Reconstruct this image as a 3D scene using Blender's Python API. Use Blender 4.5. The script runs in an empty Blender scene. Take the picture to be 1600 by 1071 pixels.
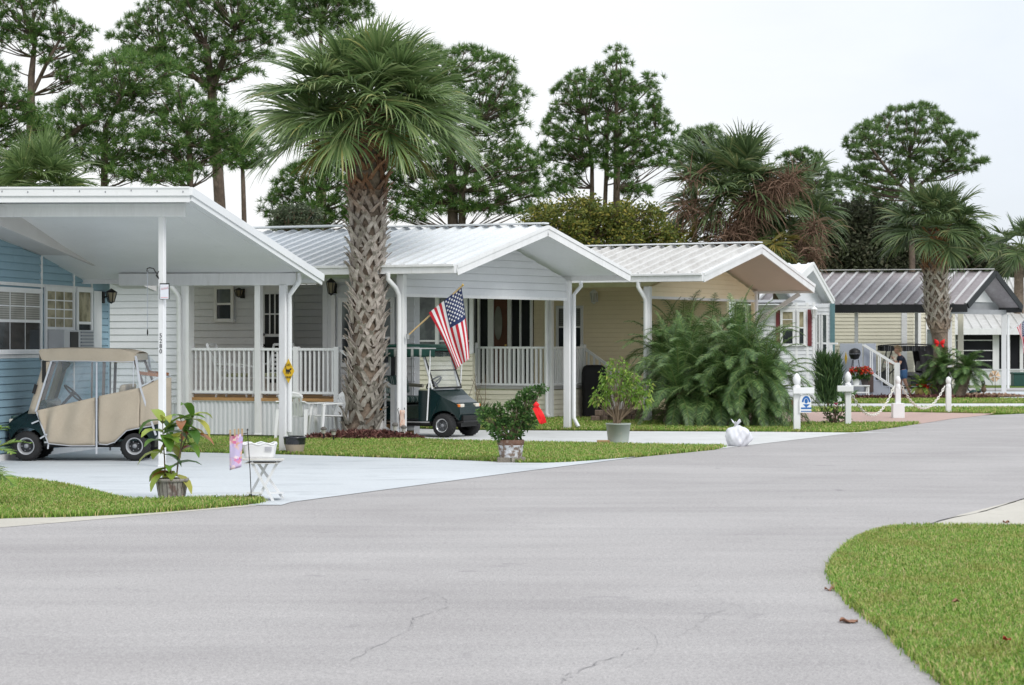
import bpy, math, random
import numpy as np
from mathutils import Vector, Matrix
random.seed(7); RNG = np.random.default_rng(11)
PI = math.pi
SC = bpy.context.scene
COL = SC.collection
# ---- photograph geometry: focal length, horizon and eye height used to turn a spot of the photo into metres
FL, CX, CY, EYE = 3600.0, 800.0, 535.5, 1.82
def gnd(px, py, z=0.0):
    Y = FL*(EYE-z)/(py-CY)
    return Vector(((px-CX)*Y/FL, Y, z))
def at(px, py, Y):
    return Vector(((px-CX)*Y/FL, Y, EYE-(py-CY)*Y/FL))
def lerp(a, b, t): return a+(b-a)*t

# ---------------------------------------------------------------- materials
MATS = {}
def _mix(nt, fac, a, b):
    n = nt.nodes.new('ShaderNodeMix'); n.data_type = 'RGBA'
    for sock, val in ((0, fac), (6, a), (7, b)):
        if hasattr(val, 'links'): nt.links.new(val, n.inputs[sock])
        elif sock == 0: n.inputs[0].default_value = val
        else: n.inputs[sock].default_value = (*val, 1)
    return n.outputs[2]
def _noise(nt, scale, detail=4, rough=.55, coord=None, dist=0):
    n = nt.nodes.new('ShaderNodeTexNoise'); n.inputs['Scale'].default_value = scale
    n.inputs['Detail'].default_value = detail; n.inputs['Roughness'].default_value = rough
    n.inputs['Distortion'].default_value = dist
    if coord is not None: nt.links.new(coord, n.inputs['Vector'])
    return n.outputs['Fac']
def _ramp(nt, src, stops):
    n = nt.nodes.new('ShaderNodeValToRGB'); e = n.color_ramp.elements
    while len(e) < len(stops): e.new(.5)
    for k, (p, c) in enumerate(stops):
        e[k].position = p; e[k].color = (*c, 1) if len(c) == 3 else c
    nt.links.new(src, n.inputs[0]); return n.outputs[0]
def _coord(nt, kind='Object', scale=None):
    tc = nt.nodes.new('ShaderNodeTexCoord'); o = tc.outputs[kind]
    if scale:
        mp = nt.nodes.new('ShaderNodeMapping'); mp.inputs['Scale'].default_value = scale
        nt.links.new(o, mp.inputs[0]); o = mp.outputs[0]
    return o
def _new(name):
    m = bpy.data.materials.new(name); m.use_nodes = True
    nt = m.node_tree; b = nt.nodes['Principled BSDF']
    MATS[name] = m; return m, nt, b
def _bump(nt, b, src, strength, dist=.01):
    n = nt.nodes.new('ShaderNodeBump'); n.inputs['Strength'].default_value = strength
    n.inputs['Distance'].default_value = dist
    nt.links.new(src, n.inputs['Height']); nt.links.new(n.outputs[0], b.inputs['Normal'])
def M(name, col, rough=.6, var=.12, scale=3., col2=None, grain=0, gscale=150., bump=0, spec=.35, metal=0, stretch=None, c2lo=.55, c2hi=.75):
    """painted / weathered surface: base colour, broad tone variation, optional second colour in patches, fine grain"""
    m, nt, b = _new(name)
    co = _coord(nt, 'Object', stretch)
    f1 = _noise(nt, scale, 5, .6, co)
    lo = tuple(max(0, c*(1-var)) for c in col); hi = tuple(min(.95, c*(1+var)) for c in col)
    out = _ramp(nt, f1, [(.3, lo), (.7, hi)])
    if col2:
        f2 = _noise(nt, scale*2.3+.7, 6, .65, co, .4)
        out = _mix(nt, _ramp(nt, f2, [(c2lo, (0, 0, 0)), (c2hi, (1, 1, 1))]), out, col2)
    if grain:
        f3 = _noise(nt, gscale, 3, .7, co)
        g = _ramp(nt, f3, [(.3, (1-grain,)*3), (.7, (1+grain,)*3)])
        mm = nt.nodes.new('ShaderNodeMix'); mm.data_type = 'RGBA'; mm.blend_type = 'MULTIPLY'; mm.inputs[0].default_value = 1
        nt.links.new(out, mm.inputs[6]); nt.links.new(g, mm.inputs[7]); out = mm.outputs[2]
    nt.links.new(out, b.inputs['Base Color'])
    b.inputs['Roughness'].default_value = rough; b.inputs['Specular IOR Level'].default_value = spec
    b.inputs['Metallic'].default_value = metal
    if bump: _bump(nt, b, _noise(nt, gscale, 4, .6, co), bump)
    return m
def LEAF(name, stops, rough=.5, trans=.3, spec=.3, pnoise=None):
    """leaf / needle / blade: a colour per leaf (random per island), some light through it"""
    m, nt, b = _new(name)
    geo = nt.nodes.new('ShaderNodeNewGeometry')
    out = _ramp(nt, geo.outputs['Random Per Island'], stops)
    if pnoise:
        f = _noise(nt, pnoise[0], 3, .6, _coord(nt, 'Object'))
        out = _mix(nt, _ramp(nt, f, [(pnoise[2], (0, 0, 0)), (pnoise[3], (1, 1, 1))]), out, pnoise[1])
    nt.links.new(out, b.inputs['Base Color'])
    b.inputs['Roughness'].default_value = rough; b.inputs['Specular IOR Level'].default_value = spec
    t = nt.nodes.new('ShaderNodeBsdfTranslucent'); nt.links.new(out, t.inputs[0])
    mx = nt.nodes.new('ShaderNodeMixShader'); mx.inputs[0].default_value = trans
    nt.links.new(b.outputs[0], mx.inputs[1]); nt.links.new(t.outputs[0], mx.inputs[2])
    nt.links.new(mx.outputs[0], nt.nodes['Material Output'].inputs[0])
    return m
def GLASS(name, col, rough=.06, spec=.3, var=.3, scale=1.5, stripes=None, col2=None):
    m, nt, b = _new(name)
    co = _coord(nt, 'Object')
    f = _noise(nt, scale, 3, .5, co)
    out = _ramp(nt, f, [(.35, tuple(c*(1-var) for c in col)), (.65, col2 or tuple(c*(1+var) for c in col))])
    if stripes:
        w = nt.nodes.new('ShaderNodeTexWave'); w.bands_direction = 'Z'; w.inputs['Scale'].default_value = stripes
        nt.links.new(co, w.inputs['Vector'])
        mm = nt.nodes.new('ShaderNodeMix'); mm.data_type = 'RGBA'; mm.blend_type = 'MULTIPLY'; mm.inputs[0].default_value = .8
        nt.links.new(out, mm.inputs[6]); nt.links.new(_ramp(nt, w.outputs['Fac'], [(.2, (.45,)*3), (.6, (1, 1, 1))]), mm.inputs[7]); out = mm.outputs[2]
    nt.links.new(out, b.inputs['Base Color']); b.inputs['Roughness'].default_value = rough
    b.inputs['Specular IOR Level'].default_value = spec
    return m
def CLEAR(name, haze=.12, tint=(.8, .85, .9), gl=.12):
    """clear vinyl or windscreen sheet: mostly see-through, a little haze and shine"""
    m, nt, b = _new(name); nt.nodes.remove(b)
    t = nt.nodes.new('ShaderNodeBsdfTransparent'); t.inputs[0].default_value = (.93, .95, .96, 1)
    d = nt.nodes.new('ShaderNodeBsdfDiffuse'); d.inputs[0].default_value = (*tint, 1)
    g = nt.nodes.new('ShaderNodeBsdfGlossy'); g.inputs['Roughness'].default_value = .08
    f = _ramp(nt, _noise(nt, 2.2, 2, .5, _coord(nt, 'Object'), .3), [(.3, (haze*.7,)*3), (.75, (haze*1.35,)*3)])
    a = nt.nodes.new('ShaderNodeMixShader'); nt.links.new(f, a.inputs[0])
    nt.links.new(t.outputs[0], a.inputs[1]); nt.links.new(d.outputs[0], a.inputs[2])
    c = nt.nodes.new('ShaderNodeMixShader'); c.inputs[0].default_value = gl
    nt.links.new(a.outputs[0], c.inputs[1]); nt.links.new(g.outputs[0], c.inputs[2])
    nt.links.new(c.outputs[0], nt.nodes['Material Output'].inputs[0])
    return m

# ---------------------------------------------------------------- objects
def tag(o, label=None, cat=None, group=None, kind=None):
    if label: o['label'] = label
    if cat: o['category'] = cat
    if group: o['group'] = group
    if kind: o['kind'] = kind
    return o
def thing(name, label, cat, loc=(0, 0, 0), rz=0, group=None):
    o = bpy.data.objects.new(name, None); COL.objects.link(o)
    o.empty_display_size = .2
    o.location = loc; o.rotation_euler = (0, 0, rz)
    return tag(o, label, cat, group)
def root_loc(p):
    v = Vector((0, 0, 0))
    while p is not None:
        v += p.location; p = p.parent
    return v
def link(name, me, mats, parent=None):
    o = bpy.data.objects.new(name, me); COL.objects.link(o)
    for m in (mats if isinstance(mats, (list, tuple)) else [mats]): me.materials.append(m)
    if parent is not None: o.parent = parent
    return o
def copy_tree(o, parent=None):
    c = o.copy(); COL.objects.link(c)
    if parent is not None: c.parent = parent
    for ch in list(o.children): copy_tree(ch, c)
    return c

class MB:
    """collects boxes, bars, tubes ... and links them as one mesh object"""
    def __init__(s): s.v = []; s.f = []; s.mi = []; s.sm = []
    def add(s, vs, fs, mi=0, sm=False):
        b = len(s.v); s.v += [Vector(x) for x in vs]
        for f in fs: s.f.append([b+i for i in f]); s.mi.append(mi); s.sm.append(sm)
    def hexa(s, p, mi=0):      # 8 corners: 0-3 bottom, 4-7 top
        s.add(p, [(0, 3, 2, 1), (4, 5, 6, 7), (0, 1, 5, 4), (1, 2, 6, 5), (2, 3, 7, 6), (3, 0, 4, 7)], mi)
    def box(s, a, b, fr=None, mi=0):
        x0, y0, z0 = a; x1, y1, z1 = b
        p = [(x0, y0, z0), (x1, y0, z0), (x1, y1, z0), (x0, y1, z0), (x0, y0, z1), (x1, y0, z1), (x1, y1, z1), (x0, y1, z1)]
        if fr: p = [fr.p(*q) for q in p]
        s.hexa(p, mi)
    def prism(s, pts, vec, mi=0):
        n = len(pts); vec = Vector(vec); pts = [Vector(p) for p in pts]
        s.add(pts+[p+vec for p in pts], [list(range(n))[::-1], list(range(n, 2*n))]+[(i, (i+1) % n, n+(i+1) % n, n+i) for i in range(n)], mi)
    def beam(s, a, b, w, h, up=(0, 0, 1), off=(0, 0, 0), mi=0):   # box along a-b; w across, h along up (centred)
        a = Vector(a)+Vector(off); b = Vector(b)+Vector(off); d = (b-a).normalized(); up = Vector(up)
        side = d.cross(up)
        if side.length < 1e-4: side = d.cross(Vector((1, 0, 0)))
        side.normalize(); u = side.cross(d).normalized()
        q = []
        for e in (a, b):
            q.append([e-side*w/2-u*h/2, e+side*w/2-u*h/2, e+side*w/2+u*h/2, e-side*w/2+u*h/2])
        s.hexa([q[0][0], q[0][1], q[1][1], q[1][0], q[0][3], q[0][2], q[1][2], q[1][3]], mi)
    def tube(s, pts, r, n=8, mi=0, sm=True):
        pts = [Vector(p) for p in pts]; k = len(pts)
        rs = r if isinstance(r, (list, tuple)) else [r]*k
        d0 = (pts[1]-pts[0]).normalized()
        x = d0.cross(Vector((0, 0, 1)) if abs(d0.z) < .9 else Vector((1, 0, 0))).normalized()
        vs = []
        for i in range(k):
            d = (pts[min(i+1, k-1)]-pts[max(i-1, 0)]).normalized()
            x = (x-d*x.dot(d)).normalized(); y = d.cross(x)
            for j in range(n):
                t = 2*PI*j/n; vs.append(pts[i]+(x*math.cos(t)+y*math.sin(t))*rs[i])
        fs = [(i*n+j, i*n+(j+1) % n, (i+1)*n+(j+1) % n, (i+1)*n+j) for i in range(k-1) for j in range(n)]
        s.add(vs, fs, mi, sm); s.add(vs[:n], [list(range(n))[::-1]], mi); s.add(vs[-n:], [list(range(n))], mi)
    def lathe(s, prof, c=(0, 0, 0), n=24, mi=0, axis='z', sm=True, wob=0, caps=True):
        c = Vector(c); vs = []
        for r, z in prof:
            for j in range(n):
                t = 2*PI*j/n; rr = r*(1+wob*math.sin(5*t+z*9)*.5+wob*math.sin(3*t+z*17)*.5)
                a, b = rr*math.cos(t), rr*math.sin(t)
                vs.append(c+(Vector((a, b, z)) if axis == 'z' else Vector((a, z, b)) if axis == 'y' else Vector((z, a, b))))
        k = len(prof)
        fs = [(i*n+j, i*n+(j+1) % n, (i+1)*n+(j+1) % n, (i+1)*n+j) for i in range(k-1) for j in range(n)]
        s.add(vs, fs, mi, sm)
        if not caps: return
        if prof[0][0] > 1e-5: s.add(vs[:n], [list(range(n))[::-1]], mi)
        if prof[-1][0] > 1e-5: s.add(vs[-n:], [list(range(n))], mi)
    def grid(s, fn, nu, nv, mi=0, sm=True):
        vs = [fn(i/nu, j/nv) for j in range(nv+1) for i in range(nu+1)]
        fs = [(j*(nu+1)+i, j*(nu+1)+i+1, (j+1)*(nu+1)+i+1, (j+1)*(nu+1)+i) for j in range(nv) for i in range(nu)]
        s.add(vs, fs, mi, sm)
    def build(s, name, mat, parent=None, local=False, bevel=0, solid=0, recalc=True):
        import bmesh
        off = Vector((0, 0, 0)) if local else root_loc(parent)
        me = bpy.data.meshes.new(name)
        me.from_pydata([tuple(v-off) for v in s.v], [], s.f)
        me.polygons.foreach_set('material_index', s.mi); me.polygons.foreach_set('use_smooth', s.sm)
        if recalc:
            bm = bmesh.new(); bm.from_mesh(me); bmesh.ops.recalc_face_normals(bm, faces=bm.faces); bm.to_mesh(me); bm.free()
        me.update()
        o = link(name, me, mat, parent)
        if solid:
            md = o.modifiers.new('solid', 'SOLIDIFY'); md.thickness = solid; md.offset = 0
        if bevel:
            md = o.modifiers.new('bevel', 'BEVEL'); md.width = bevel; md.segments = 2; md.limit_method = 'ANGLE'
        return o

def np_obj(name, V, F, mat, parent=None, local=False, mi=None, smooth=False):
    """big mesh from arrays; F has one row per face"""
    V = np.asarray(V, np.float32).reshape(-1, 3); F = np.asarray(F, np.int32)
    if not local:
        o = root_loc(parent); V = V-np.array(o, np.float32)
    me = bpy.data.meshes.new(name); n, k = F.shape
    me.vertices.add(len(V)); me.vertices.foreach_set('co', V.ravel())
    me.loops.add(n*k); me.loops.foreach_set('vertex_index', F.ravel())
    me.polygons.add(n); me.polygons.foreach_set('loop_start', np.arange(0, n*k, k, dtype=np.int32))
    try: me.polygons.foreach_set('loop_total', np.full(n, k, np.int32))
    except Exception: pass
    if mi is not None: me.polygons.foreach_set('material_index', np.asarray(mi, np.int32))
    me.polygons.foreach_set('use_smooth', np.full(n, smooth, bool))
    me.update(calc_edges=True); me.validate()
    return link(name, me, mat, parent)

class Fr:
    """upright frame: s along dir on the ground, t away from the street, z up"""
    def __init__(f, o, d):
        f.o = Vector((o[0], o[1], 0)); d = Vector((d[0], d[1], 0)).normalized()
        f.d = d; t = Vector((-d.y, d.x, 0)); f.n = t if t.y > 0 else -t
    def p(f, s, t, z): return f.o+f.d*s+f.n*t+Vector((0, 0, z))
    def s_at(f, px, t=0):
        k = (px-CX)/FL; q = f.o+f.n*t
        return (k*q.y-q.x)/(f.d.x-k*f.d.y)
    def z_at(f, px, py, t=0):
        Y = (f.o+f.n*t+f.d*f.s_at(px, t)).y
        return EYE-(py-CY)*Y/FL
    def rect(f, x0, y0, x1, y1, t=0):
        xm = (x0+x1)/2
        return f.s_at(x0, t), f.s_at(x1, t), f.z_at(xm, y1, t), f.z_at(xm, y0, t)

def siding(mb, fr, rng, z0, z1, lap=.14, t=0, out=.028, gap=.015):
    """overlapping lap boards; rng(z) gives the board's ends"""
    if not callable(rng):
        c = rng; rng = lambda z: c
    z = z0
    while z < z1-1e-4:
        zt = min(z+lap, z1); a0, a1 = rng(z+1e-4); b0, b1 = rng(zt-1e-4); zf = zt-gap
        P = [fr.p(a0, t-out, z), fr.p(a1, t-out, z), fr.p(b1, t-.012, zf), fr.p(b0, t-.012, zf),
             fr.p(a0, t-.001, z), fr.p(a1, t-.001, z), fr.p(b1, t-.001, zf), fr.p(b0, t-.001, zf), fr.p(b1, t-.001, zt), fr.p(b0, t-.001, zt)]
        mb.add(P, [(0, 1, 2, 3), (0, 4, 5, 1), (0, 3, 7, 4), (1, 5, 6, 2), (3, 2, 6, 7), (7, 6, 8, 9)])
        z = zt
def wall(fr, s0, s1, z0, z1, mat, parent, t=0, lap=.14, thick=.1):
    mb = MB(); siding(mb, fr, (s0, s1), z0, z1, lap, t)
    mb.box((s0, t, z0), (s1, t+thick, z1), fr)
    return mb.build('wall', mat, parent)
def window(fr, s0, s1, z0, z1, t, parent, up, lo, frame, cols=0, rows=0, mun=None, lcols=0, fw=.06, split=.5, name='window'):
    """sash window standing proud of the wall: frame, two panes, glazing bars"""
    zm = lerp(z0, z1, split)
    mb = MB(); d0, d1 = t-.05, t-.016
    mb.box((s0, d0, z0+fw), (s0+fw, d1, z1-fw), fr); mb.box((s1-fw, d0, z0+fw), (s1, d1, z1-fw), fr)
    mb.box((s0, d0-.006, z1-fw), (s1, d1, z1), fr); mb.box((s0-.02, d0-.02, z0), (s1+.02, d1, z0+fw), fr)
    mb.box((s0+fw, d0+.004, zm-.022), (s1-fw, d1, zm+.022), fr)
    w = mb.build(name, frame, parent)
    for (a, b, m) in ((z0+fw, zm-.022, lo), (zm+.022, z1-fw, up)):
        g = MB(); g.box((s0+fw, t-.03, a), (s1-fw, t-.017, b), fr); g.build('pane', m, w)
    mu = MB()
    for c in range(1, cols):
        x = lerp(s0+fw, s1-fw, c/cols); mu.box((x-.01, t-.038, zm+.022), (x+.01, t-.03, z1-fw), fr)
    for c in range(1, lcols):
        x = lerp(s0+fw, s1-fw, c/lcols); mu.box((x-.007, t-.036, z0+fw), (x+.007, t-.03, zm-.022), fr)
    for r in range(1, rows):
        z = lerp(zm+.022, z1-fw, r/rows); mu.box((s0+fw, t-.0365, z-.01), (s1-fw, t-.03, z+.01), fr)
    if mu.v: mu.build('muntin', mun or frame, w)
    return w
def railing(p0, p1, z0, z1, mat, parent, sp=.115, w=.035, cap=.07, name='railing'):
    p0 = Vector(p0); p1 = Vector(p1); d = p1-p0; L = d.length; n = max(2, round(L/sp)); mb = MB()
    up = Vector((0, 0, 1))
    mb.beam(p0+up*z1, p1+up*z1, cap, .05); mb.beam(p0+up*(z0+.07), p1+up*(z0+.07), .045, .05)
    for i in range(1, n):
        q = p0+d*(i/n); mb.beam(q+up*(z0+.095), q+up*(z1-.025), w, w, up=d)
    return mb.build(name, mat, parent)
def post(x, y, z0, z1, w, mat, parent, d=(1, 0), name='post', bevel=.008):
    fr = Fr((x, y), d); mb = MB(); mb.box((-w/2, -w/2, z0), (w/2, w/2, z1), fr)
    mb.box((-w/2-.008, -w/2-.008, z0), (w/2+.008, w/2+.008, z0+.03), fr)
    return mb.build(name, mat, parent, bevel=bevel)
def pan_roof(e0, e1, r0, r1, mat, parent, sp=.3, th=.06, rw=.05, rh=.045, name='roof', skip=()):
    """metal pan roof: a slab with standing ribs from eave to ridge"""
    e0, e1, r0, r1 = map(Vector, (e0, e1, r0, r1)); mb = MB()
    nrm = (e1-e0).cross(r0-e0).normalized()
    if nrm.z < 0: nrm = -nrm
    mb.prism([e0, e1, r1, r0], -nrm*th)
    L = (e1-e0).length; n = int(L/sp)
    for i in range(n+1):
        if i in skip: continue
        t = (i*sp+.02)/L
        if t > 1: break
        mb.beam(lerp(e0, e1, t), lerp(r0, r1, t), rw, rh, nrm, nrm*rh/2)
        for k in (-1, 1):      # small side folds of the rib
            mb.beam(lerp(e0, e1, min(1, max(0, t+k*.04/L))), lerp(r0, r1, min(1, max(0, t+k*.04/L))), .03, .014, nrm, nrm*.007)
    return mb.build(name, mat, parent)
def text_obj(s, size, mat, parent, M4, ext=.002, align='CENTER'):
    cu = bpy.data.curves.new('lettering', 'FONT'); cu.body = s; cu.size = size; cu.extrude = ext
    cu.align_x = align; cu.align_y = 'CENTER'; cu.materials.append(mat)
    tmp = bpy.data.objects.new('tmp', cu); COL.objects.link(tmp)
    me = bpy.data.meshes.new_from_object(tmp.evaluated_get(bpy.context.evaluated_depsgraph_get()))
    bpy.data.objects.remove(tmp); o = bpy.data.objects.new('lettering', me); COL.objects.link(o)
    o.parent = parent; o.matrix_local = Matrix.Translation(-root_loc(parent)) @ M4 if parent is not None else M4
    return o
def facing(p, d):
    """matrix for lettering at p that reads along ground direction d, upright, facing the street"""
    d = Vector((d[0], d[1], 0)).normalized(); up = Vector((0, 0, 1)); n = d.cross(up)
    return Matrix(((d.x, up.x, n.x, p[0]), (d.y, up.y, n.y, p[1]), (d.z, up.z, n.z, p[2]), (0, 0, 0, 1)))
# ---------------------------------------------------------------- materials in use
WHITE = M('white_paint', (.75, .755, .765), .45, .05, 1.5, (.60, .60, .575), c2lo=.58, c2hi=.9, grain=.035, gscale=9, stretch=(2.2, 2.2, .35))
WHITE2 = M('white_vinyl', (.76, .77, .78), .4, .04, 2)
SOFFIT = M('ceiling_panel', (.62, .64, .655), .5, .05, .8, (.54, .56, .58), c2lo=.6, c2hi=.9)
WSIDE = M('white_siding', (.66, .675, .70), .55, .05, 1.2, (.55, .56, .57), c2lo=.62, c2hi=.9, grain=.03, gscale=30)
BSIDE = M('blue_siding', (.27, .41, .50), .55, .07, 1.0, (.235, .365, .455), grain=.04, gscale=30)
CREAM = M('cream_siding', (.86, .755, .54), .55, .05, 1.2, (.80, .70, .50), c2lo=.6, c2hi=.9, grain=.03, gscale=30)
IVORY = M('ivory_siding', (.70, .67, .55), .55, .05, 1.2, grain=.03, gscale=30)
ROOFW = M('white_metal_roof', (.76, .785, .81), .38, .04, .6, (.68, .69, .69), c2lo=.58, c2hi=.95, grain=.03, gscale=18)
ROOFG = M('weathered_metal_roof', (.60, .595, .58), .45, .07, .9, (.47, .455, .435), c2lo=.45, c2hi=.8, grain=.07, gscale=9)
ROOFD = M('stained_metal_roof', (.33, .30, .315), .5, .18, .7, (.45, .43, .45), c2lo=.5, c2hi=.75, grain=.12, gscale=12)
RIBL = M('pale_roof_rib', (.6, .6, .61), .4, .1, 1)
DARKTRIM = M('dark_fascia', (.022, .024, .028), .4, .2, 2)
WOOD = M('deck_timber', (.42, .24, .10), .65, .2, 3, (.3, .16, .07), grain=.2, gscale=40, stretch=(1, 1, 8))
BLACK = M('black_metal', (.015, .015, .016), .45, .2, 5)
RUBBER = M('tyre_rubber', (.018, .018, .019), .75, .2, 8, (.05, .048, .045), c2lo=.6, c2hi=.85)
STEEL = M('bare_steel', (.55, .56, .57), .35, .1, 4, metal=.8)
GREYP = M('grey_plastic', (.25, .26, .28), .5, .1, 4)
G_DARK = GLASS('dark_window_glass', (.035, .042, .048), stripes=None)
G_BLIND = GLASS('window_glass_over_blinds', (.38, .38, .35), .12, .3, .15, 2, stripes=9)
G_MIX = GLASS('reflecting_window_glass', (.07, .09, .095), .07, .35, .4, 2.5, col2=(.14, .165, .16))
G_SHUT = GLASS('window_glass_over_shutters', (.20, .21, .20), .12, .3, .15, 2, stripes=6)
G_DEEP = GLASS('porch_glass', (.022, .024, .026), .05, .3, .4, 1)
G_CURT = GLASS('window_glass_over_curtain', (.30, .27, .17), .1, .5, .35, 5, col2=(.42, .38, .26))
SCREEN = GLASS('insect_screen', (.012, .013, .016), .6, .2, .3, 1)
RED = M('red_ribbon', (.75, .012, .015), .45, .1, 6)
TERRA = M('terracotta', (.15, .085, .06), .85, .25, 8, (.26, .22, .19), c2lo=.55, c2hi=.65)
SOIL = M('potting_soil', (.05, .034, .024), .95, .3, 12, bump=.5)
STEM = M('green_stem', (.12, .17, .05), .6, .2, 6)
BARK = M('pine_bark', (.115, .085, .068), .9, .3, 3, (.20, .155, .125), grain=.3, gscale=12, bump=.6, stretch=(1, 1, .35))
TWIG = M('twig_bark', (.17, .125, .085), .85, .25, 6)

# ---------------------------------------------------------------- ground, road, drives
def road_mat():
    m, nt, b = _new('worn_asphalt'); co = _coord(nt, 'Object')
    base = _ramp(nt, _noise(nt, .35, 6, .6, co, .5), [(.3, (.362, .345, .342)), (.7, (.436, .419, .414))])
    st = _coord(nt, 'Object', (.18, 1.4, 1))
    streak = _ramp(nt, _noise(nt, 1.1, 5, .65, st, .3), [(.40, (1, 1, 1)), (.72, (.87, .87, .875))])
    grit = _ramp(nt, _noise(nt, 70, 2, .8, co), [(.28, (.55, .55, .56)), (.5, (1, 1, 1)), (.74, (1.4, 1.385, 1.37))])
    grit2 = _ramp(nt, _noise(nt, 24, 4, .7, co), [(.3, (.80, .80, .80)), (.7, (1.16, 1.16, 1.16))])
    spot = _ramp(nt, _noise(nt, 1.7, 3, .5, co, 1.2), [(.66, (1, 1, 1)), (.76, (.82, .82, .83))])
    for g in (streak, grit, grit2, spot):
        mm = nt.nodes.new('ShaderNodeMix'); mm.data_type = 'RGBA'; mm.blend_type = 'MULTIPLY'; mm.inputs[0].default_value = 1
        nt.links.new(base, mm.inputs[6]); nt.links.new(g, mm.inputs[7]); base = mm.outputs[2]
    nt.links.new(base, b.inputs['Base Color']); b.inputs['Roughness'].default_value = .82; b.inputs['Specular IOR Level'].default_value = .3
    _bump(nt, b, _noise(nt, 110, 3, .7, co), .5, .006)
    return m
ASPH = road_mat()
DRIVE = M('pale_blue_painted_concrete', (.555, .585, .61), .6, .06, .5, (.43, .46, .485), c2lo=.52, c2hi=.72, grain=.09, gscale=45, stretch=(.5, 1, 1))
CONC = M('pale_concrete', (.60, .605, .60), .75, .06, .6, (.48, .485, .47), c2lo=.5, c2hi=.8, grain=.08, gscale=50)
CONCY = M('bare_concrete', (.50, .475, .42), .8, .07, .7, (.42, .39, .34), grain=.1, gscale=60)
def paver_mat():
    m, nt, b = _new('pink_pavers'); co = _coord(nt, 'Object')
    br = nt.nodes.new('ShaderNodeTexBrick'); br.inputs['Scale'].default_value = 4.5
    br.inputs['Color1'].default_value = (.50, .335, .285, 1); br.inputs['Color2'].default_value = (.43, .31, .275, 1); br.inputs['Mortar'].default_value = (.3, .24, .21, 1)
    br.inputs['Mortar Size'].default_value = .012
    nt.links.new(co, br.inputs['Vector']); nt.links.new(br.outputs[0], b.inputs['Base Color']); b.inputs['Roughness'].default_value = .85
    return m
PAVER = paver_mat()
def lawn_mat():
    m, nt, b = _new('lawn_turf'); co = _coord(nt, 'Object')
    a = _ramp(nt, _noise(nt, 38, 5, .75, co), [(.3, (.045, .075, .014)), (.55, (.12, .20, .035)), (.75, (.21, .26, .06))])
    p = _ramp(nt, _noise(nt, .9, 5, .6, co, .4), [(.45, (0, 0, 0)), (.7, (1, 1, 1))])
    c = _ramp(nt, _noise(nt, 30, 5, .75, co), [(.3, (.07, .055, .02)), (.7, (.21, .175, .075))])
    nt.links.new(_mix(nt, p, a, c), b.inputs['Base Color']); b.inputs['Roughness'].default_value = .9; b.inputs['Specular IOR Level'].default_value = .1
    _bump(nt, b, _noise(nt, 60, 4, .7, co), 1, .03)
    return m
TURF = lawn_mat()
BLADE = LEAF('grass_blades', [(0, (.095, .20, .028)), (.3, (.195, .355, .052)), (.58, (.30, .47, .085)), (.76, (.42, .51, .15)), (.88, (.58, .49, .20)), (1, (.68, .56, .32))], .5, .35, .25,
             pnoise=(1.3, (.36, .33, .10), .52, .80))
def sheet(name, pts, mat, z, th=0, parent=None, kind='structure'):
    mb = MB(); P = [Vector((p[0], p[1], z)) for p in pts]
    if th: mb.prism(P, (0, 0, -th))
    else: mb.add(P, [list(range(len(P)))])
    o = mb.build(name, mat, parent)
    if not th:
        for pl in o.data.polygons:
            if pl.normal.z < 0: o.data.flip_normals(); break
    if kind: o['kind'] = kind
    return o
def smooth_px(pts, n=5):
    out = []; k = len(pts)
    for i in range(k-1):
        p0, p1, p2, p3 = (pts[max(i-1, 0)], pts[i], pts[i+1], pts[min(i+2, k-1)])
        for j in range(n):
            t = j/n
            out.append(tuple(.5*(2*p1[a]+(p2[a]-p0[a])*t+(2*p0[a]-5*p1[a]+4*p2[a]-p3[a])*t*t+(3*p1[a]-p0[a]-3*p2[a]+p3[a])*t**3) for a in (0, 1)))
    return out+[pts[-1]]
def G(pts): return [gnd(*p) for p in pts]
gb = MB(); gb.add([(-400, -60, -.012), (400, -60, -.012), (400, 700, -.012), (-400, 700, -.012)], [(0, 1, 2, 3)])
ground = gb.build('ground', TURF); ground['kind'] = 'structure'

edge_near = smooth_px([(-300, 842), (0, 824), (200, 807), (400, 790), (455, 785), (620, 763), (800, 739), (960, 719), (1110, 703), (1330, 677), (1440, 661.5), (1500, 652.5), (1560, 648.5), (1700, 645), (2300, 640)])
edge_right = smooth_px([(2300, 690), (1800, 742), (1600, 781), (1500, 806), (1450, 823), (1380, 829), (1330, 848), (1303, 875), (1297, 898), (1310, 925), (1338, 955), (1378, 985), (1425, 1028), (1480, 1080)])
road = sheet('road', G(edge_near)+G(edge_right)+[Vector((2.35, 10, 0)), Vector((2.6, 5, 0)), Vector((3, -40, 0)), Vector((-16, -40, 0)), Vector((-14, 18, 0))], ASPH, 0)
# cracks and a faint joint in the asphalt
ck = MB()
def crack(pts, w0, jit=.012, sub=9):
    P = G(pts); Q = []
    for a, b in zip(P[:-1], P[1:]):
        for j in range(sub):
            q = lerp(a, b, j/sub); Q.append(q+Vector((random.gauss(0, jit), random.gauss(0, jit*2.2), 0)))
    Q.append(P[-1]); L = []; n = len(Q)
    for i, q in enumerate(Q):
        d = (Q[min(i+1, n-1)]-Q[max(i-1, 0)]).normalized(); s = Vector((-d.y, d.x, 0))
        ww = w0*.30*(.2+1.1*random.random())*(1 if 0 < i < n-1 else .1)
        L += [q-s*ww/2+Vector((0, 0, .003)), q+s*ww/2+Vector((0, 0, .003))]
    ck.add(L, [(2*i, 2*i+1, 2*i+3, 2*i+2) for i in range(n-1)])
crack([(545, 1034), (590, 1010), (640, 985), (650, 965), (700, 950), (690, 930), (655, 938)], .016)
crack([(640, 980), (645, 968), (672, 958)], .014)
crack([(870, 1068), (905, 1050), (960, 1028), (998, 1012)], .024, .016)
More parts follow.
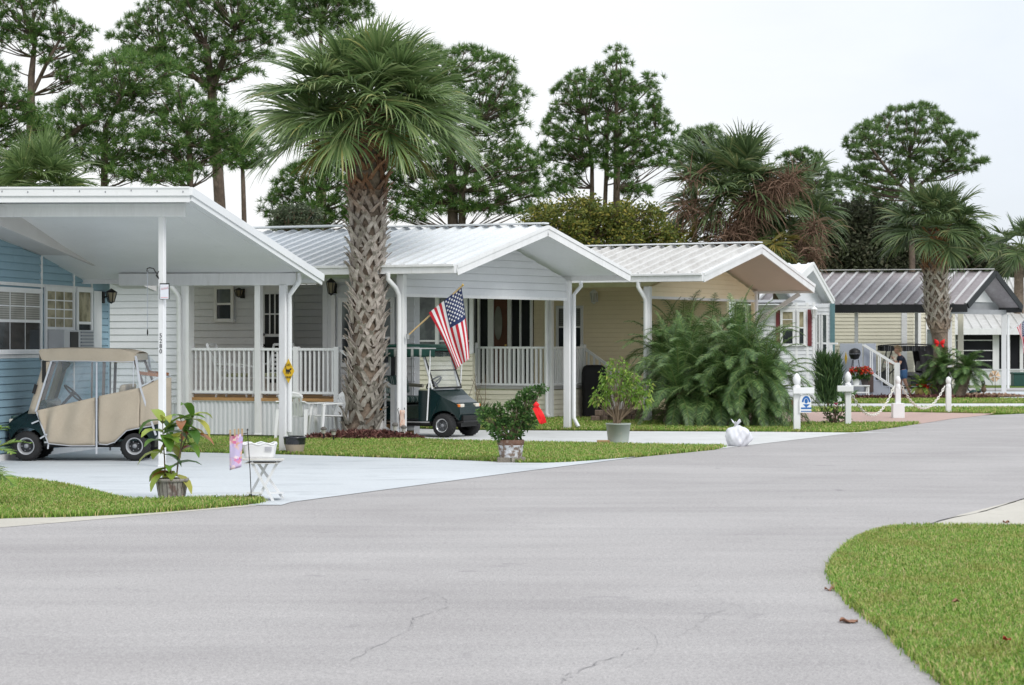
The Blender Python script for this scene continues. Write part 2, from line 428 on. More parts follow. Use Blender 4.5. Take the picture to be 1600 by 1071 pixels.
crack([(1090, 990), (1088, 975), (1105, 960), (1128, 955), (1060, 995), (1030, 998)], .010)
crack([(1080, 920), (1110, 935), (1150, 945), (1180, 960)], .010, .008)
crack([(820, 1003), (940, 1006), (1000, 1008), (1180, 1022), (1400, 1028)], .008, .006)
crack([(180, 1066), (260, 1052), (350, 1050), (470, 1047), (560, 1056)], .009, .006)
crack([(330, 985), (520, 990), (690, 992), (800, 998)], .008, .006)
crack([(1050, 940), (1130, 945), (1250, 950)], .007, .005)
crack([(610, 915), (690, 932), (800, 932)], .007, .008)
crack([(1125, 870), (1080, 905), (1100, 925)], .007, .01)
crack([(240, 950), (330, 956), (420, 970), (520, 978)], .006, .006)
arc = [(1005, 980), (1022, 992), (1029, 1005), (1022, 1022), (1000, 1036), (975, 1046)]
crack(arc, .008, .004)
ck.build('crack', M('crack_filler', (.26, .255, .26), .9, .3, 5), road)
sm_ = MB()
P = G(smooth_px([(1435, 826), (1480, 812), (1530, 802), (1570, 790), (1610, 778), (1700, 757)], 6)); L = []
for i, q in enumerate(P):
    w = .018+.022*random.random(); L += [q+Vector((-w, 0, .004)), q+Vector((w, .05, .004))]
sm_.add(L, [(2*i, 2*i+1, 2*i+3, 2*i+2) for i in range(len(P)-1)])
sm_.build('expansion_joint', M('tar_joint', (.03, .03, .032), .8, .2, 6), road)
P = G(smooth_px([(1390, 669.5), (1440, 661.5), (1480, 655), (1530, 650)], 6)); L = []; s2 = MB()
for q in P:
    w = .05+.04*random.random(); L += [q+Vector((-.05, -w, .004)), q+Vector((.05, w, .004))]
s2.add(L, [(2*i, 2*i+1, 2*i+3, 2*i+2) for i in range(len(P)-1)]); s2.build('expansion_joint', MATS['tar_joint'], road)

sheet('gutter_strip', G([(-300, 815), (0, 806), (200, 799), (300, 792), (400, 786), (400, 791), (200, 808), (0, 825), (-300, 843)]), CONCY, .003)
sheet('driveway', G([(-700, 700), (300, 690), (300, 706), (480, 712), (700, 719), (850, 723), (1010, 712.5), (960, 719.5), (800, 739.5), (620, 763.5), (455, 785.5), (440, 790), (380, 790), (240, 789), (-100, 770), (-700, 765)]), DRIVE, .006)
sheet('driveway', G([(560, 668), (720, 672.5), (1000, 674.5), (1240, 675.5), (1400, 676.5), (1330, 677.5), (1110, 703.5), (1050, 702), (600, 694), (480, 690)]), CONC, .005)
sheet('driveway', G([(1425, 829), (1450, 822), (1500, 805), (1600, 780), (1800, 740), (2300, 760), (2000, 830), (1600, 832)]), CONCY, .004)
sheet('paver_drive', G([(1150, 644), (1420, 644.5), (1560, 646), (1530, 650.5), (1490, 654.5), (1436, 663), (1230, 663), (1130, 660)]), PAVER, .005)
sheet('sidewalk', G([(1180, 631), (1420, 631), (1700, 630.5), (2200, 630), (2200, 637), (1700, 637.5), (1420, 638), (1180, 637.5)]), CONC, .004)
sheet('carport_slab', G([(1330, 612), (1700, 612), (1900, 618), (1900, 624.5), (1560, 624.5), (1330, 622)]), DRIVE, .004)
sheet('road', G([(1480, 606.5), (2400, 606), (2400, 611), (1480, 611)]), ASPH, .003)
sheet('carport_slab', G([(860, 651), (1010, 650), (1010, 659), (860, 660)]), M('brick_red_slab', (.36, .22, .17), .85, .15, 3), .003)

def inside(poly, x, y):
    c = np.zeros(len(x), bool); n = len(poly); j = n-1
    for i in range(n):
        xi, yi, xj, yj = poly[i][0], poly[i][1], poly[j][0], poly[j][1]
        if abs(yj-yi) > 1e-9:
            c ^= ((yi > y) != (yj > y)) & (x < (xj-xi)*(y-yi)/(yj-yi)+xi)
        j = i
    return c
def edge_dist(poly, x, y):
    d = np.full(len(x), 9e9)
    for i in range(len(poly)):
        a = np.array(poly[i][:2]); b = np.array(poly[(i+1) % len(poly)][:2]); ab = b-a; l = ab@ab+1e-9
        t = np.clip(((x-a[0])*ab[0]+(y-a[1])*ab[1])/l, 0, 1)
        d = np.minimum(d, np.hypot(x-a[0]-t*ab[0], y-a[1]-t*ab[1]))
    return d
def blades(name, poly, dens, hgt, wid, z0=.02, spill=.03, ymax=None):
    """grass blades over a lawn: two-segment bent blades, thinner and longer at the edge"""
    poly = [tuple(p[:2]) for p in poly]
    xs = [p[0] for p in poly]; ys = [p[1] for p in poly]
    x0, x1, y0, y1 = min(xs), max(xs), min(ys), min(max(ys), ymax or 1e9)
    edge_n = int(sum(math.hypot(poly[i][0]-poly[i-1][0], poly[i][1]-poly[i-1][1]) for i in range(len(poly)))*dens*.05)
    n = int((x1-x0)*(y1-y0)*dens); x = RNG.uniform(x0, x1, n); y = RNG.uniform(y0, y1, n)
    k = inside(poly, x, y); x, y = x[k], y[k]
    sg = np.array(poly); sl_ = np.hypot(*(sg-np.roll(sg, 1, 0)).T); pick = RNG.choice(len(poly), edge_n, p=sl_/sl_.sum()); tt = RNG.uniform(0, 1, edge_n)[:, None]      # ragged fringe
    q = np.roll(sg, 1, 0)[pick]*(1-tt)+sg[pick]*tt+RNG.normal(size=(edge_n, 2))*.022; x = np.concatenate([x, q[:, 0]]); y = np.concatenate([y, q[:, 1]])
    if len(x) == 0: return
    ed = edge_dist(poly, x, y); n = len(x)
    az = RNG.uniform(0, 2*PI, n); lean = RNG.uniform(.25, 1.1, n); ff = RNG.uniform(.45, 1.25, n)
    h = hgt*ff*np.where(ed < .12, 1.15, 1); w = wid*RNG.uniform(.7, 1.3, n)
    dx, dy = np.cos(az), np.sin(az); sx, sy = -dy, dx
    V = np.zeros((n, 5, 3)); z = np.where(inside(poly, x, y), z0, .004)
    V[:, 0] = np.stack([x-sx*w/2, y-sy*w/2, z], 1); V[:, 1] = np.stack([x+sx*w/2, y+sy*w/2, z], 1)
    mx, my, mz = x+dx*h*.3*lean, y+dy*h*.3*lean, z+h*.62
    V[:, 2] = np.stack([mx+sx*w*.42, my+sy*w*.42, mz], 1); V[:, 3] = np.stack([mx-sx*w*.42, my-sy*w*.42, mz], 1)
    V[:, 4] = np.stack([x+dx*h*(.9*lean), y+dy*h*(.9*lean), z+h*(1.05-.28*lean)], 1)
    F = np.stack([np.array([[0, 1, 2], [0, 2, 3], [3, 2, 4]])+5*i for i in range(1)], 0)
    F = (np.array([[0, 1, 2], [0, 2, 3], [3, 2, 4]])[None]+5*np.arange(n)[:, None, None]).reshape(-1, 3)
    o = np_obj('grass', V, F, BLADE); o['kind'] = 'stuff'; o['label'] = name; o['category'] = 'grass'
    return o
def lawn(pts, dens=0, hgt=.07, wid=.008, label='', z=.035):
    P = G(pts); sheet('lawn', P, TURF, z-.012, .06)
    if dens: blades(label, P, dens, hgt, wid, z-.016)
lawn(smooth_px([(1600, 828), (1450, 827), (1385, 831), (1335, 849), (1306, 876), (1300, 898), (1313, 924), (1341, 954), (1381, 984), (1428, 1027), (1485, 1079)], 4)+[(1560, 1140), (1900, 1140), (1900, 1000), (1850, 829)], 6500, .047, .0072, 'sunlit grass of the rounded corner lawn beside the road')
lawn(smooth_px([(-420, 752), (-160, 752), (0, 751), (70, 757), (130, 768), (190, 783), (235, 785)], 4)+smooth_px([(300, 783), (396, 782), (408, 786), (380, 790), (250, 801), (120, 808), (0, 811), (-160, 820), (-420, 832)], 4), 3200, .05, .010, 'grass strip beside the pale blue driveway and the wooden planter')
lawn(smooth_px([(270, 684), (440, 689), (520, 689), (640, 689), (740, 692), (900, 695), (1050, 698), (1130, 699)], 3)+smooth_px([(1118, 703), (1000, 714), (850, 724), (700, 719), (480, 712), (320, 708), (240, 706)], 4), 1700, .048, .013, 'grass island between the two driveways below the big palm')
lawn([(640, 655), (800, 653), (1010, 656), (1180, 662), (1330, 662.5), (1436, 662.5), (1400, 668), (1330, 676.5), (1000, 673.5), (720, 671.5), (640, 669)], 700, .05, .018, 'grass strip behind the white driveway below the feathery palms')
lawn([(1180, 637.5), (1420, 638), (1900, 637), (1900, 645), (1560, 647), (1420, 644.5), (1180, 644)], 320, .055, .025, 'grass strip between sidewalk and pink paver drive')
lawn([(1290, 625), (1560, 624), (2000, 625), (2000, 630.5), (1420, 631), (1290, 631)], 260, .055, .025, 'grass strip behind the sidewalk below the mulch bed')
lawn([(1500, 600), (2000, 600), (2000, 606), (1500, 606.5)], 0)

# dead leaves on the road edge
DLEAF = M('dead_leaf', (.26, .13, .08), .8, .3, 30, (.42, .28, .22))
for i, (px, py, L, lab) in enumerate([(1326, 973, .15, 'pale curled dead leaf on the road by the corner lawn'), (1297, 923, .1, 'brown dead leaf at the tip of the corner lawn'), (1493, 958, .07, 'dark dead leaf lying in the corner lawn'), (1573, 1020, .06, 'red dead leaf lying in the corner lawn near the frame edge'), (1572, 829, .08, 'dark dead leaf at the far edge of the corner lawn')]):
    g = gnd(px, py); mb = MB()
    up = .075 if px > 1330 else .006
    mb.grid(lambda u, v: Vector((g.x+(u-.5)*L*.8, g.y+(v-.5)*L*1.3*(1-abs(2*u-1)**2)*(.75+.25*math.sin(u*19+i)), up+.018*abs(2*v-1)*(1+math.sin(7*u+2*i))*.6+.004*math.sin(u*11))), 10, 6)
    tag(mb.build('dead_leaf', DLEAF if i != 3 else M('red_dead_leaf', (.33, .03, .02), .7, .2, 20), solid=.002), lab, 'leaf')
# ================================================================ HOUSES
# ---------------------------------------------------------------- blue house with the tall carport roof
h1 = thing('bungalow', 'blue sided bungalow with tall white carport roof over the tan covered golf cart', 'house', (-7.2, 37.5, 0))
ROOF1 = M('white_roof_edge', (.76, .77, .785), .4, .04, 1, (.62, .63, .63), c2lo=.62, c2hi=.9, grain=.03, gscale=40)
a1 = gnd(253.5, 730); b1 = gnd(443, 708.5)
HC = at(297, 297, a1.y-.45); LC = at(501, 431, b1.y+.45)       # high and low corner of the roof at its street end
u1 = Vector((-1, .03, 0)).normalized(); u1l = Vector((-1, .12, 0)).normalized()
HL = HC+u1*7.5; LL = LC+u1l*7.5
rb = MB(); nrm = (HC-HL).cross(LC-HC).normalized(); nrm = nrm if nrm.z > 0 else -nrm
rb.prism([HL, HC, LC, LL], -nrm*.06)
for i in range(25):
    t = i/24; rb.beam(lerp(HC, HL, t), lerp(LC, LL, t), .03, .03, nrm, nrm*.015)
for i in range(16):        # faint ribs of the ceiling side
    t = (i+.5)/16; rb.beam(lerp(HC, HL, t), lerp(LC, LL, t), .012, .008, nrm, -nrm*.064)
roof1 = rb.build('roof', ROOF1, h1)
fb = MB()                                                        # high fascia: stepped profile with screw heads
fb.beam(HC, HL, .05, .105, off=(0, -.03, -.035)); fb.beam(HC, HL, .03, .10, off=(0, -.012, -.13)); fb.beam(HC, HL, .075, .03, off=(0, -.03, .03))
dv = (LC-HC).normalized()
fb.beam(HC-dv*.05, LC+dv*.03, .05, .12, off=(.03, 0, -.03)); fb.beam(HC, LC, .03, .08, off=(.015, 0, -.12))
fb.beam(LC, LL, .08, .13, off=(0, .02, -.06))
fb.build('fascia', ROOF1, h1, bevel=.004)
sc = MB()
for i in range(20):
    q = lerp(HC, HL, (i+.25)/20)+Vector((0, -.058, -.03+.01*(i % 3))); sc.box(q-Vector((.007, .004, .012)), q+Vector((.007, .004, .012)))
sc.build('screw', GREYP, h1)
bm_ = MB(); bm_.beam(HC+Vector((-.12, .42, -.27)), HL+Vector((0, .42, -.27)), .1, .19); bm_.build('beam', WHITE, h1, bevel=.006)
bw = MB(); zb = EYE+(CY-436.5)*b1.y/FL
bw.beam(Vector((b1.x+.22, b1.y+.02, zb)), Vector((b1.x-2.75, b1.y+.3, zb)), .1, .2); bw.build('beam', WHITE, h1, bevel=.006)
p1 = post(a1.x, a1.y, 0, HC.z-.36, .088, WHITE, h1, (1, -.35))
p2 = post(b1.x, b1.y, 0, zb-.1, .118, WHITE, h1, (1, -.35))
f1 = Fr((a1.x, a1.y), (1, -.35))
nm = MB(); DIG = M('black_numeral', (.03, .03, .035), .5, .1, 5)
for k, ch in enumerate('5280'):
    text_obj(ch, .09, DIG, p1, facing(f1.p(.0, -.047, EYE-(525+k*8.2-CY)*a1.y/FL), f1.d))
ds = MB(); pq = b1+Vector((.17, .02, 0))     # bent downspout beside the low post
zt = zb+.02
ds.tube([(b1.x+.27, b1.y-.1, zt+.08), (b1.x+.27, b1.y-.1, zt-.06), (b1.x+.1, b1.y-.02, zt-.28), (b1.x+.1, b1.y, zt-.5), (b1.x+.1, b1.y, .35)], .04, 8)
ds.build('downspout', WHITE2, h1)
# the blue end wall, running away from the street
wB = Vector((-7.03, 40, 0)); wA = wB-Vector((.18, 1, 0))*5.3; fw = Fr((wA.x, wA.y), (wB.x-wA.x, wB.y-wA.y)); Lw = (wB-wA).xy.length
zl, zr = fw.z_at(0, 374), fw.z_at(165, 441)
sA, sB = fw.s_at(0), fw.s_at(165)
topz = lambda s: zl+(zr-zl)*(s-sA)/(sB-sA)
mb = MB()
def rng1(z):
    smax = sA+(sB-sA)*(z-zl)/(zr-zl)
    return (-1.5, min(Lw, smax)) if z > zr else (-1.5, Lw)
siding(mb, fw, rng1, .12, topz(-1.5)-.02, .118)
mb.prism([fw.p(-1.5, 0, .1), fw.p(Lw, 0, .1), fw.p(Lw, 0, topz(Lw)), fw.p(-1.5, 0, topz(-1.5))], fw.n*.12)
mb.prism([fw.p(Lw, -.016, .1), fw.p(Lw+.09, -.016, .1), fw.p(Lw+.09, -.016, topz(Lw)), fw.p(Lw, -.016, topz(Lw))], fw.n*.14)
mb.build('wall', BSIDE, h1)
wc = fw.p(-1.5, 0, 0); fc = Fr(wc-Vector((6, 0, 0)), (1, 0)); wall(fc, 0, 6.0, .1, topz(-1.5)-.03, BSIDE, h1, 0, .118)
mb = MB(); mb.box((-1.5, -.05, 0), (Lw+.1, .1, .10), fw); mb.build('base_board', WHITE, h1)
# deep sloping eave box along the blue wall
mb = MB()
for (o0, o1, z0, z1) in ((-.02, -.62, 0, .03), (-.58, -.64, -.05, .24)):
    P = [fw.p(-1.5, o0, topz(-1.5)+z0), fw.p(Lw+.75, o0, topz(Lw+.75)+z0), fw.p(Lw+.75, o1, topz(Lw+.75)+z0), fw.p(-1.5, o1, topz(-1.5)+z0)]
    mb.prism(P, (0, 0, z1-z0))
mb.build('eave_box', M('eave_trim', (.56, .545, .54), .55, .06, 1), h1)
mb = MB()
for px in (63, 113.5, 141.5):
    s = fw.s_at(px); mb.prism([fw.p(s-.03, -.03, 1.0), fw.p(s+.03, -.03, 1.0), fw.p(s+.03, -.03, topz(s+.03)), fw.p(s-.03, -.03, topz(s-.03))], fw.n*.03)
mb.box((-1.5, -.034, fw.z_at(60, 449)), (fw.s_at(142), -.004, fw.z_at(60, 444)), fw)
mb.box((-1.5, -.036, fw.z_at(20, 560)), (fw.s_at(62), -.004, fw.z_at(20, 554.5)), fw)
mb.build('trim', WHITE, h1)
for (x0, y0, x1, y1, up, lo, c, r, lc) in ((-42, 449, 61, 554, G_BLIND, G_DARK, 4, 2, 4), (66, 449, 112, 560, G_CURT, G_DARK, 3, 4, 3), (115.5, 450, 140, 560, G_CURT, G_DARK, 0, 0, 0)):
    s0, s1, z0, z1 = fw.rect(x0, y0, x1, y1); window(fw, s0, s1, z0, z1, -.012, h1, up, lo, WHITE, c, r, WHITE, lc, fw=.075, split=.50 if x0 != 66 else .42)
s0, s1, z0, z1 = fw.rect(143, 455, 155, 560); mb = MB(); mb.box((s0, -.05, z0), (s1, -.016, z1), fw); mb.build('shutter', WHITE, h1, bevel=.004)
# window air conditioner
s0, s1, z0, z1 = fw.rect(69.5, 516, 116, 566); ac = MB(); ac.box((s0, -.34, z0), (s1, -.05, z1), fw); aco = ac.build('air_conditioner', M('ac_case', (.47, .48, .50), .5, .05, 3), h1, bevel=.012)
g = MB(); g.box((lerp(s0, s1, .18), -.352, z0+.03), (lerp(s0, s1, .45), -.342, z1-.03), fw); g.build('control_panel', BLACK, aco)
g = MB()
for k in range(9): zz = lerp(z0+.04, z1-.05, k/8); g.box((lerp(s0, s1, .54), -.36, zz), (lerp(s0, s1, .96), -.342, zz+.022), fw)
g.build('louvre', M('ac_louvre', (.22, .24, .27), .5, .1, 4), aco)
# carriage lantern
def lantern(fr, px, py, t, parent, h=.3, mat=BLACK, glass=None, name='wall_lantern'):
    s = fr.s_at(px, t); z = fr.z_at(px, py, t); mb = MB()
    mb.box((s-.05, t-.03, z-.1), (s+.05, t, z+.1), fr); mb.tube([fr.p(s, t-.02, z), fr.p(s, t-.14, z+.03), fr.p(s, t-.16, z+h*.3)], .013, 6)
    c = fr.p(s, t-.16, z)
    mb.lathe([(.0, h*.62), (.02, h*.58), (.10, h*.38), (.105, h*.34)], c, 8); mb.lathe([(.05, -h*.35), (.06, -h*.3), (.0, -h*.45)][::-1], c, 8)
    for k in range(6):
        a = 2*PI*k/6; mb.tube([c+Vector((.095*math.cos(a), .095*math.sin(a), h*.34)), c+Vector((.055*math.cos(a), .055*math.sin(a), -h*.3))], .008, 4)
    o = mb.build(name, mat, parent)
    g = MB(); g.lathe([(.045, -h*.29), (.085, h*.33)], c, 8); g.build('pane', glass or GLASS('lantern_glass', (.30, .26, .18), .1), o)
lantern(fw, 160, 465, -.016, h1, .25)
# pipe stub and tap at the corner of the blue wall
mb = MB(); s = fw.s_at(11); mb.tube([fw.p(s, -.12, .62), fw.p(s, -.12, .25), fw.p(s, -.02, .22)], .02, 6); mb.tube([fw.p(s-.5, -.06, .55), fw.p(s+.1, -.1, .56)], .012, 6); mb.lathe([(.0, .6), (.05, .62), (.05, .68), (0, .7)], fw.p(s, -.12, 0), 8)
mb.build('water_tap', M('tap_green', (.05, .10, .09), .5, .2, 6), h1)

# ---------------------------------------------------------------- white house with flag post and porch
A2 = gnd(627.5, 684.5); B2 = gnd(887, 671.5); a2 = math.radians(24); d2 = Vector((math.cos(a2), -math.sin(a2), 0)); v2 = (B2-A2).normalized()
h2 = thing('bungalow', 'white sided bungalow with bright ribbed gable roof, porch and flag on its post', 'house', (A2.x-2, A2.y+2, 0))
f2 = Fr(A2, d2); g2 = Fr(A2, v2)
ov = 1.3
N2 = A2+d2*ov-v2*.25; F2 = B2+d2*ov+v2*.1; mid = (N2+F2)/2
N2 = N2+Vector((0, 0, 3.27)); F2 = F2+Vector((0, 0, 3.27)); R2 = mid+Vector((0, 0, EYE+(CY-353.5)*mid.y/FL))
L2 = 9.2
pan_roof(N2-d2*L2, N2, R2-d2*L2, R2, ROOFW, h2, .29)
pan_roof(F2-d2*L2, F2, R2-d2*L2, R2, ROOFW, h2, .29)
cap = MB(); cap.beam(R2-d2*3.75, R2+d2*.02, .22, .03, off=(0, 0, .055)); cap.beam(R2-d2*L2, R2-d2*3.8, .36, .03, off=(0, 0, .1)); cap.build('ridge_cap', ROOFW, h2, bevel=.004)
mb = MB()
mb.beam(N2+d2*.03, R2+d2*.03, .04, .2, off=(0, 0, -.09)); mb.beam(R2+d2*.03, F2+d2*.03, .04, .2, off=(0, 0, -.09))
mb.beam(N2+d2*.055, R2+d2*.055, .03, .07, off=(0, 0, -.02)); mb.beam(R2+d2*.055, F2+d2*.055, .03, .07, off=(0, 0, -.02))
mb.build('barge_board', WHITE, h2)
mb = MB(); mb.beam(N2+d2*.05-v2*.07, N2-d2*L2-v2*.07, .14, .05, off=(0, 0, -.0)); mb.beam(N2+d2*.05-v2*.05, N2-d2*L2-v2*.05, .09, .13, off=(0, 0, -.085)); mb.build('gutter', WHITE, h2, bevel=.006)
mb = MB(); mb.beam(F2+v2*.05, F2-d2*L2+v2*.05, .1, .16, off=(0, 0, -.08)); mb.build('gutter', WHITE, h2, bevel=.006)
# flat ceiling under the roof and gable panel above the carport opening
bl = (B2-A2).length; zbm = EYE+(CY-459)*A2.y/FL; zbm2 = EYE+(CY-467)*B2.y/FL
apx = bl*.53; zap = R2.z-.19
mb = MB(); siding(mb, g2, lambda z: (0 if z < 3.12 else apx*(z-3.12)/(zap-3.12), bl if z < 3.12 else bl-(bl-apx)*(z-3.12)/(zap-3.12)), zbm, zap, .145)
mb.prism([g2.p(0, 0, zbm), g2.p(bl, 0, zbm), g2.p(bl, 0, 3.12), g2.p(apx, 0, zap), g2.p(0, 0, 3.12)], g2.n*.08)
mb.build('gable_panel', WSIDE, h2)
mb = MB(); mb.box((-.0, -.03, zbm-.06), (bl, .09, zbm), g2); mb.build('beam', WHITE, h2, bevel=.005)
post(A2.x, A2.y, 0, 3.12, .15, WHITE, h2, (d2.x, d2.y)); post(B2.x, B2.y, 0, 3.12, .14, WHITE, h2, (d2.x, d2.y))
mb = MB()      # downspouts at both carport posts
mb.tube([f2.p(-.12, -.33, 3.14), f2.p(-.12, -.33, 3.02), f2.p(-.02, -.2, 2.86), f2.p(.0, -.11, 2.72), f2.p(.0, -.11, .2), f2.p(-.08, -.22, .06)], .045, 8)
mb.build('downspout', WHITE2, h2)
mb = MB(); q = B2; mb.tube([q+Vector((.28, .2, 3.12)), q+Vector((.28, .1, 3.0)), q+Vector((.13, -.03, 2.82)), q+Vector((.13, -.03, .25)), q+Vector((.22, -.14, .06))], .042, 8); mb.build('downspout', WHITE2, h2)
# porch walls
DK = .73                                                         # deck height
sL, sE, sW, sN = f2.s_at(170, .1), f2.s_at(297, .1), f2.s_at(455, 2.6), f2.s_at(513, 2.0)
wall(f2, f2.s_at(150, .1), f2.s_at(291, .1), .62, 3.05, WSIDE, h2, .1, .136)
mb = MB(); mb.box((f2.s_at(284, .0), -.02, .05), (f2.s_at(291, 0), .1, 3.05), f2); mb.box((f2.s_at(292.5, 0), -.06, 0), (f2.s_at(297.5, 0), .14, 3.02), f2); mb.build('corner_post', WHITE, h2)
mb = MB(); s = f2.s_at(283, 0); mb.tube([f2.p(s-.12, -.18, 2.94), f2.p(s-.05, -.16, 2.86), f2.p(s, -.08, 2.72), f2.p(s, -.06, .1)], .05, 8); mb.build('downspout', WHITE2, h2)
def ribbed(fr, s0, s1, z0, z1, t, mat, parent, sp=.1, name='skirting'):
    mb = MB(); mb.box((s0, t, z0), (s1, t+.06, z1), fr); n = int((s1-s0)/sp)
    for i in range(n):
        s = s0+sp*(i+.25); mb.prism([fr.p(s, t, z0), fr.p(s+sp*.2, t-.02, z0), fr.p(s+sp*.45, t-.02, z0), fr.p(s+sp*.65, t, z0)], (0, 0, z1-z0))
    mb.box((s0, t-.03, z1), (s1, t+.06, z1+.02), fr)
    return mb.build(name, mat, parent)
ribbed(f2, f2.s_at(150, .1), f2.s_at(292, .1), 0, .60, .1, WSIDE, h2)
ribbed(f2, f2.s_at(300, .1), f2.s_at(437, .1), 0, .65, .1, WSIDE, h2)
ribbed(f2, f2.s_at(437, .12), f2.s_at(540, .12), 0, .65, .12, WSIDE, h2)
sP0, sP1 = f2.s_at(298, .05), f2.s_at(540, .05)
mb = MB(); mb.box((sP0, .06, .67), (sP1, 3.6, DK), f2); mb.box((sP0-3, .3, .66), (sP0, 3.6, DK-.004), f2); mb.build('deck', WOOD, h2)
wall(f2, f2.s_at(285, 2.6)-2.5, sW, DK, 3.05, WSIDE, h2, 2.6, .15)
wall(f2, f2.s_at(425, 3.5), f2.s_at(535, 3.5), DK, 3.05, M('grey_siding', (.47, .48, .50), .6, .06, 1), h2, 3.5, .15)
wall(f2, sN, f2.s_at(648, 2.0), .0, 3.05, WSIDE, h2, 2.0, .15)
mb = MB(); mb.box((sN-.09, 1.95, 0), (sN, 3.5, 3.05), f2); mb.box((sN-.11, 1.96, 0), (sN+.1, 1.99, 3.05), f2); mb.build('corner_post', WSIDE, h2)
s0, s1, z0, z1 = f2.rect(336, 447, 366.5, 503.5, 2.58); window(f2, s0, s1, z0, z1, 2.58, h2, G_MIX, G_DARK, WHITE, fw=.07)
s0, s1, z0, z1 = f2.rect(524, 465, 624, 574, 1.98)
w = window(f2, lerp(s0, s1, .06), lerp(s0, s1, .94), z0, z1, 1.98, h2, G_MIX, G_DARK, WHITE, fw=.09, split=.42)
for a, b in ((-.05, .0), (1.0, 1.05)): mb = MB(); mb.box((lerp(s0, s1, a), 1.93, z0-.05), (lerp(s0, s1, b)+.02, 1.975, z1+.05), f2); mb.build('shutter', WHITE, h2)
# half-glazed porch door
s0, s1, z0, z1 = f2.rect(411, 449, 442, 622, 2.58); z0 = DK; mb = MB(); mb.box((s0-.07, 2.53, z0), (s0, 2.59, z1+.07), f2); mb.box((s1, 2.53, z0), (s1+.07, 2.59, z1+.07), f2); mb.box((s0, 2.53, z1), (s1, 2.59, z1+.07), f2); mb.box((s0, 2.55, z0), (s1, 2.59, z1), f2)
dr = mb.build('door', WHITE, h2)
gl = MB()
za, zb2 = f2.z_at(425, 522, 2.5), f2.z_at(425, 460, 2.5)
gl.box((lerp(s0, s1, .14), 2.535, za), (lerp(s0, s1, .92), 2.552, zb2), f2); gl.box((lerp(s0, s1, .14), 2.535, z0+.25), (lerp(s0, s1, .92), 2.552, za-.06), f2); gl.build('pane', G_DEEP, dr)
mu = MB()
for k in (1, 2): x = lerp(lerp(s0, s1, .14), lerp(s0, s1, .92), k/3); mu.box((x-.014, 2.525, za), (x+.014, 2.535, zb2), f2)
mu.box((lerp(s0, s1, .14), 2.524, (za+zb2)/2-.014), (lerp(s0, s1, .92), 2.535, (za+zb2)/2+.014), f2); mu.build('muntin', WHITE, dr)
s = lerp(s0, s1, .07)
for nm_h, z in (('handle', f2.z_at(415, 540, 2.5)), ('lock', f2.z_at(415, 523, 2.5))): mb = MB(); mb.lathe([(0, -.05), (.03, -.04), (.03, -.01), (.02, 0)], f2.p(s, 2.545, z), 10, axis='y'); mb.build(nm_h, BLACK, dr)
lantern(f2, 379.5, 459, 2.58, h2, .2, BLACK, name='porch_light'); lantern(f2, 523, 451, 1.98, h2, .34, BLACK)
# porch posts, rails, stair
z1r = EYE-(546-CY)*45.4/FL; zr0 = DK+.04
for px in (404.5,): q = f2.p(f2.s_at(px, .08), .08, 0); post(q.x, q.y, 0, 3.05, .13, WHITE, h2, (d2.x, d2.y))
nw = f2.p(f2.s_at(527, .08), .08, 0); n0 = f2.p(f2.s_at(299, .08), .08, 0); nm_ = f2.p(f2.s_at(404.5, .08), .08, 0); n1 = f2.p(f2.s_at(463.5, .08), .08, 0)
railing(n0, nm_, zr0, z1r, WHITE2, h2, .11); railing(nm_, n1, zr0, z1r, WHITE2, h2, .11); railing(n1, nw, zr0, z1r, WHITE2, h2, .105)
for q in (n1, nw): post(q.x, q.y, DK-.1, z1r+.05, .11, WHITE2, h2, (d2.x, d2.y), 'newel_post')
nb = nw+f2.n*1.05; railing(nb, nb+d2*.9, zr0, z1r, WHITE2, h2, .16)
st = MB()
for k in range(4): st.box((f2.s_at(530, .1)+.28*k, .12, 0), (f2.s_at(530, .1)+.28*(k+1), 1.1, DK-.17*(k+1)+.05), f2)
st.build('stair', WOOD, h2)
mb = MB(); s = f2.s_at(530, .1)
for tt in (.1,):
    mb.beam(f2.p(s, tt, z1r), f2.p(s+1.15, tt, z1r-.72), .06, .05); mb.beam(f2.p(s, tt, zr0+.04), f2.p(s+1.15, tt, zr0-.68), .05, .05)
    for k in range(1, 6): mb.beam(f2.p(s+.2*k, tt, zr0-.63*k*.2+.05), f2.p(s+.2*k, tt, z1r-.63*k*.2), .032, .032, up=d2)
mb.beam(f2.p(s+1.18, .1, 0), f2.p(s+1.18, .1, z1r-.68), .09, .09, up=d2)
mb.build('stair_railing', WHITE2, h2)
# remaining body: end wall into the carport and lower part behind
q = f2.p(f2.s_at(648, 2.0), 2.0, 0); q2 = q*1.07; wall(Fr(q, q2-q), 0, (q2-q).length, 0, 3.05, WSIDE, h2, 0, .15)
# old weathered roof strip beyond the ridge

# ---------------------------------------------------------------- cream house with deck, sunroom and carport gable
A3 = at(1012, 600, 52.5); A3.z = 0; B3 = at(1180, 600, 57.4); B3.z = 0; a3 = math.radians(27); d3 = Vector((math.cos(a3), -math.sin(a3), 0)); v3 = (B3-A3).normalized()
h3 = thing('bungalow', 'cream sided bungalow with weathered ribbed gable roof behind the feathery palms', 'house', (A3.x-1.5, A3.y+2, 0))
f3 = Fr(A3, d3); g3 = Fr(A3, v3); ov = 1.45
N3 = A3+d3*ov-v3*.25; F3 = B3+d3*ov+v3*.15; mid = (N3+F3)/2; N3.z = 3.35; F3.z = 3.22; R3 = mid.copy(); R3.z = EYE+(CY-384.5)*mid.y/FL
L3 = 9.5
pan_roof(N3-d3*L3, N3, R3-d3*L3, R3, ROOFG, h3, .33, rh=.075)
pan_roof(F3-d3*L3, F3, R3-d3*L3, R3, ROOFG, h3, .33, rh=.075)
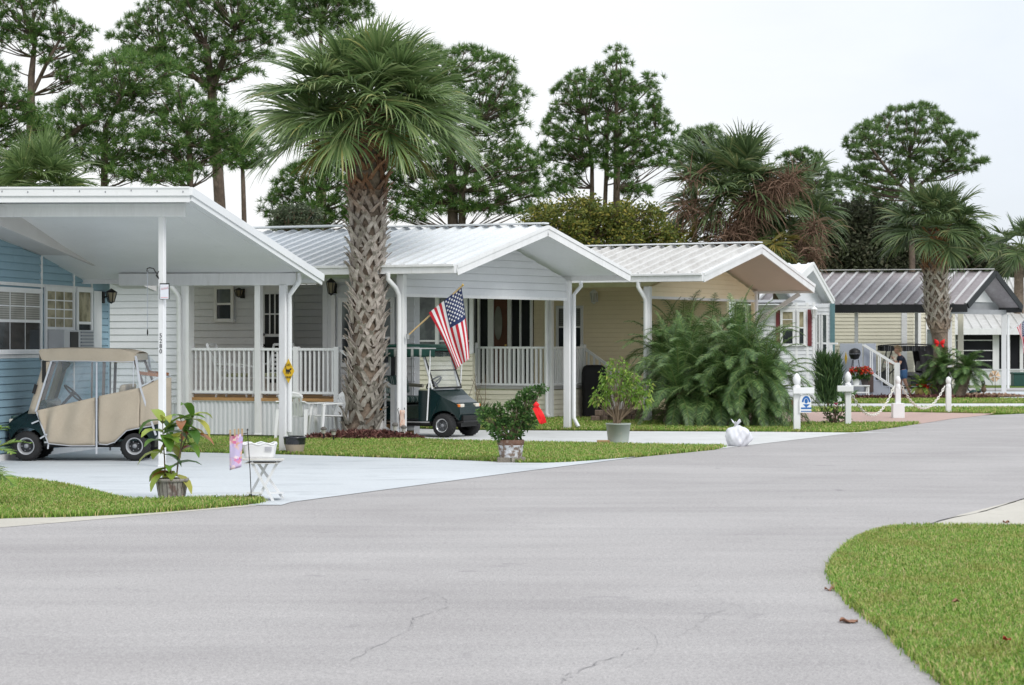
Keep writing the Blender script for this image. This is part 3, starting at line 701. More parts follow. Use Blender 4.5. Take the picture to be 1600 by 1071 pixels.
mb = MB(); mb.beam(R3-d3*L3, R3+d3*.02, .25, .03, off=(0, 0, .085)); mb.build('ridge_cap', ROOFW, h3, bevel=.004)
mb = MB()
for p, q in ((N3, R3), (R3, F3)):
    mb.beam(p+d3*.03, q+d3*.03, .04, .22, off=(0, 0, -.07)); mb.beam(p+d3*.055, q+d3*.055, .03, .07, off=(0, 0, 0))
mb.build('barge_board', WHITE, h3)
mb = MB(); mb.beam(N3+d3*.05-v3*.07, N3-d3*L3-v3*.07, .15, .05, off=(0, 0, .0)); mb.beam(N3+d3*.05-v3*.05, N3-d3*L3-v3*.05, .1, .14, off=(0, 0, -.09)); mb.build('gutter', WHITE, h3, bevel=.006)
mb = MB(); mb.beam(F3+v3*.03, F3-d3*L3+v3*.03, .1, .16, off=(0, 0, -.1)); mb.build('gutter', WHITE, h3, bevel=.006)
mb = MB(); Q = [N3-d3*ov*1.02, N3+Vector((0, 0, 0)), R3, R3-d3*ov*1.02]
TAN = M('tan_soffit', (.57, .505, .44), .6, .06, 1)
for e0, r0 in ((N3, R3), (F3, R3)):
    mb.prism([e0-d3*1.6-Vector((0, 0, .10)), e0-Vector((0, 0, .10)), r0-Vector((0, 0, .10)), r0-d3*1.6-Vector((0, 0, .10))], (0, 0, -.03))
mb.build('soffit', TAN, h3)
bl3 = (B3-A3).length; zb3 = EYE+(CY-465.5)*54.5/FL; apx = bl3*.53; zap = R3.z-.27; ze = 3.05
mb = MB(); siding(mb, g3, lambda z: (0 if z < ze else apx*(z-ze)/(zap-ze), bl3 if z < ze else bl3-(bl3-apx)*(z-ze)/(zap-ze)), zb3, zap, .115)
mb.prism([g3.p(0, 0, zb3), g3.p(bl3, 0, zb3), g3.p(bl3, 0, ze), g3.p(apx, 0, zap), g3.p(0, 0, ze)], g3.n*.08); mb.build('gable_panel', CREAM, h3)
mb = MB(); mb.box((0, -.03, zb3-.06), (bl3, .09, zb3), g3); mb.build('beam', WHITE, h3)
post(A3.x, A3.y, 0, 3.1, .15, WHITE, h3, (d3.x, d3.y)); post(B3.x, B3.y, 0, 3.1, .12, WHITE, h3, (d3.x, d3.y))
mb = MB(); mb.beam(B3+d3*.05+Vector((0, 0, 2.35)), F3-d3*.35+Vector((0, 0, -.2)), .1, .1); mb.build('brace', WHITE, h3)
mb = MB(); mb.tube([f3.p(-.1, -.3, 3.2), f3.p(-.1, -.3, 3.08), f3.p(.0, -.12, 2.8), f3.p(0, -.12, .1)], .05, 8); mb.build('downspout', WHITE2, h3)
tW = 4.2
wall(f3, f3.s_at(790, tW), .28, 0, 3.2, CREAM, h3, tW, .115); wall(f3, .36, f3.s_at(1178, 5.6), 0, 3.0, CREAM, h3, 5.6, .115)
s0, s1, z0, z1 = f3.rect(870, 478, 912, 547, tW); window(f3, s0, s1, z0, z1, tW, h3, G_SHUT, G_DARK, WHITE, fw=.07, split=.52)
lantern(f3, 932, 466, tW, h3, .36, WHITE2, GLASS('frosted_lantern', (.6, .6, .58), .2))
s0, s1, z0, z1 = f3.rect(1148, 476, 1170, 545, 5.6); window(f3, s0, s1, z0, z1, 5.58, h3, G_DARK, G_DARK, WHITE, fw=.07)
# deck with cream skirting
tD = f3.n.dot(gnd(858, 655)-A3); D3 = Fr(A3+f3.n*tD, d3); zd = EYE-(606-CY)*55/FL+.0
s0, s1, sn = D3.s_at(740), D3.s_at(858), D3.s_at(925, 1.9)
sk = MB(); siding(sk, D3, (s0-.1, s1), .0, zd-.05, .115); sk.box((s0-.1, 0, 0), (s1, .1, zd-.05), D3)
sd = Fr(D3.p(s1, 0, 0), D3.n); sdx = 1.9
siding(sk, sd, (0, sdx), 0, zd-.06, .115); sk.build('skirting', IVORY, h3)
mb = MB(); mb.box((s0-.1, -.02, zd-.04), (s1+.03, tW-tD+.0 if tW > tD else 2, zd+.03), D3); mb.build('deck', M('grey_decking', (.36, .36, .36), .7, .1, 4), h3)
zt = EYE-(543.5-CY)*55/FL
c0, c1, c2 = D3.p(s0, .05, 0), D3.p(s1, .05, 0), D3.p(s1, sdx, 0)
railing(c0, c1, zd, zt, WHITE2, h3, .122, w=.05); railing(c1, c2, zd, zt, WHITE2, h3, .122, w=.05)
post(c0.x, c0.y, 0, zt+.12, .14, WHITE2, h3, (d3.x, d3.y), 'newel_post'); post(c1.x, c1.y, 0, 3.2, .14, WHITE2, h3, (d3.x, d3.y))
post(c2.x, c2.y, 0, zt+.08, .12, WHITE2, h3, (d3.x, d3.y), 'newel_post')
mb = MB(); mb.tube([D3.p(s1-.02, -.09, 3.15), D3.p(s1-.02, -.09, .12), D3.p(s1+.12, -.2, .06)], .045, 8); mb.build('downspout', WHITE2, h3)
mb = MB(); e0 = c2+Vector((0, 0, zt)); e1 = c2+d3*1.2+Vector((0, 0, zt-.78)); mb.beam(e0, e1, .07, .06); mb.beam(e0-Vector((0, 0, .8)), e1-Vector((0, 0, .8)), .05, .05)
for k in range(1, 8): q = lerp(e0, e1, k/8); mb.beam(q, q-Vector((0, 0, .8)), .045, .045, up=d3)
mb.build('stair_railing', WHITE2, h3)
mb = MB()
for k in range(3): mb.box((s1+.05+.3*k, sdx+.05, 0), (s1+.35+.3*k, sdx+1.0, zd-.2*(k+1)), D3)
mb.build('stair', CONC, h3)
# access panel in the skirting
q0, q1 = D3.s_at(768), D3.s_at(812); mb = MB(); mb.box((q0, -.022, .08), (q1, -.015, zd-.18), D3); mb.build('hatch', IVORY, h3)
# porch back: dark glazing, door with oval light, mullions
tB = 1.55; q0, q1 = D3.s_at(725, tB), D3.s_at(832, tB)
mb = MB(); mb.box((q0, tB, zd), (q1, tB+.08, 3.2), D3); mb.build('glazed_wall', G_DEEP, h3)
mb = MB()
for px, w_ in ((727, .1), (749, .06), (768, .16), (797, .1), (814, .04), (831, .06)):
    s = D3.s_at(px, tB); mb.box((s-w_/2, tB-.05, zd), (s+w_/2, tB-.002, 3.2), D3)
mb.build('mullion', WHITE, h3)
s0_, s1_, z0, z1 = D3.rect(773, 462, 793.5, 606, tB); mb = MB(); mb.box((s0_, tB-.04, zd+.02), (s1_, tB-.003, z1), D3); dr = mb.build('door', M('red_brown_door', (.10, .04, .025), .4, .2, 4), h3)
mb = MB(); cz = D3.z_at(780, 505, tB); mb.add([D3.p(D3.s_at(780, tB)+.11*math.cos(t), tB-.05, cz+.42*math.sin(t)) for t in np.linspace(0, 2*PI, 24, endpoint=False)], [list(range(24))]); mb.build('pane', GLASS('leaded_oval', (.2, .2, .18), .1), dr, solid=.01)
s = D3.s_at(791.5, tB); BRASS = M('brass', (.7, .48, .16), .3, .1, 4, metal=.9)
for nm_h, z in (('lock', 1.75), ('handle', 1.55)): mb = MB(); mb.lathe([(0, -.07), (.03, -.06), (.03, -.03), (.02, 0)], D3.p(s, tB-.04, z), 10, axis='y'); mb.build(nm_h, BRASS, dr)
# sunroom beside the deck
tS = -.35; q0, q1 = D3.s_at(632, tS), D3.s_at(739, tS); zs = D3.z_at(690, 552, tS)
wall(D3, q0, q1, 0, zs, IVORY, h3, tS, .115)
mb = MB(); mb.box((q0, tS+.02, zs), (q1, tS+.1, 3.1), D3); mb.build('glazed_wall', G_MIX, h3)
mb = MB()
for px, w_ in ((648, .14), (683.5, .1), (727, .14), (737, .1)):
    s = D3.s_at(px, tS); mb.box((s-w_/2, tS-.03, zs), (s+w_/2, tS+.019, 3.1), D3)
mb.box((q0, tS-.035, zs-.02), (q1, tS+.019, zs+.06), D3); mb.box((q0, tS-.0, D3.z_at(690, 533, tS)-.02), (q1, tS+.018, D3.z_at(690, 533, tS)+.02), D3)
mb.build('mullion', WHITE, h3)

# ---------------------------------------------------------------- small white house with bay window
h4c = gnd(1250, 632); a4 = math.radians(18); d4 = Vector((math.cos(a4), -math.sin(a4), 0)); f4 = Fr(h4c, d4)
h4 = thing('bungalow', 'small white bungalow with bay window and dark red shutters beyond the cream house', 'house', (h4c.x, h4c.y, 0))
sC, sE4 = f4.s_at(1226), f4.s_at(1273)
wall(f4, f4.s_at(1178), sE4, .15, 3.0, WSIDE, h4, 0, .12)
z0w, z1w = f4.z_at(1240, 541), f4.z_at(1240, 484)
for x0, x1 in ((1220, 1243), (1246, 1260)):
    window(f4, f4.s_at(x0), f4.s_at(x1), z0w, z1w, -.03, h4, G_CURT, G_DARK, WHITE, 0, 2 if x0 == 1220 else 0, WHITE, fw=.07)
DRS = M('dark_red_shutter', (.16, .035, .04), .5, .15, 5)
for px in (1216, 1265.5): mb = MB(); s = f4.s_at(px); mb.box((s-.06, -.05, z0w), (s+.06, -.016, z1w), f4); mb.build('shutter', DRS, h4)
mb = MB()
for px in (1245, 1262, 1272): s = f4.s_at(px); mb.box((s-.035, -.03, .1), (s+.035, -.002, 3.0), f4)
mb.box((f4.s_at(1215), -.034, z1w+.03), (sE4, -.002, z1w+.1), f4); mb.box((f4.s_at(1178), -.034, .1), (sE4, .05, .2), f4); mb.build('trim', WHITE, h4)
RP = at(1268, 413, h4c.y+1.2); NP = at(1212, 468, h4c.y-.8); FP = at(1301, 470, h4c.y+3.2)
NP.z = FP.z = at(1300, 470, h4c.y+1.8).z; NP0 = NP.copy(); NP = lerp(RP, NP, .6)
mb = MB(); mb.box((f4.s_at(1176), -.3, 3.0), (f4.s_at(1240), 2.4, 3.08), f4); mb.build('flat_roof', M('grey_flat_roof', (.42, .43, .45), .6, .1, 2), h4)
back = -d4*1.6
pan_roof(NP+back, NP, RP+back, RP, ROOFW, h4, .3); pan_roof(FP+back, FP, RP+back, RP, ROOFW, h4, .3)
mb = MB()
for p, q in ((NP, RP), (RP, FP)): mb.beam(p+d4*.03, q+d4*.03, .05, .24, off=(0, 0, -.06)); mb.beam(p+d4*.06, q+d4*.06, .03, .09, off=(0, 0, .02))
mb.build('barge_board', WHITE, h4)
gt = Fr(NP.xy, (FP-NP).xy); Lg = (FP-NP).xy.length; mb = MB(); mb.prism([gt.p(.2, .25, NP.z-.1), gt.p(Lg*.3, .25, FP.z-.1), gt.p(Lg-.2, .25, FP.z-.1), gt.p(Lg*.52, .25, RP.z-.2)], gt.n*.08); mb.build('gable_panel', WSIDE, h4)
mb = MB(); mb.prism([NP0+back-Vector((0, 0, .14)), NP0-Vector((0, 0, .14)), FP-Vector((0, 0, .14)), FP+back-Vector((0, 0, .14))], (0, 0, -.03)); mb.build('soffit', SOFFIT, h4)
t4 = 2.2; wall(f4, f4.s_at(1265, t4), f4.s_at(1303, t4), 0, 3.0, WSIDE, h4, t4, .12)
for x0, x1 in ((1275, 1282), (1283.5, 1294)):
    window(f4, f4.s_at(x0, t4), f4.s_at(x1, t4), .9, f4.z_at(1280, 490, t4), t4, h4, G_MIX, G_DARK, WHITE, fw=.05)
mb = MB(); s = f4.s_at(1301, t4); mb.box((s-.07, t4-.05, 0), (s+.07, t4, 3.0), f4); mb.build('corner_post', M('teal_trim', (.12, .22, .24), .5, .1, 3), h4)
lantern(f4, 1274, 490, -.02, h4, .34, WHITE2, MATS['frosted_lantern'])
railing(f4.p(sE4+.05, 1.2, 0), f4.p(f4.s_at(1309, 1.2), 1.2, 0), .7, f4.z_at(1290, 537, 1.2), WHITE2, h4, .2, w=.1, cap=.12)
mb = MB(); mb.box((sE4+.05, 1.1, 0), (f4.s_at(1309, 1.2), 2.1, .72), f4); mb.build('porch_base', WSIDE, h4)

# ---------------------------------------------------------------- ivory house with dark stained carport roof
A5 = gnd(1483.5, 619); B5 = gnd(1568.5, 616.4); a5 = math.radians(12); d5 = Vector((math.cos(a5), -math.sin(a5), 0)); v5 = (B5-A5).normalized()
h5 = thing('bungalow', 'ivory sided bungalow with brown stained carport roof over the dark golf cart', 'house', (A5.x-2, A5.y+2, 0))
f5 = Fr(A5, d5)
N5 = A5+d5*.75-v5*.3; F5 = B5+d5*.55+v5*.1; m5 = (N5+F5)/2; N5.z = EYE+(CY-475.5)*N5.y/FL; F5.z = EYE+(CY-479)*F5.y/FL; R5 = m5.copy(); R5.z = EYE+(CY-424.5)*m5.y/FL; L5 = 7.2
pan_roof(N5-d5*L5, N5, R5-d5*L5, R5, ROOFD, h5, .42, rw=.02, rh=.03); pan_roof(F5-d5*L5, F5, R5-d5*L5, R5, ROOFD, h5, .42, rw=.02, rh=.03)
mb = MB(); n5 = (N5-R5).cross(d5).normalized(); n5 = n5 if n5.z > 0 else -n5
for i in range(18):
    o = -d5*(.42*i+.05)
    if .42*i < L5: mb.beam(N5+o, R5+o, .075, .05, n5, n5*.028)
mb.beam(R5-d5*L5, R5, .26, .03, off=(0, 0, .085)); mb.build('roof_rib', RIBL, h5)
mb = MB()
for p, q in ((N5, R5), (R5, F5)): mb.beam(p+d5*.03, q+d5*.03, .05, .2, off=(0, 0, -.06))
mb.beam(N5+d5*.03-v5*.03, N5-d5*L5-v5*.03, .08, .26, off=(0, 0, -.14)); mb.beam(F5+d5*.03, F5-d5*L5, .08, .2, off=(0, 0, -.12)); mb.build('fascia', DARKTRIM, h5)
g5 = Fr(A5, v5); bl5 = (B5-A5).length
zb5 = N5.z-.32
mb = MB(); mb.prism([g5.p(.55, .1, zb5+.42), g5.p(bl5-.55, .1, zb5+.42), g5.p(bl5*.5, .1, R5.z-.18)], g5.n*.06); mb.build('gable_panel', WHITE, h5)
mb = MB(); mb.box((-.1, -.05, zb5), (bl5+.1, .05, zb5+.16), g5); mb.box((.1, .15, zb5+.16), (bl5-.1, .2, zb5+.46), g5); mb.build('beam', M('grey_beam', (.33, .34, .36), .5, .1, 2), h5)
for px, Y in ((1338, A5.y+.8), (1483.5, A5.y), (1432, A5.y+3.2)): q = at(px, 600, Y); post(q.x, q.y, 0, 2.95, .16 if px > 1480 else .12, WHITE, h5, (d5.x, d5.y))
post(B5.x, B5.y, 0, zb5, .17, WHITE, h5, (d5.x, d5.y))
q = at(1501, 600, A5.y+3.5); post(q.x, q.y, 0, 2.9, .2, IVORY, h5, (d5.x, d5.y))
mb = MB(); mb.tube([B5+Vector((.16, .05, 2.8)), B5+Vector((.16, .05, .2))], .05, 6); mb.build('downspout', WHITE2, h5)
tV = 4.2; wall(f5, f5.s_at(1296, tV), f5.s_at(1427, tV), 0, 2.95, IVORY, h5, tV, .13)
e5 = Fr(f5.p(f5.s_at(1427, tV), tV, 0), f5.n)
wall(f5, f5.s_at(1427, tV+2), f5.s_at(1492, tV+2), 0, 2.95, IVORY, h5, tV+2, .13)
mb = MB(); siding(mb, e5, (0, 2), 0, 2.95, .13); s = f5.s_at(1413, tV); mb.build('wall', IVORY, h5)
mb = MB(); mb.box((s-.1, tV-.04, 0), (s+.1, tV-.002, 2.95), f5)
for px in (1437, 1449): s = f5.s_at(px, tV+2); mb.box((s-.05, tV+1.95, 0), (s+.05, tV+1.999, 2.95), f5)
mb.build('trim', WHITE, h5)
s0, s1 = f5.s_at(1449, tV+2), f5.s_at(1458, tV+2); mb = MB(); mb.box((s0, tV+1.93, 1.1), (s1, tV+1.96, 2.3), f5); mb.build('window', G_MIX, h5)
# landing and stair with white rails
l0 = f5.n.dot(gnd(1365, 622.5)-A5); e = Fr(A5+f5.n*l0, d5); STAIRF = e
lm = M('grey_blue_panel', (.40, .43, .50), .6, .06, 2)
s0, s1 = e.s_at(1309), e.s_at(1345); zlp = e.z_at(1330, 537); mb = MB(); mb.box((s0, .9, 0), (s1, .96, zlp), e); mb.box((e.s_at(1345), 1.4, 0), (e.s_at(1365), 1.46, e.z_at(1355, 537)), e); mb.build('privacy_panel', lm, h5, bevel=.01)
mb = MB(); q = e.s_at(1352)
for k in range(4): mb.box((q+.25*k, .15, 0), (q+.25*(k+1), 1.2, .78-.2*k), e)
mb.box((e.s_at(1330), .15, 0), (q, 1.2, .98), e); mb.build('stair', lm, h5)
mb = MB(); mb.box((q+.01, .10, .2), (q+.26, .14, .74), e); mb.build('stair_riser', M('brown_riser', (.10, .07, .065), .7, .2, 4), h5)
for tt in (.12, 1.25):
    mb = MB()
    p0 = e.p(q-.1, tt, 1.75); p1 = e.p(q+.95, tt, 1.1); mb.beam(p0, p1, .06, .05); mb.beam(p0-Vector((0, 0, .75)), p1-Vector((0, 0, .8)), .04, .04)
    for k in range(1, 4): r = lerp(p0, p1, k/4); mb.beam(r, r-Vector((0, 0, .76)), .035, .035, up=d5)
    r = e.p(q+1.0, tt, 0); mb.beam(r, r+Vector((0, 0, 1.15)), .13, .13, up=d5)
    mb.build('stair_railing', WHITE2, h5)

# ---------------------------------------------------------------- far house with screened porch
c6 = gnd(1500, 603); a6 = math.radians(5); d6 = Vector((math.cos(a6), -math.sin(a6), 0)); f6 = Fr(c6, d6)
h6 = thing('bungalow', 'far white bungalow with dark screened porch beyond the brown stained carport', 'house', (c6.x+3, c6.y+2, 0))
s0, s1 = f6.s_at(1470), f6.s_at(1720); z1 = f6.z_at(1540, 520); zw = f6.z_at(1540, 579)
mb = MB(); mb.box((s0, 0, 0), (s1, .1, zw), f6); mb.box((s0, -.04, zw), (s1, .12, zw+.06), f6); mb.build('wall', WSIDE, h6)
mb = MB(); mb.box((s0, .05, zw+.06), (s1, .09, z1), f6); mb.build('screen', SCREEN, h6)
mb = MB()
for py in (532, 548, 563.5): z = f6.z_at(1540, py); mb.box((s0, .0, z-.018), (f6.s_at(1552), .045, z+.018), f6)
for px, w_ in ((1492, .1), (1556, .26), (1576, .12), (1596, .14), (1650, .1)): s = f6.s_at(px); mb.box((s-w_/2, -.03, 0), (s+w_/2, .048, z1), f6)
mb.build('mullion', WHITE, h6)
E0, E1 = f6.p(s0-.3, -.5, z1+.12), f6.p(s1, -.5, z1+.12); K0, K1 = f6.p(s0-.3, 4, f6.z_at(1540, 484, 4)), f6.p(s1, 4, f6.z_at(1540, 484, 4))
pan_roof(E0, E1, K0, K1, ROOFG, h6, .4); mb = MB(); mb.beam(E0, E1, .1, .26, off=(0, 0, -.08)); mb.build('fascia', WHITE, h6)
s2 = f6.s_at(1560, 4); E0, E1 = f6.p(s2-.4, 3.9, f6.z_at(1590, 477, 4)), f6.p(s1, 3.9, f6.z_at(1590, 477, 4)); K0, K1 = f6.p(s2-.4, 8, f6.z_at(1590, 434, 8)), f6.p(s1, 8, f6.z_at(1590, 434, 8))
pan_roof(E0, E1, K0, K1, ROOFG, h6, .45, name='upper_roof'); mb = MB(); mb.beam(E0, E1, .1, .26, off=(0, 0, -.1)); mb.build('fascia', WHITE, h6)
mb = MB(); mb.box((s0, 4.2, 0), (s1, 4.3, E0.z-.1), f6); mb.build('wall', IVORY, h6)
# ================================================================ PLANTS
PINE_N = LEAF('pine_needles', [(0, (.052, .110, .034)), (.35, (.094, .19, .050)), (.7, (.145, .265, .066)), (.92, (.21, .32, .09)), (1, (.27, .28, .11))], .55, .35, .25)
PINE_F = LEAF('far_pine_needles', [(0, (.075, .135, .05)), (.4, (.125, .215, .072)), (.8, (.18, .28, .095)), (1, (.24, .31, .12))], .6, .35, .2)
OAK = LEAF('oak_leaves', [(0, (.05, .06, .036)), (.5, (.085, .098, .06)), (.85, (.13, .14, .085)), (1, (.18, .165, .12))], .6, .2, .2)
OLIVE = LEAF('olive_leaves', [(0, (.06, .085, .02)), (.45, (.12, .155, .035)), (.8, (.24, .25, .055)), (1, (.40, .32, .07))], .55, .3, .25)
PALM = LEAF('palm_fronds', [(0, (.085, .14, .055)), (.45, (.155, .24, .085)), (.8, (.235, .325, .125)), (.95, (.33, .40, .19)), (1, (.42, .41, .15))], .3, .35, .6)
PALMF = LEAF('far_palm_fronds', [(0, (.06, .095, .042)), (.5, (.105, .165, .065)), (.85, (.165, .225, .09)), (1, (.24, .25, .11))], .45, .25, .4)
PALMY = LEAF('yellowing_fronds', [(0, (.07, .09, .02)), (.5, (.17, .16, .035)), (1, (.30, .22, .06))], .5, .3, .3)
DEAD = LEAF('dead_fronds', [(0, (.09, .055, .038)), (.5, (.17, .105, .075)), (1, (.27, .18, .13))], .8, .1, .1)
FEATH = LEAF('feather_fronds', [(0, (.035, .078, .022)), (.45, (.075, .155, .042)), (.85, (.14, .245, .07)), (1, (.25, .35, .12))], .4, .16, .45)
SHRUB = LEAF('shrub_leaves', [(0, (.03, .075, .02)), (.5, (.065, .145, .036)), (.9, (.125, .23, .06)), (1, (.18, .28, .08))], .45, .25, .35)
LIGHTG = LEAF('light_leaves', [(0, (.09, .17, .028)), (.5, (.18, .32, .045)), (.85, (.29, .43, .08)), (1, (.42, .45, .12))], .45, .35, .3)
CROTON = LEAF('croton_leaves', [(0, (.06, .15, .025)), (.30, (.14, .27, .04)), (.50, (.33, .40, .06)), (.68, (.46, .44, .09)), (.82, (.38, .17, .06)), (1, (.26, .07, .04))], .4, .3, .4)
GREYG = LEAF('grey_green_leaves', [(0, (.05, .07, .04)), (.5, (.10, .13, .08)), (1, (.2, .23, .15))], .5, .3, .3)

def rand_dirs(n):
    v = RNG.normal(size=(n, 3)); return v/np.linalg.norm(v, axis=1)[:, None]
def unit(v): return v/np.maximum(np.linalg.norm(v, axis=-1, keepdims=True), 1e-9)
def needle_geo(C, D, nb, L, w):
    """bursts of thin needles: at every centre C, nb blades spreading round direction D"""
    n = len(C); r = rand_dirs(n*nb).reshape(n, nb, 3)
    d = unit(r+D[:, None, :]*.75); l = L*RNG.uniform(.65, 1.15, (n, nb, 1))
    s = unit(np.cross(d, rand_dirs(n*nb).reshape(n, nb, 3)))*w/2
    b = C[:, None, :]+d*l*.08; tip = C[:, None, :]+d*l
    V = np.stack([b-s, b+s, tip], 2).reshape(-1, 3)
    return V, np.arange(len(V)).reshape(-1, 3)
def leaf_geo(C, D, L, w, droop=.2):
    """single diamond leaves (4 points, folded a little) at C pointing along D"""
    n = len(C); l = (L*RNG.uniform(.7, 1.25, n))[:, None]; d = unit(D+RNG.normal(size=(n, 3))*.35)
    s = unit(np.cross(d, rand_dirs(n))); nn = np.cross(s, d)
    ww = (w*RNG.uniform(.75, 1.2, n))[:, None]
    tip = C+d*l; tip[:, 2] -= (l[:, 0])*droop
    m = C+d*l*.45
    V = np.stack([C, m+s*ww/2+nn*l*.06, tip, m-s*ww/2+nn*l*.06], 1).reshape(-1, 3)
    return V, np.arange(len(V)).reshape(-1, 4)
def in_poly_px(poly, n, rmin, tries=40):
    """spread points inside an outline, no two closer than rmin"""
    xs = [p[0] for p in poly]; ys = [p[1] for p in poly]; out = []
    for _ in range(n*tries):
        x, y = random.uniform(min(xs), max(xs)), random.uniform(min(ys), max(ys))
        if all((x-a)**2+((y-b)*1.25)**2 > rmin*rmin for a, b in out):
            c, j = False, len(poly)-1
            for i in range(len(poly)):
                (xi, yi), (xj, yj) = poly[i], poly[j]
                if (yi > y) != (yj > y) and x < (xj-xi)*(y-yi)/(yj-yi)+xi: c = not c
                j = i
            if c: out.append((x, y))
        if len(out) >= n: break
    return out
def pine(name, label, Y, trunks, poly, rpx=22, dens=1.0, mat=None, sp=.92, depth=.45, group=None, cat='tree', extra=(), kind='needle', ntuft=46, flat=.75, bark=None, limb=.06, both=2):
    """tree at distance Y: trunk and limbs, then clumps of needles or leaves filling the crown's volume"""
    base = at(trunks[0][0][0], 600, Y); base.z = 0
    t = thing(name, label, cat, base, 0, group)
    P3 = []; mb = MB()
    for tr in trunks:
        pts = [at(p[0], p[1], Y+(0 if i == 0 else random.uniform(-.5, .5))) for i, p in enumerate(tr)]
        if tr is trunks[0] or tr[0][1] > 330: pts = [Vector((pts[0].x-(pts[1].x-pts[0].x)*.3, Y, 0))]+pts
        rs = [tr[0][2]*Y/FL/2*1.1]+[p[2]*Y/FL/2 for p in tr]
        rs = rs[-len(pts):]
        mb.tube(pts, rs, 8); P3 += [(pts[i], lerp(pts[i], pts[i+1], .5)) for i in range(len(pts)-1)]
    nodes = [q for a, b in P3 for q in (a, b)]+[Vector(at(tr[-1][0], tr[-1][1], Y)) for tr in trunks]
    xs = [p[0] for p in poly]; hw = (max(xs)-min(xs))/2; xm = (max(xs)+min(xs))/2
    cl = []
    for rep in range(both):
        cl += [(x, y, rpx*random.uniform(.75, 1.2)) for x, y in in_poly_px(poly, int(160*dens), rpx*sp*(1 if rep == 0 else 1.35))]
    cl += list(extra)
    C, D = [], []
    for (x, y, r) in cl:
        dx = (x-xm)/hw; dd = hw*Y/FL*depth*math.sqrt(max(.06, 1-min(1, dx*dx)))
        c = at(x, y, Y+random.uniform(-dd, dd)); R = r*Y/FL
        # limb from the trunk to the clump
        cand = [q for q in nodes if q.z < c.z-.15*abs(q.x-c.x)] or nodes
        q = min(cand, key=lambda q: (q-c).length+abs(q.z-c.z)*.2)
        m1 = lerp(q, c, .45)+Vector((random.gauss(0, .12), random.gauss(0, .12), -.1-.12*random.random()))*(q-c).length*.35
        if (q-c).length > .25: mb.tube([q, m1, c], [limb*(.45+.05*(q-c).length), limb*.45, limb*.22], 5)
        n = max(5, int(ntuft*R*R*dens*(.55 if kind == 'needle' else 1)+5))
        u = rand_dirs(n); u[:, 2] = np.abs(u[:, 2])*1.0-.38
        rad = R*RNG.uniform(.45, 1.08, (n, 1)); p = np.array(c)+u*rad*np.array([1, 1, flat])
        C.append(p); D.append(unit(u+np.array([0, 0, .55])))
        for k in range(3):
            e = Vector(p[k]); mb.tube([lerp(c, q, .1), lerp(c, e, .5)+Vector((0, 0, -.08*R)), e], [limb*.25, limb*.18, limb*.1], 4)
    C = np.concatenate(C); D = np.concatenate(D)
    mb.build('trunk', bark or BARK, t)
    if kind == 'needle': V, F = needle_geo(C, D, 30, .38*max(.75, min(1.3, rpx*Y/FL/.6)), .030*Y/95)
    else:
        rep = 9; C2 = np.repeat(C, rep, 0)+RNG.normal(size=(len(C)*rep, 3))*.16*rpx*Y/FL/.5; D2 = np.repeat(D, rep, 0)+RNG.normal(size=(len(C)*rep, 3))*.7
        V, F = leaf_geo(C2, D2, .17*Y/80*kind, .085*Y/80*kind)
    np_obj('crown', V, F, mat or PINE_N, t)
    return t
GP = 'pines and oaks behind the houses'
pine('pine_tree', 'slim pine at the frame edge with an open crown and bare upper limbs', 92, [[(45, 345, 15), (48, 200, 14), (49, 120, 11), (55, 60, 6)], [(49, 150, 7), (75, 95, 6), (95, 60, 4)], [(48, 175, 8), (10, 165, 6), (-20, 140, 4)]],
     [(-10, -15), (85, -15), (92, 15), (130, 30), (142, 75), (132, 128), (95, 135), (75, 100), (45, 70), (10, 62), (-15, 90)], 17, .9, sp=1.0, group=GP, extra=[(10, 120, 16), (-5, 150, 18), (20, 108, 14), (110, 118, 12), (90, 140, 10), (30, 140, 10)])
pine('pine_tree', 'broad pine with a forked trunk rising tallest above the carport roof', 96, [[(345, 345, 18), (340, 260, 17), (334, 190, 16), (330, 130, 14), (322, 70, 10)], [(333, 135, 12), (350, 90, 9), (368, 45, 6)], [(330, 140, 10), (290, 110, 8), (255, 90, 5)], [(337, 215, 9), (310, 190, 8), (288, 220, 6)]],
     [(183, 62), (195, 40), (218, 22), (240, -30), (425, -30), (440, 30), (428, 70), (405, 105), (380, 125), (352, 118), (345, 150), (318, 140), (300, 110), (262, 108), (215, 95)], 19, 1, sp=.98, group=GP)
pine('pine_tree', 'dark dense pine leaning low behind the carport roof with drooping limbs', 84, [[(163, 330, 12), (163, 260, 11), (165, 200, 9), (190, 150, 6)], [(88, 226, 10), (125, 200, 9), (165, 170, 6)], [(297, 330, 11), (297, 260, 10), (293, 200, 7)]],
     [(98, 170), (120, 132), (165, 92), (215, 84), (262, 98), (282, 140), (320, 165), (372, 172), (392, 210), (382, 244), (330, 262), (290, 282), (180, 288), (150, 262), (92, 235), (58, 215), (55, 180)], 22, 1, sp=.84, group=GP)
pine('pine_tree', 'bushy pine low at the frame edge beside the fan palm top', 80, [[(-30, 330, 14), (-25, 230, 12), (0, 170, 8)]], [(-60, 100), (0, 105), (30, 150), (62, 190), (75, 230), (60, 262), (0, 285), (-60, 280)], 21, 1, sp=.86, group=GP)
pine('pine_tree', 'thin bare trunked pine between the broad pine and the big palm', 100, [[(382, 360, 8), (380, 290, 7), (378, 240, 5)]], [(355, 215), (390, 205), (420, 235), (405, 262), (365, 262)], 12, .8, sp=1.0, group=GP)
pine('pine_tree', 'small distant pine top peeking over the big palm crown', 120, [[(505, 330, 10), (505, 150, 9), (500, 30, 5)]], [(440, 25), (462, 0), (500, -25), (560, -25), (572, 20), (540, 45), (455, 60)], 17, 1, PINE_F, sp=.9, group=GP)
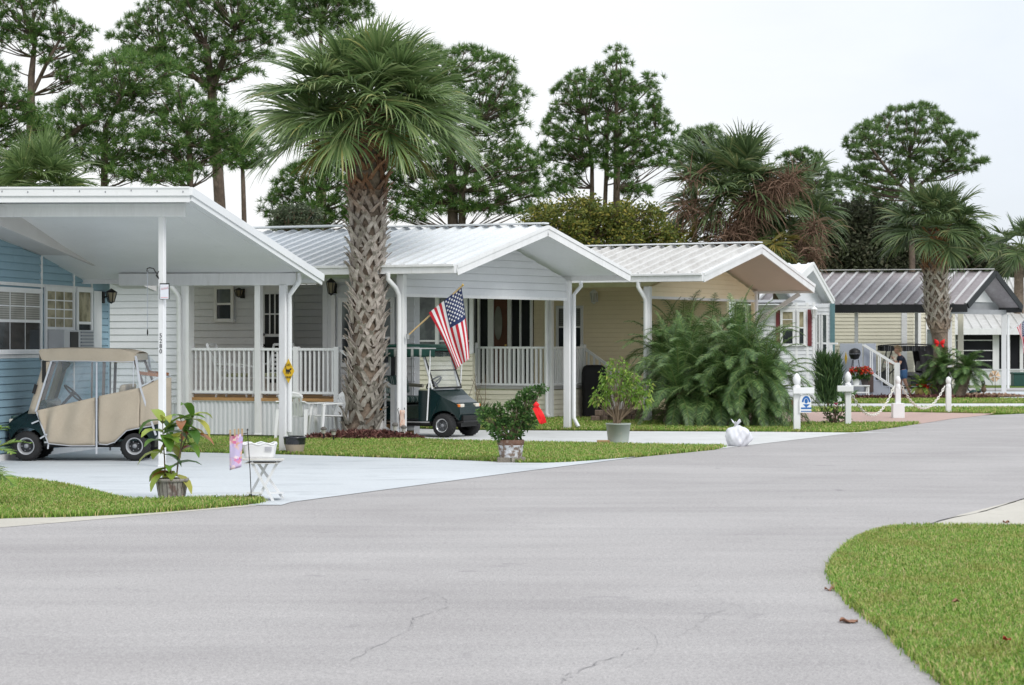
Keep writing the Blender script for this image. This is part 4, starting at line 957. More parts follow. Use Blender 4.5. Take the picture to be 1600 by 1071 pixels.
pine('pine_tree', 'twin trunked pine close behind the big palm and white ribbed roof', 88, [[(708, 360, 17), (706, 280, 16), (703, 210, 13), (695, 130, 8)], [(722, 360, 12), (722, 300, 10), (735, 240, 7)], [(704, 240, 7), (730, 212, 6), (752, 190, 4)]],
     [(672, 78), (720, 76), (785, 90), (800, 130), (816, 152), (812, 225), (842, 262), (842, 290), (828, 335), (745, 340), (690, 330), (640, 345), (598, 342), (592, 300), (612, 220), (640, 120)], 20, 1, sp=.93, group=GP, extra=[(808, 170, 12), (832, 280, 12), (795, 110, 12)])
pine('pine_tree', 'low dark pine between the carport roof and the big palm trunk', 86, [[(500, 360, 12), (498, 300, 10), (505, 240, 7)]], [(432, 295), (448, 268), (500, 232), (545, 235), (560, 300), (555, 352), (425, 352), (418, 325)], 18, 1, sp=.9, group=GP)
pine('pine_tree', 'full conical pine standing above the yellow green oak', 98, [[(963, 335, 11), (964, 260, 10), (963, 180, 7), (963, 100, 3)], [(925, 330, 8), (925, 260, 6), (915, 180, 4)], [(945, 330, 7), (948, 250, 6), (950, 180, 4)], [(964, 240, 5), (1000, 215, 4), (1025, 205, 3)]],
     [(963, 78), (972, 92), (982, 128), (1000, 132), (1018, 120), (1020, 152), (1036, 175), (1048, 205), (1052, 240), (1045, 262), (1000, 250), (985, 280), (1010, 300), (985, 312), (950, 262), (915, 262), (880, 312), (855, 305), (878, 262), (852, 248), (852, 210), (866, 172), (880, 135), (905, 114), (926, 132), (946, 98)], 17, 1, sp=.92, group=GP, depth=.6)
pine('pine_tree', 'distant rounded pine between the conical pine and the shaggy palm', 118, [[(1085, 340, 9), (1085, 270, 8), (1090, 230, 5)], [(1085, 280, 5), (1060, 250, 4)]], [(1058, 228), (1075, 208), (1112, 204), (1128, 222), (1160, 218), (1182, 240), (1180, 290), (1130, 290), (1062, 270)], 15, 1, PINE_F, sp=.95, group=GP)
pine('pine_tree', 'small distant pine beside the shaggy palm with a ragged crown', 115, [[(1262, 350, 8), (1260, 290, 7), (1255, 255, 4)]], [(1226, 246), (1250, 234), (1272, 240), (1285, 262), (1304, 275), (1300, 296), (1312, 318), (1300, 335), (1240, 330), (1232, 280)], 13, 1, PINE_F, sp=.95, group=GP)
pine('pine_tree', 'umbrella crowned pine standing apart above the trunk palm', 104, [[(1425, 400, 10), (1424, 340, 9), (1425, 290, 8), (1420, 245, 6)], [(1425, 300, 6), (1460, 270, 5), (1490, 240, 4)], [(1424, 310, 6), (1390, 270, 5), (1360, 230, 4)]],
     [(1328, 208), (1350, 196), (1382, 182), (1395, 170), (1430, 162), (1472, 172), (1478, 192), (1462, 205), (1490, 196), (1518, 210), (1512, 228), (1534, 245), (1534, 270), (1512, 276), (1470, 262), (1458, 280), (1400, 290), (1375, 300), (1322, 302), (1310, 268), (1330, 250)], 16, 1, PINE_F, sp=1.0, group=GP, depth=.55, flat=.5)
pine('pine_tree', 'low wide pine spreading under the umbrella crowned pine', 108, [[(1390, 420, 8), (1390, 380, 7), (1385, 330, 5)]], [(1330, 310), (1400, 300), (1440, 318), (1560, 372), (1562, 398), (1500, 400), (1470, 380), (1350, 350)], 13, .8, PINE_F, sp=1.0, group=GP)
pine('oak_tree', 'yellow green oak rounded behind the two ribbed roofs', 72, [[(930, 400, 12), (930, 370, 10)]], [(826, 352), (838, 328), (868, 322), (884, 336), (902, 316), (935, 318), (950, 338), (972, 324), (1012, 326), (1030, 346), (1048, 362), (1048, 395), (820, 395)], 17, 1, OLIVE, sp=.80, group=GP, kind=.9, ntuft=85, both=2, bark=TWIG)
pine('oak_tree', 'grey green oak mass behind the brown stained roof', 106, [[(1330, 430, 14), (1330, 380, 12)]], [(1262, 362), (1290, 342), (1330, 328), (1372, 334), (1410, 345), (1420, 430), (1258, 430)], 19, 1, OAK, sp=.72, group=GP, kind=1.0, ntuft=60, both=3, bark=TWIG)
pine('oak_tree', 'dark oak mass between trunk palm and frame edge', 110, [[(1500, 430, 14), (1500, 390, 12)]], [(1420, 350), (1470, 352), (1520, 378), (1560, 402), (1640, 408), (1640, 430), (1420, 430)], 18, 1, OAK, sp=.72, group=GP, kind=1.0, ntuft=60, both=3, bark=TWIG)
pine('oak_tree', 'pale grey green treetop low between the carport roof and the white ridge', 76, [[(455, 400, 8), (455, 372, 6)]], [(428, 352), (436, 330), (470, 322), (496, 332), (500, 362), (430, 362)], 10, .8, GREYG, sp=.9, group=GP, kind=.7, ntuft=90, bark=TWIG)
pine('oak_tree', 'brown and green leafed tree beyond the oaks at the frame edge', 112, [[(1560, 430, 8), (1562, 405, 6)]], [(1530, 400), (1560, 392), (1590, 398), (1640, 402), (1640, 425), (1530, 425)], 11, .8, LEAF('russet_leaves', [(0, (.10, .05, .04)), (.5, (.16, .09, .06)), (1, (.10, .12, .05))]), sp=.8, group=GP, kind=1, ntuft=60, bark=TWIG)

# ---------------------------------------------------------------- palms
def strips(P0, D0, S0, L, w, seg, droop, taper=1.0):
    """many drooping ribbons at once -> verts, quads. P0,D0,S0: (n,3); L,w,droop: (n,)"""
    n = len(P0); V = np.zeros((n, seg+1, 2, 3)); p = P0.copy(); d = unit(D0)
    for k in range(seg+1):
        f = k/seg; ww = w*(np.clip(1.0-f**2.2, .04, 1))*(.35+.65*min(1, f*5+.2))*taper
        s = unit(S0-d*np.sum(S0*d, 1, keepdims=True))
        V[:, k, 0] = p-s*ww[:, None]/2; V[:, k, 1] = p+s*ww[:, None]/2
        d = d.copy(); d[:, 2] -= droop*(.12+f*f*2.4)/seg; d = unit(d); p = p+d*(L/seg)[:, None]
    idx = np.arange(n*(seg+1)*2).reshape(n, seg+1, 2)
    F = np.stack([idx[:, :-1, 0], idx[:, :-1, 1], idx[:, 1:, 1], idx[:, 1:, 0]], -1).reshape(-1, 4)
    return V.reshape(-1, 3), F
def fan_leaf(base, az, el, pet, R, nl=46, droop=.9, w=.05, curl=.5):
    """one fan palm leaf: curved stalk, then ribbons spreading from a down-curving midrib"""
    out = np.array([math.cos(az), math.sin(az), 0.]); up = np.array([0, 0, 1.])
    d = out*math.cos(el)+up*math.sin(el); p = np.array(base, float); path = [p.copy()]
    for k in range(5):
        p = p+d*pet/5; d = unit(d-up*(.035+.05*math.cos(el))*pet); path.append(p.copy())
    side = unit(np.cross(d, up)) if abs(d[2]) < .98 else np.array([-out[1], out[0], 0]); nrm = np.cross(side, d)
    roll = random.gauss(0, .35); side, nrm = side*math.cos(roll)+nrm*math.sin(roll), nrm*math.cos(roll)-side*math.sin(roll)
    a = np.linspace(-1, 1, nl)*math.radians(118); rnd = RNG.normal(size=nl)
    D = d*np.cos(a)[:, None]+side*np.sin(a)[:, None]+nrm*(.28*np.abs(np.sin(a))+.06*rnd)[:, None]
    rib = np.clip(np.cos(a), 0, 1)*.28*R
    mid = unit(d-up*curl*.5)
    P = p+mid*rib[:, None]
    S = unit(np.cross(D, nrm))*.8+nrm*(RNG.uniform(-.7, .7, nl))[:, None]
    L = R*(.62+.30*np.cos(a*.75))*RNG.uniform(.88, 1.08, nl)
    V, F = strips(P, D, S, L, np.full(nl, w)*RNG.uniform(.75, 1.15, nl), 5, droop*RNG.uniform(.6, 1.5, nl)*(.55+.6*np.cos(a*.6)))
    return V, F, path
def merge(parts):
    VV, FF, o = [], [], 0
    for V, F in parts: VV.append(V); FF.append(F+o); o += len(V)
    return np.concatenate(VV), np.concatenate(FF)
BOOT = None
def boot_mat(name, z0, z1, low, mid, high):
    m, nt, b = _new(name); co = _coord(nt, 'Object')
    sp = nt.nodes.new('ShaderNodeSeparateXYZ'); nt.links.new(co, sp.inputs[0])
    mr = nt.nodes.new('ShaderNodeMapRange'); mr.inputs[1].default_value = z0; mr.inputs[2].default_value = z1; nt.links.new(sp.outputs[2], mr.inputs[0])
    ad = nt.nodes.new('ShaderNodeMath'); ad.operation = 'MULTIPLY_ADD'; nt.links.new(_noise(nt, 5, 4, .6, co), ad.inputs[0]); ad.inputs[1].default_value = .24; nt.links.new(mr.outputs[0], ad.inputs[2])
    base = _ramp(nt, ad.outputs[0], [(.12, low), (.34, mid), (.78, mid), (.92, high), (1, high)])
    geo = nt.nodes.new('ShaderNodeNewGeometry')
    rnd = _ramp(nt, geo.outputs['Random Per Island'], [(0, (.62, .6, .58)), (1, (1.18, 1.18, 1.18))])
    gr = _ramp(nt, _noise(nt, 26, 5, .7, _coord(nt, 'Object', (1, 1, .3))), [(.3, (.6, .58, .55)), (.68, (1.15, 1.15, 1.15))])
    for g in (rnd, gr):
        mm = nt.nodes.new('ShaderNodeMix'); mm.data_type = 'RGBA'; mm.blend_type = 'MULTIPLY'; mm.inputs[0].default_value = 1
        nt.links.new(base, mm.inputs[6]); nt.links.new(g, mm.inputs[7]); base = mm.outputs[2]
    nt.links.new(base, b.inputs['Base Color']); b.inputs['Roughness'].default_value = .85; b.inputs['Specular IOR Level'].default_value = .2
    _bump(nt, b, _noise(nt, 40, 4, .7, co), .5, .01)
    return m
def booted_trunk(t, path, radii, mat, core, dz=.165, around=7, z0=.1, wd=.085, k0=1.0, messy=.5):
    """palm trunk: core under a lattice of split, woody leaf bases"""
    mb = MB(); mb.tube(path, radii, 16)
    zs = [p.z for p in path]
    def axis(z):
        for i in range(len(path)-1):
            if z <= zs[i+1] or i == len(path)-2:
                f = (z-zs[i])/(zs[i+1]-zs[i]); return lerp(path[i], path[i+1], f), lerp(radii[i], radii[i+1], f)
    core_o = mb.build('trunk', core, t)
    b = MB(); row = 0; z = z0+zs[0]
    while z < zs[-1]-.05:
        top = (z-zs[0])/(zs[-1]-zs[0])
        for j in range(around):
            th = 2*PI*(j+.5*(row % 2))/around+random.gauss(0, .10); zz = z+random.gauss(0, .036); da = PI/around*1.12
            jit = messy*max(0, .45-top)*2
            def q(a, h, off):
                c, r = axis(min(max(h, zs[0]+.02), zs[-1])); rr = r+off; return Vector((c.x+rr*math.cos(a), c.y+rr*math.sin(a), h))
            if random.random() < .08+.15*jit: continue
            w = wd*random.uniform(.8, 1.2); hgt = dz*1.75*random.uniform(.72, 1.25)
            for sgn in (-1, 1):
                if random.random() < .12*jit: continue
                A = [(sgn*da*1.0, 0, .012), (sgn*da*.55, hgt*.42, .05), (sgn*da*.08, hgt*.82, .085), (-sgn*da*(.14+.1*random.random()), hgt*(1.12+.12*random.random()), .13+.05*random.random()+.05*top)]
                ring = []
                for k, (da_, h_, of) in enumerate(A):
                    wa = w*(1, .95, .75, .3)[k]/(axis(zz+h_ if zz+h_ < zs[-1] else zs[-1])[1]+of)/2; th2 = th+da_+random.gauss(0, .05)*jit
                    ring.append([q(th2-wa, zz+h_-sgn*0, of*k0), q(th2+wa, zz+h_, of*k0), q(th2+wa*.9, zz+h_+.01, of*k0+.028), q(th2-wa*.9, zz+h_+.01, of*k0+.028)])
                vs = [p for r_ in ring for p in r_]; fs = [(0, 1, 2, 3), (12, 15, 14, 13)]
                for k in range(3):
                    o = 4*k
                    fs += [(o+e, o+(e+1) % 4, o+4+(e+1) % 4, o+4+e) for e in range(4)]
                b.add(vs, fs)
        z += dz; row += 1
    b.build('boot', mat, core_o)
    return core_o
def fan_crown(name, c, n, pet, R, mat, parent, elmin=-.7, elmax=1.35, droop=.9, w=.05, nl=46, stalk=None, klo=.82):
    parts = []; st = MB(); g = 2.399963
    for i in range(n):
        f = (i+.5)/n; el = lerp(elmax, elmin, f**.85)+random.gauss(0, .1); az = i*g+random.gauss(0, .2)
        k = lerp(klo, 1.05, min(1, f*1.5))*random.uniform(.88, 1.1)
        V, F, path = fan_leaf(c, az, el, pet*k, R*k, nl, droop*lerp(.7, 1.25, f), w)
        parts.append((V, F)); st.tube(path, [.022, .02, .018, .016, .014, .012], 5)
    V, F = merge(parts); np_obj(name, V, F, mat, parent); st.build('stalk', stalk or STEM, parent)
# the big cabbage palm
pb = gnd(563, 684.5); YP = pb.y
bp = thing('palm_tree', 'big cabbage palm with criss-cross boot trunk in the dark mulch bed', 'palm', pb)
tp = [(562, 683), (569, 620), (573, 540), (574, 460), (574, 380), (574, 310), (575, 250), (576, 175)]; tr_ = [24, 22.5, 21.5, 21, 21.5, 23.5, 27, 27]
path = [at(a, b, YP) for a, b in tp]; path[0].z = 0
BM = boot_mat('palm_boots', .3, 6.1, (.36, .345, .31), (.52, .475, .44), (.27, .145, .085))
COREM = M('palm_core', (.20, .155, .12), .95, .35, 6, (.07, .05, .035), grain=.3, gscale=20, bump=.6)
booted_trunk(bp, path, [r*YP/FL for r in tr_], BM, COREM, dz=.150, around=8, wd=.098)
cc = at(571, 172, YP)
fan_crown('crown', cc, 84, 1.10, 1.24, PALM, bp, -.12, 1.45, .82, .050, 62, klo=.64)
st = MB()
for i in range(5):
    V, F, pth = fan_leaf(at(572, 180, YP), i*1.26+random.uniform(0, .4), -.35-.2*random.random(), 1.1, .75, 34, 1.3, .04); np_obj('old_frond', V, F, PALMY, bp); st.tube(pth, .014, 5)
st.build('old_stalk', WOOD, bp)
bs = MB()       # old brown stalk stubs and seed stems under the crown
for i in range(70):
    a = random.uniform(0, 2*PI); z = random.uniform(-.55, .15); q = cc+Vector((.30*math.cos(a), .30*math.sin(a), z-.15)); e = q+Vector((.28*math.cos(a), .28*math.sin(a), .22+.1*random.random())); bs.tube([q, lerp(q, e, .5)+Vector((0, 0, .02)), e], [.04, .032, .016], 5)
bs.build('stub', M('brown_stub', (.17, .095, .055), .9, .3, 8, (.27, .18, .11)), bp)
ss = MB()
for i in range(12):
    a = random.uniform(0, 2*PI); q = cc+Vector((.1*math.cos(a), .1*math.sin(a), .1)); P = [q]
    for k in range(1, 6): f = k/5; P.append(q+Vector((math.cos(a)*1.1*f, math.sin(a)*1.1*f, .5*f-1.0*f*f)))
    ss.tube(P, [.016, .013, .01, .008, .006, .004], 4)
ss.build('seed_stem', DEAD, bp)
# palm top behind the carport roof
q = at(58, 330, 62); t = thing('palm_tree', 'fan palm top showing behind the tall carport roof below the pines', 'palm', (q.x, q.y, 0))
mb = MB(); mb.tube([(q.x, q.y, 0), (q.x, q.y, 5.2)], [.3, .25], 12); mb.build('trunk', COREM, t)
fan_crown('crown', at(62, 280, 62), 44, .62, 1.0, PALM, t, -.3, 1.4, .8, .045, 40)
# shaggy palm behind the cream house
YC = 76; q = at(1165, 330, YC); t = thing('palm_tree', 'shaggy palm with brown dead fronds and vines behind the cream house', 'palm', (q.x, q.y, 0))
mb = MB(); mb.tube([(q.x, q.y, 0), (q.x+.1, q.y, 4.8)], [.35, .4], 12); mb.build('trunk', COREM, t); mb = MB(); mb.tube([(q.x+1.2, q.y+.5, 0), (q.x+1.3, q.y+.5, 4.2)], [.3, .33], 12); mb.build('trunk', COREM, t)
fan_crown('crown', at(1148, 300, YC), 52, 1.3, 1.45, PALMF, t, -.25, 1.4, .9, .075, 44)
fan_crown('crown', at(1228, 322, YC+.8), 34, 1.15, 1.3, PALMF, t, -.6, 1.1, 1.1, .07, 38)
fan_crown('yellow_frond', at(1085, 375, YC-1.2), 9, .5, .95, PALMY, t, -.5, .8, 1.1, .06, 34)
fan_crown('yellow_frond', at(1190, 372, YC-1.6), 11, .7, 1.0, PALMY, t, -.9, .3, 1.2, .06, 34)
fan_crown('low_frond', at(1215, 385, YC-1.4), 12, .7, 1.0, PALM, t, -.9, .3, 1.2, .06, 34)
parts = []
for (x, y, r, n) in ((1180, 325, 30, 420), (1140, 365, 32, 420), (1105, 345, 24, 200), (1210, 300, 26, 300), (1235, 285, 22, 160), (1262, 395, 26, 260), (1070, 330, 18, 110), (1080, 280, 12, 60), (1165, 395, 24, 260), (1270, 360, 20, 140), (1128, 395, 22, 200)):
    c = at(x, y, YC-1.7); R = r*YC/FL; u = rand_dirs(n)*R*RNG.uniform(.2, 1.05, (n, 1)); P = np.array(c)+u*np.array([1, 1, .8])
    D = rand_dirs(n)*.8+np.array([0, -.2, .1]); parts.append(strips(P, D, rand_dirs(n), RNG.uniform(.5, 1.2, n), np.full(n, .028), 5, np.full(n, 2.0)))
V, F = merge(parts); np_obj('dead_vine', V, F, DEAD, t)
# cabbage palm by the brown stained carport
YR = 76.5; q = gnd(1467, 621); t = thing('palm_tree', 'slim cabbage palm with red bow on its trunk beside the brown stained carport', 'palm', q); YR = q.y
pts = [(1467, 621), (1468, 580), (1470, 545), (1468, 520), (1464, 480), (1462, 440), (1461, 405), (1462, 362)]
path = [at(a, b, YR) for a, b in pts]; path[0].z = 0
mb = MB(); mb.tube(path[:4], [x*YR/FL for x in (13, 12.5, 11, 13)], 14); mb.build('trunk', COREM, t)
BM2 = boot_mat('palm_boots_far', 2.0, 5.1, (.36, .22, .13), (.50, .46, .42), (.34, .16, .08))
booted_trunk(t, path[3:], [x*YR/FL for x in (14, 15.5, 15.5, 16.5, 15)], BM2, COREM, dz=.185, around=7, wd=.10, messy=.1)
fan_crown('crown', at(1463, 352, YR), 46, .92, 1.08, PALMF, t, -.38, 1.4, 1.0, .06, 44, klo=.75)
b_ = MB()      # red bow on the trunk
c = at(1468, 536, YR-.33)
for s in (-1, 1):
    b_.grid(lambda u, v: c+Vector((s*(.02+.15*u), -.05*math.sin(u*PI), (.11-.05*u)*(v-.5)*2*(.3+u)+.05*u)), 5, 3); b_.grid(lambda u, v: c+Vector((s*(.02+.16*u)+(v-.5)*.08, -.03, -.20*u+.03*math.sin(7*u))), 5, 2)
tag(b_.build('bow', RED, solid=.01), 'red bow tied on the slim cabbage palm trunk', 'bow')
# palm at the frame edge
q = at(1592, 400, 100); t = thing('palm_tree', 'distant feathery palm crown at the frame edge above the far roof', 'palm', (q.x, q.y, 0))
mb = MB(); mb.tube([(q.x, q.y, 0), (q.x, q.y, 5.6)], [.25, .2], 8); mb.build('trunk', COREM, t)
fan_crown('crown', at(1595, 385, 100), 22, .9, 1.1, PALMF, t, -.5, 1.3, .9, .08, 30)

def frond(base, az, el, L, nl, leaf, droop, arch, w=.022, seg=10):
    """one feather frond: arching rib with drooping leaflets on both sides"""
    out = np.array([math.cos(az), math.sin(az), 0.]); up = np.array([0, 0, 1.]); d = unit(out*math.cos(el)+up*math.sin(el)); p = np.array(base, float)
    pts = [p.copy()]; ds = [d.copy()]
    for k in range(seg):
        p = p+d*L/seg; d = unit(d-up*arch*(.35+1.3*k/seg)/seg); pts.append(p.copy()); ds.append(d.copy())
    f = np.linspace(.12, .995, nl); x = f*seg; i = np.minimum(x.astype(int), seg-1); fr = (x-i)[:, None]
    pts = np.array(pts); ds = np.array(ds); P = pts[i]*(1-fr)+pts[i+1]*fr; D = unit(ds[i]*(1-fr)+ds[i+1]*fr)
    S = unit(np.cross(D, up)+1e-6); N = np.cross(S, D); out_ = []
    for s in (-1, 1):
        l = leaf*np.sin(np.clip(f*1.02, 0, 1)*PI*.86+.30)**.7*RNG.uniform(.85, 1.1, nl)
        dd = unit(S*s*1.0+D*.75+N*RNG.uniform(.0, .45, nl)[:, None])
        out_.append(strips(P, dd, D, l, np.full(nl, w), 4, droop*RNG.uniform(.7, 1.4, nl)))
    V, F = merge(out_); return V, F, pts
def feather_crown(c, n, L, leaf, parts, st, nl=44, elmin=-.3, elmax=1.45, droop=.9, arch=2.0, w=.022):
    for i in range(n):
        f = (i+.5)/n; el = lerp(elmax, elmin, f)+random.gauss(0, .08); az = i*2.399963+random.gauss(0, .2)
        V, F, p = frond(c, az, el, L*random.uniform(.85, 1.12), nl, leaf, droop, arch*random.uniform(.8, 1.2), w); parts.append((V, F)); st.tube(list(map(Vector, p)), [.012]+[.010]*(len(p)-3)+[.005]*2, 4)
# big feathery palm clump
for lab, stems in (('wide feathery palm clump behind the brick edging, nearer the ficus pot', [(1040, 663, 1050, 548, 13), (1058, 665, 1075, 535, 12), (1085, 665, 1092, 572, 10), (1072, 660, 1066, 500, 10), (1045, 660, 1035, 520, 10), (1062, 666, 1060, 600, 9), (1090, 666, 1096, 610, 9), ]),
                   ('tall feathery palm clump beside the white sign post', [(1140, 667, 1150, 540, 13), (1115, 665, 1128, 575, 10), (1160, 667, 1172, 525, 12), (1172, 668, 1195, 560, 10), (1150, 662, 1148, 500, 10), (1178, 665, 1205, 592, 9), (1112, 662, 1110, 510, 9), (1125, 667, 1124, 615, 9), (1155, 668, 1158, 605, 9), (1180, 668, 1190, 628, 8)])):
    g0 = gnd(stems[0][0], stems[0][1]); t = thing('feather_palm', lab, 'palm', g0, group='feathery palms by the cream house')
    parts = []; st = MB(); tk = MB()
    for (bx, by, tx, ty, rp) in stems:
        ty = 542+max(0, ty-500)*.72
        g = gnd(bx, by); g.y += random.uniform(-.25, .35); top = at(tx, ty, g.y+random.uniform(-.2, .2)); tk.tube([g, lerp(g, top, .5)+Vector((.03, 0, 0)), top], [rp*.0062, rp*.0055, rp*.006], 8)
        feather_crown(top, 32, 1.38, .25, parts, st, 48, -.75, 1.45, 1.3, 2.0, .0140)
    V, F = merge(parts); np_obj('crown', V, F, FEATH, t); st.build('stalk', STEM, t); tk.build('trunk', COREM, t)
for lab, stems in (('short feathery palm leaning beside the red bow palm', [(1495, 623, 1512, 578, 18)]), ('low feathery palm growing against the slim cabbage palm', [(1480, 622, 1474, 575, 13)])):
    g = gnd(stems[0][0], stems[0][1]); t = thing('feather_palm', lab, 'palm', g, group='feathery palms by the brown stained carport'); parts = []; st = MB(); tk = MB(); top = at(stems[0][2], stems[0][3], g.y)
    tk.tube([g, lerp(g, top, .5), top], [.24, .2, .16], 10); feather_crown(top, 34, .95, .25, parts, st, 50, -.5, 1.3, 1.0, 1.9, .017)
    V, F = merge(parts); np_obj('crown', V, F, FEATH, t); st.build('stalk', STEM, t); tk.build('trunk', COREM, t)
# young frond tips at the frame edge
g = gnd(-62, 792); t = thing('feather_palm', 'small palm fronds poking in at the frame edge before the covered golf cart', 'palm', g); parts = []; st = MB()
feather_crown(g+Vector((0, 0, .35)), 16, .85, .26, parts, st, 20, .1, 1.2, .5, 1.4, .03); V, F = merge(parts); np_obj('crown', V, F, LIGHTG, t); st.build('stalk', STEM, t)
mb = MB(); mb.tube([g, g+Vector((0, 0, .3))], [.07, .05], 8); mb.build('trunk', COREM, t)
# spiky podocarpus shrub at the small white house
g = gnd(1294, 634.5); t = thing('shrub', 'upright spiky dark shrub in front of the small white bungalow porch', 'shrub', g)
n = 900; h = RNG.uniform(.1, 1.0, n); a = RNG.uniform(0, 2*PI, n); r = (.15+.22*np.sin(np.clip(h, 0, 1)*2.5))*np.sqrt(RNG.uniform(.1, 1, n))
P = np.stack([g.x+r*np.cos(a), g.y+r*np.sin(a), -.08+h*1.4], 1); D = np.stack([np.cos(a)*.2, np.sin(a)*.35, np.ones(n)], 1)
V1, F1 = strips(np.repeat(P, 3, 0), np.repeat(D, 3, 0)+RNG.normal(size=(3*n, 3))*.3, rand_dirs(3*n), RNG.uniform(.2, .42, 3*n), np.full(3*n, .028), 3, np.full(3*n, .3))
np_obj('foliage', V1, F1, LEAF('dark_spiky_leaves', [(0, (.02, .05, .015)), (.6, (.045, .095, .03)), (1, (.10, .17, .05))], .5, .2, .3), t); mb = MB()
for k in range(7): a = k*.9; mb.tube([g, g+Vector((.1*math.cos(a), .1*math.sin(a), .5)), g+Vector((.3*math.cos(a), .3*math.sin(a), 1.1))], [.03, .02, .01], 5)
mb.build('stem', TWIG, t)
g = gnd(1322, 632); t = thing('shrub', 'small grassy green plant at the foot of the plant table', 'plant', g); n = 160; a = RNG.uniform(0, 2*PI, n); P = np.tile(np.array(g), (n, 1)); D = np.stack([np.cos(a)*.6, np.sin(a)*.6, np.ones(n)], 1)
V1, F1 = strips(P, D, rand_dirs(n), RNG.uniform(.3, .65, n), np.full(n, .03), 5, np.full(n, 1.3)); np_obj('foliage', V1, F1, SHRUB, t)
# ================================================================ GOLF CARTS
TANF = M('tan_canvas', (.435, .375, .295), .8, .04, 1.2, (.395, .34, .265), grain=.05, gscale=60, c2lo=.5, c2hi=.8)
DGREEN = M('dark_green_enamel', (.004, .017, .018), .18, .1, 2, spec=.45)
DCART = M('charcoal_enamel', (.02, .022, .026), .3, .1, 2, spec=.5)
VINYL = CLEAR('clear_vinyl', .10, (.75, .82, .9), .05)
SHIELD = CLEAR('windscreen', .20, (.78, .80, .82), .05)
DCURT = M('black_mesh_curtain', (.035, .032, .035), .85, .15, 3)
WSTRIP = M('grey_white_binding', (.50, .52, .56), .6, .06, 4)
def striped(name, a, b, scale, axis='X', off=0.):
    m, nt, bs = _new(name); co = _coord(nt, 'Object'); w = nt.nodes.new('ShaderNodeTexWave'); w.bands_direction = axis; w.inputs['Scale'].default_value = scale; w.inputs['Phase Offset'].default_value = off
    nt.links.new(co, w.inputs['Vector']); nt.links.new(_ramp(nt, w.outputs['Fac'], [(.60, a), (.66, b), (.84, b), (.9, a)]), bs.inputs['Base Color']); bs.inputs['Roughness'].default_value = .7
    return m
STRIPE_G = striped('green_white_stripe', (.012, .07, .055), (.5, .52, .5), .55)
STRIPE_S = striped('striped_seat_vinyl', (.012, .05, .04), (.35, .38, .36), 1.6, 'Y')
STRIPE_D = striped('grey_black_stripe', (.03, .03, .032), (.22, .22, .23), 1.5)
def arch(cx, r, a0=15, a1=165, n=9, cz=.228): return [(cx+r*math.cos(math.radians(lerp(a1, a0, k/(n-1)))), cz+r*math.sin(math.radians(lerp(a1, a0, k/(n-1))))) for k in range(n)]
def prof(mb, pts, y0, y1, mi=0): mb.prism([(x, y0, z) for x, z in pts], (0, y1-y0, 0), mi)
def wheel(t, x, y, r=.228, w=.2, rimmat=STEEL, rimc=None):
    wt = MB(); s = 1 if y > 0 else -1
    wt.lathe([(r*.52, -w/2), (r*.8, -w/2), (r*.95, -w*.40), (r, -w*.2), (r, w*.2), (r*.95, w*.40), (r*.8, w/2), (r*.52, w/2)], (x, y, r), 28, axis='y', caps=False)
    wo = wt.build('wheel', RUBBER, t, local=True)
    tr_ = MB()
    for k in range(24):
        a = 2*PI*k/24; c = Vector((x+r*math.cos(a), y, r+r*math.sin(a))); tr_.beam(c+Vector((0, -w*.28, 0)), c+Vector((0, w*.28, 0)), .018, .012, up=(math.cos(a), 0, math.sin(a)))
    tr_.build('tread', RUBBER, wo, local=True)
    rm = MB(); o = s*w/2
    rm.lathe([(r*.58, o*1.05), (r*.55, o*1.08), (r*.50, o*.95), (r*.46, o*.55), (r*.42, o*.25)], (x, y, r), 24, axis='y', caps=False)
    rm.build('rim', rimmat, wo, local=True); hb = MB()
    dk = MB(); dk.lathe([(r*.45, o*.22), (r*.38, o*.30), (r*.24, o*.42), (r*.17, o*.62), (.001, o*.64)], (x, y, r), 24, axis='y'); dk.build('wheel_disc', rimc or GREYP, wo, local=True)
    for k in range(5): a = 2*PI*k/5; hb.lathe([(.008, o*.45), (.008, o*.7)], (x+.3*r*math.cos(a), y, r+.3*r*math.sin(a)), 6, axis='y')
    hb.lathe([(r*.15, o*.7), (r*.14, o*.95), (.001, o*.98)], (x, y, r), 12, axis='y'); hb.build('hub', GREYP, wo, local=True)
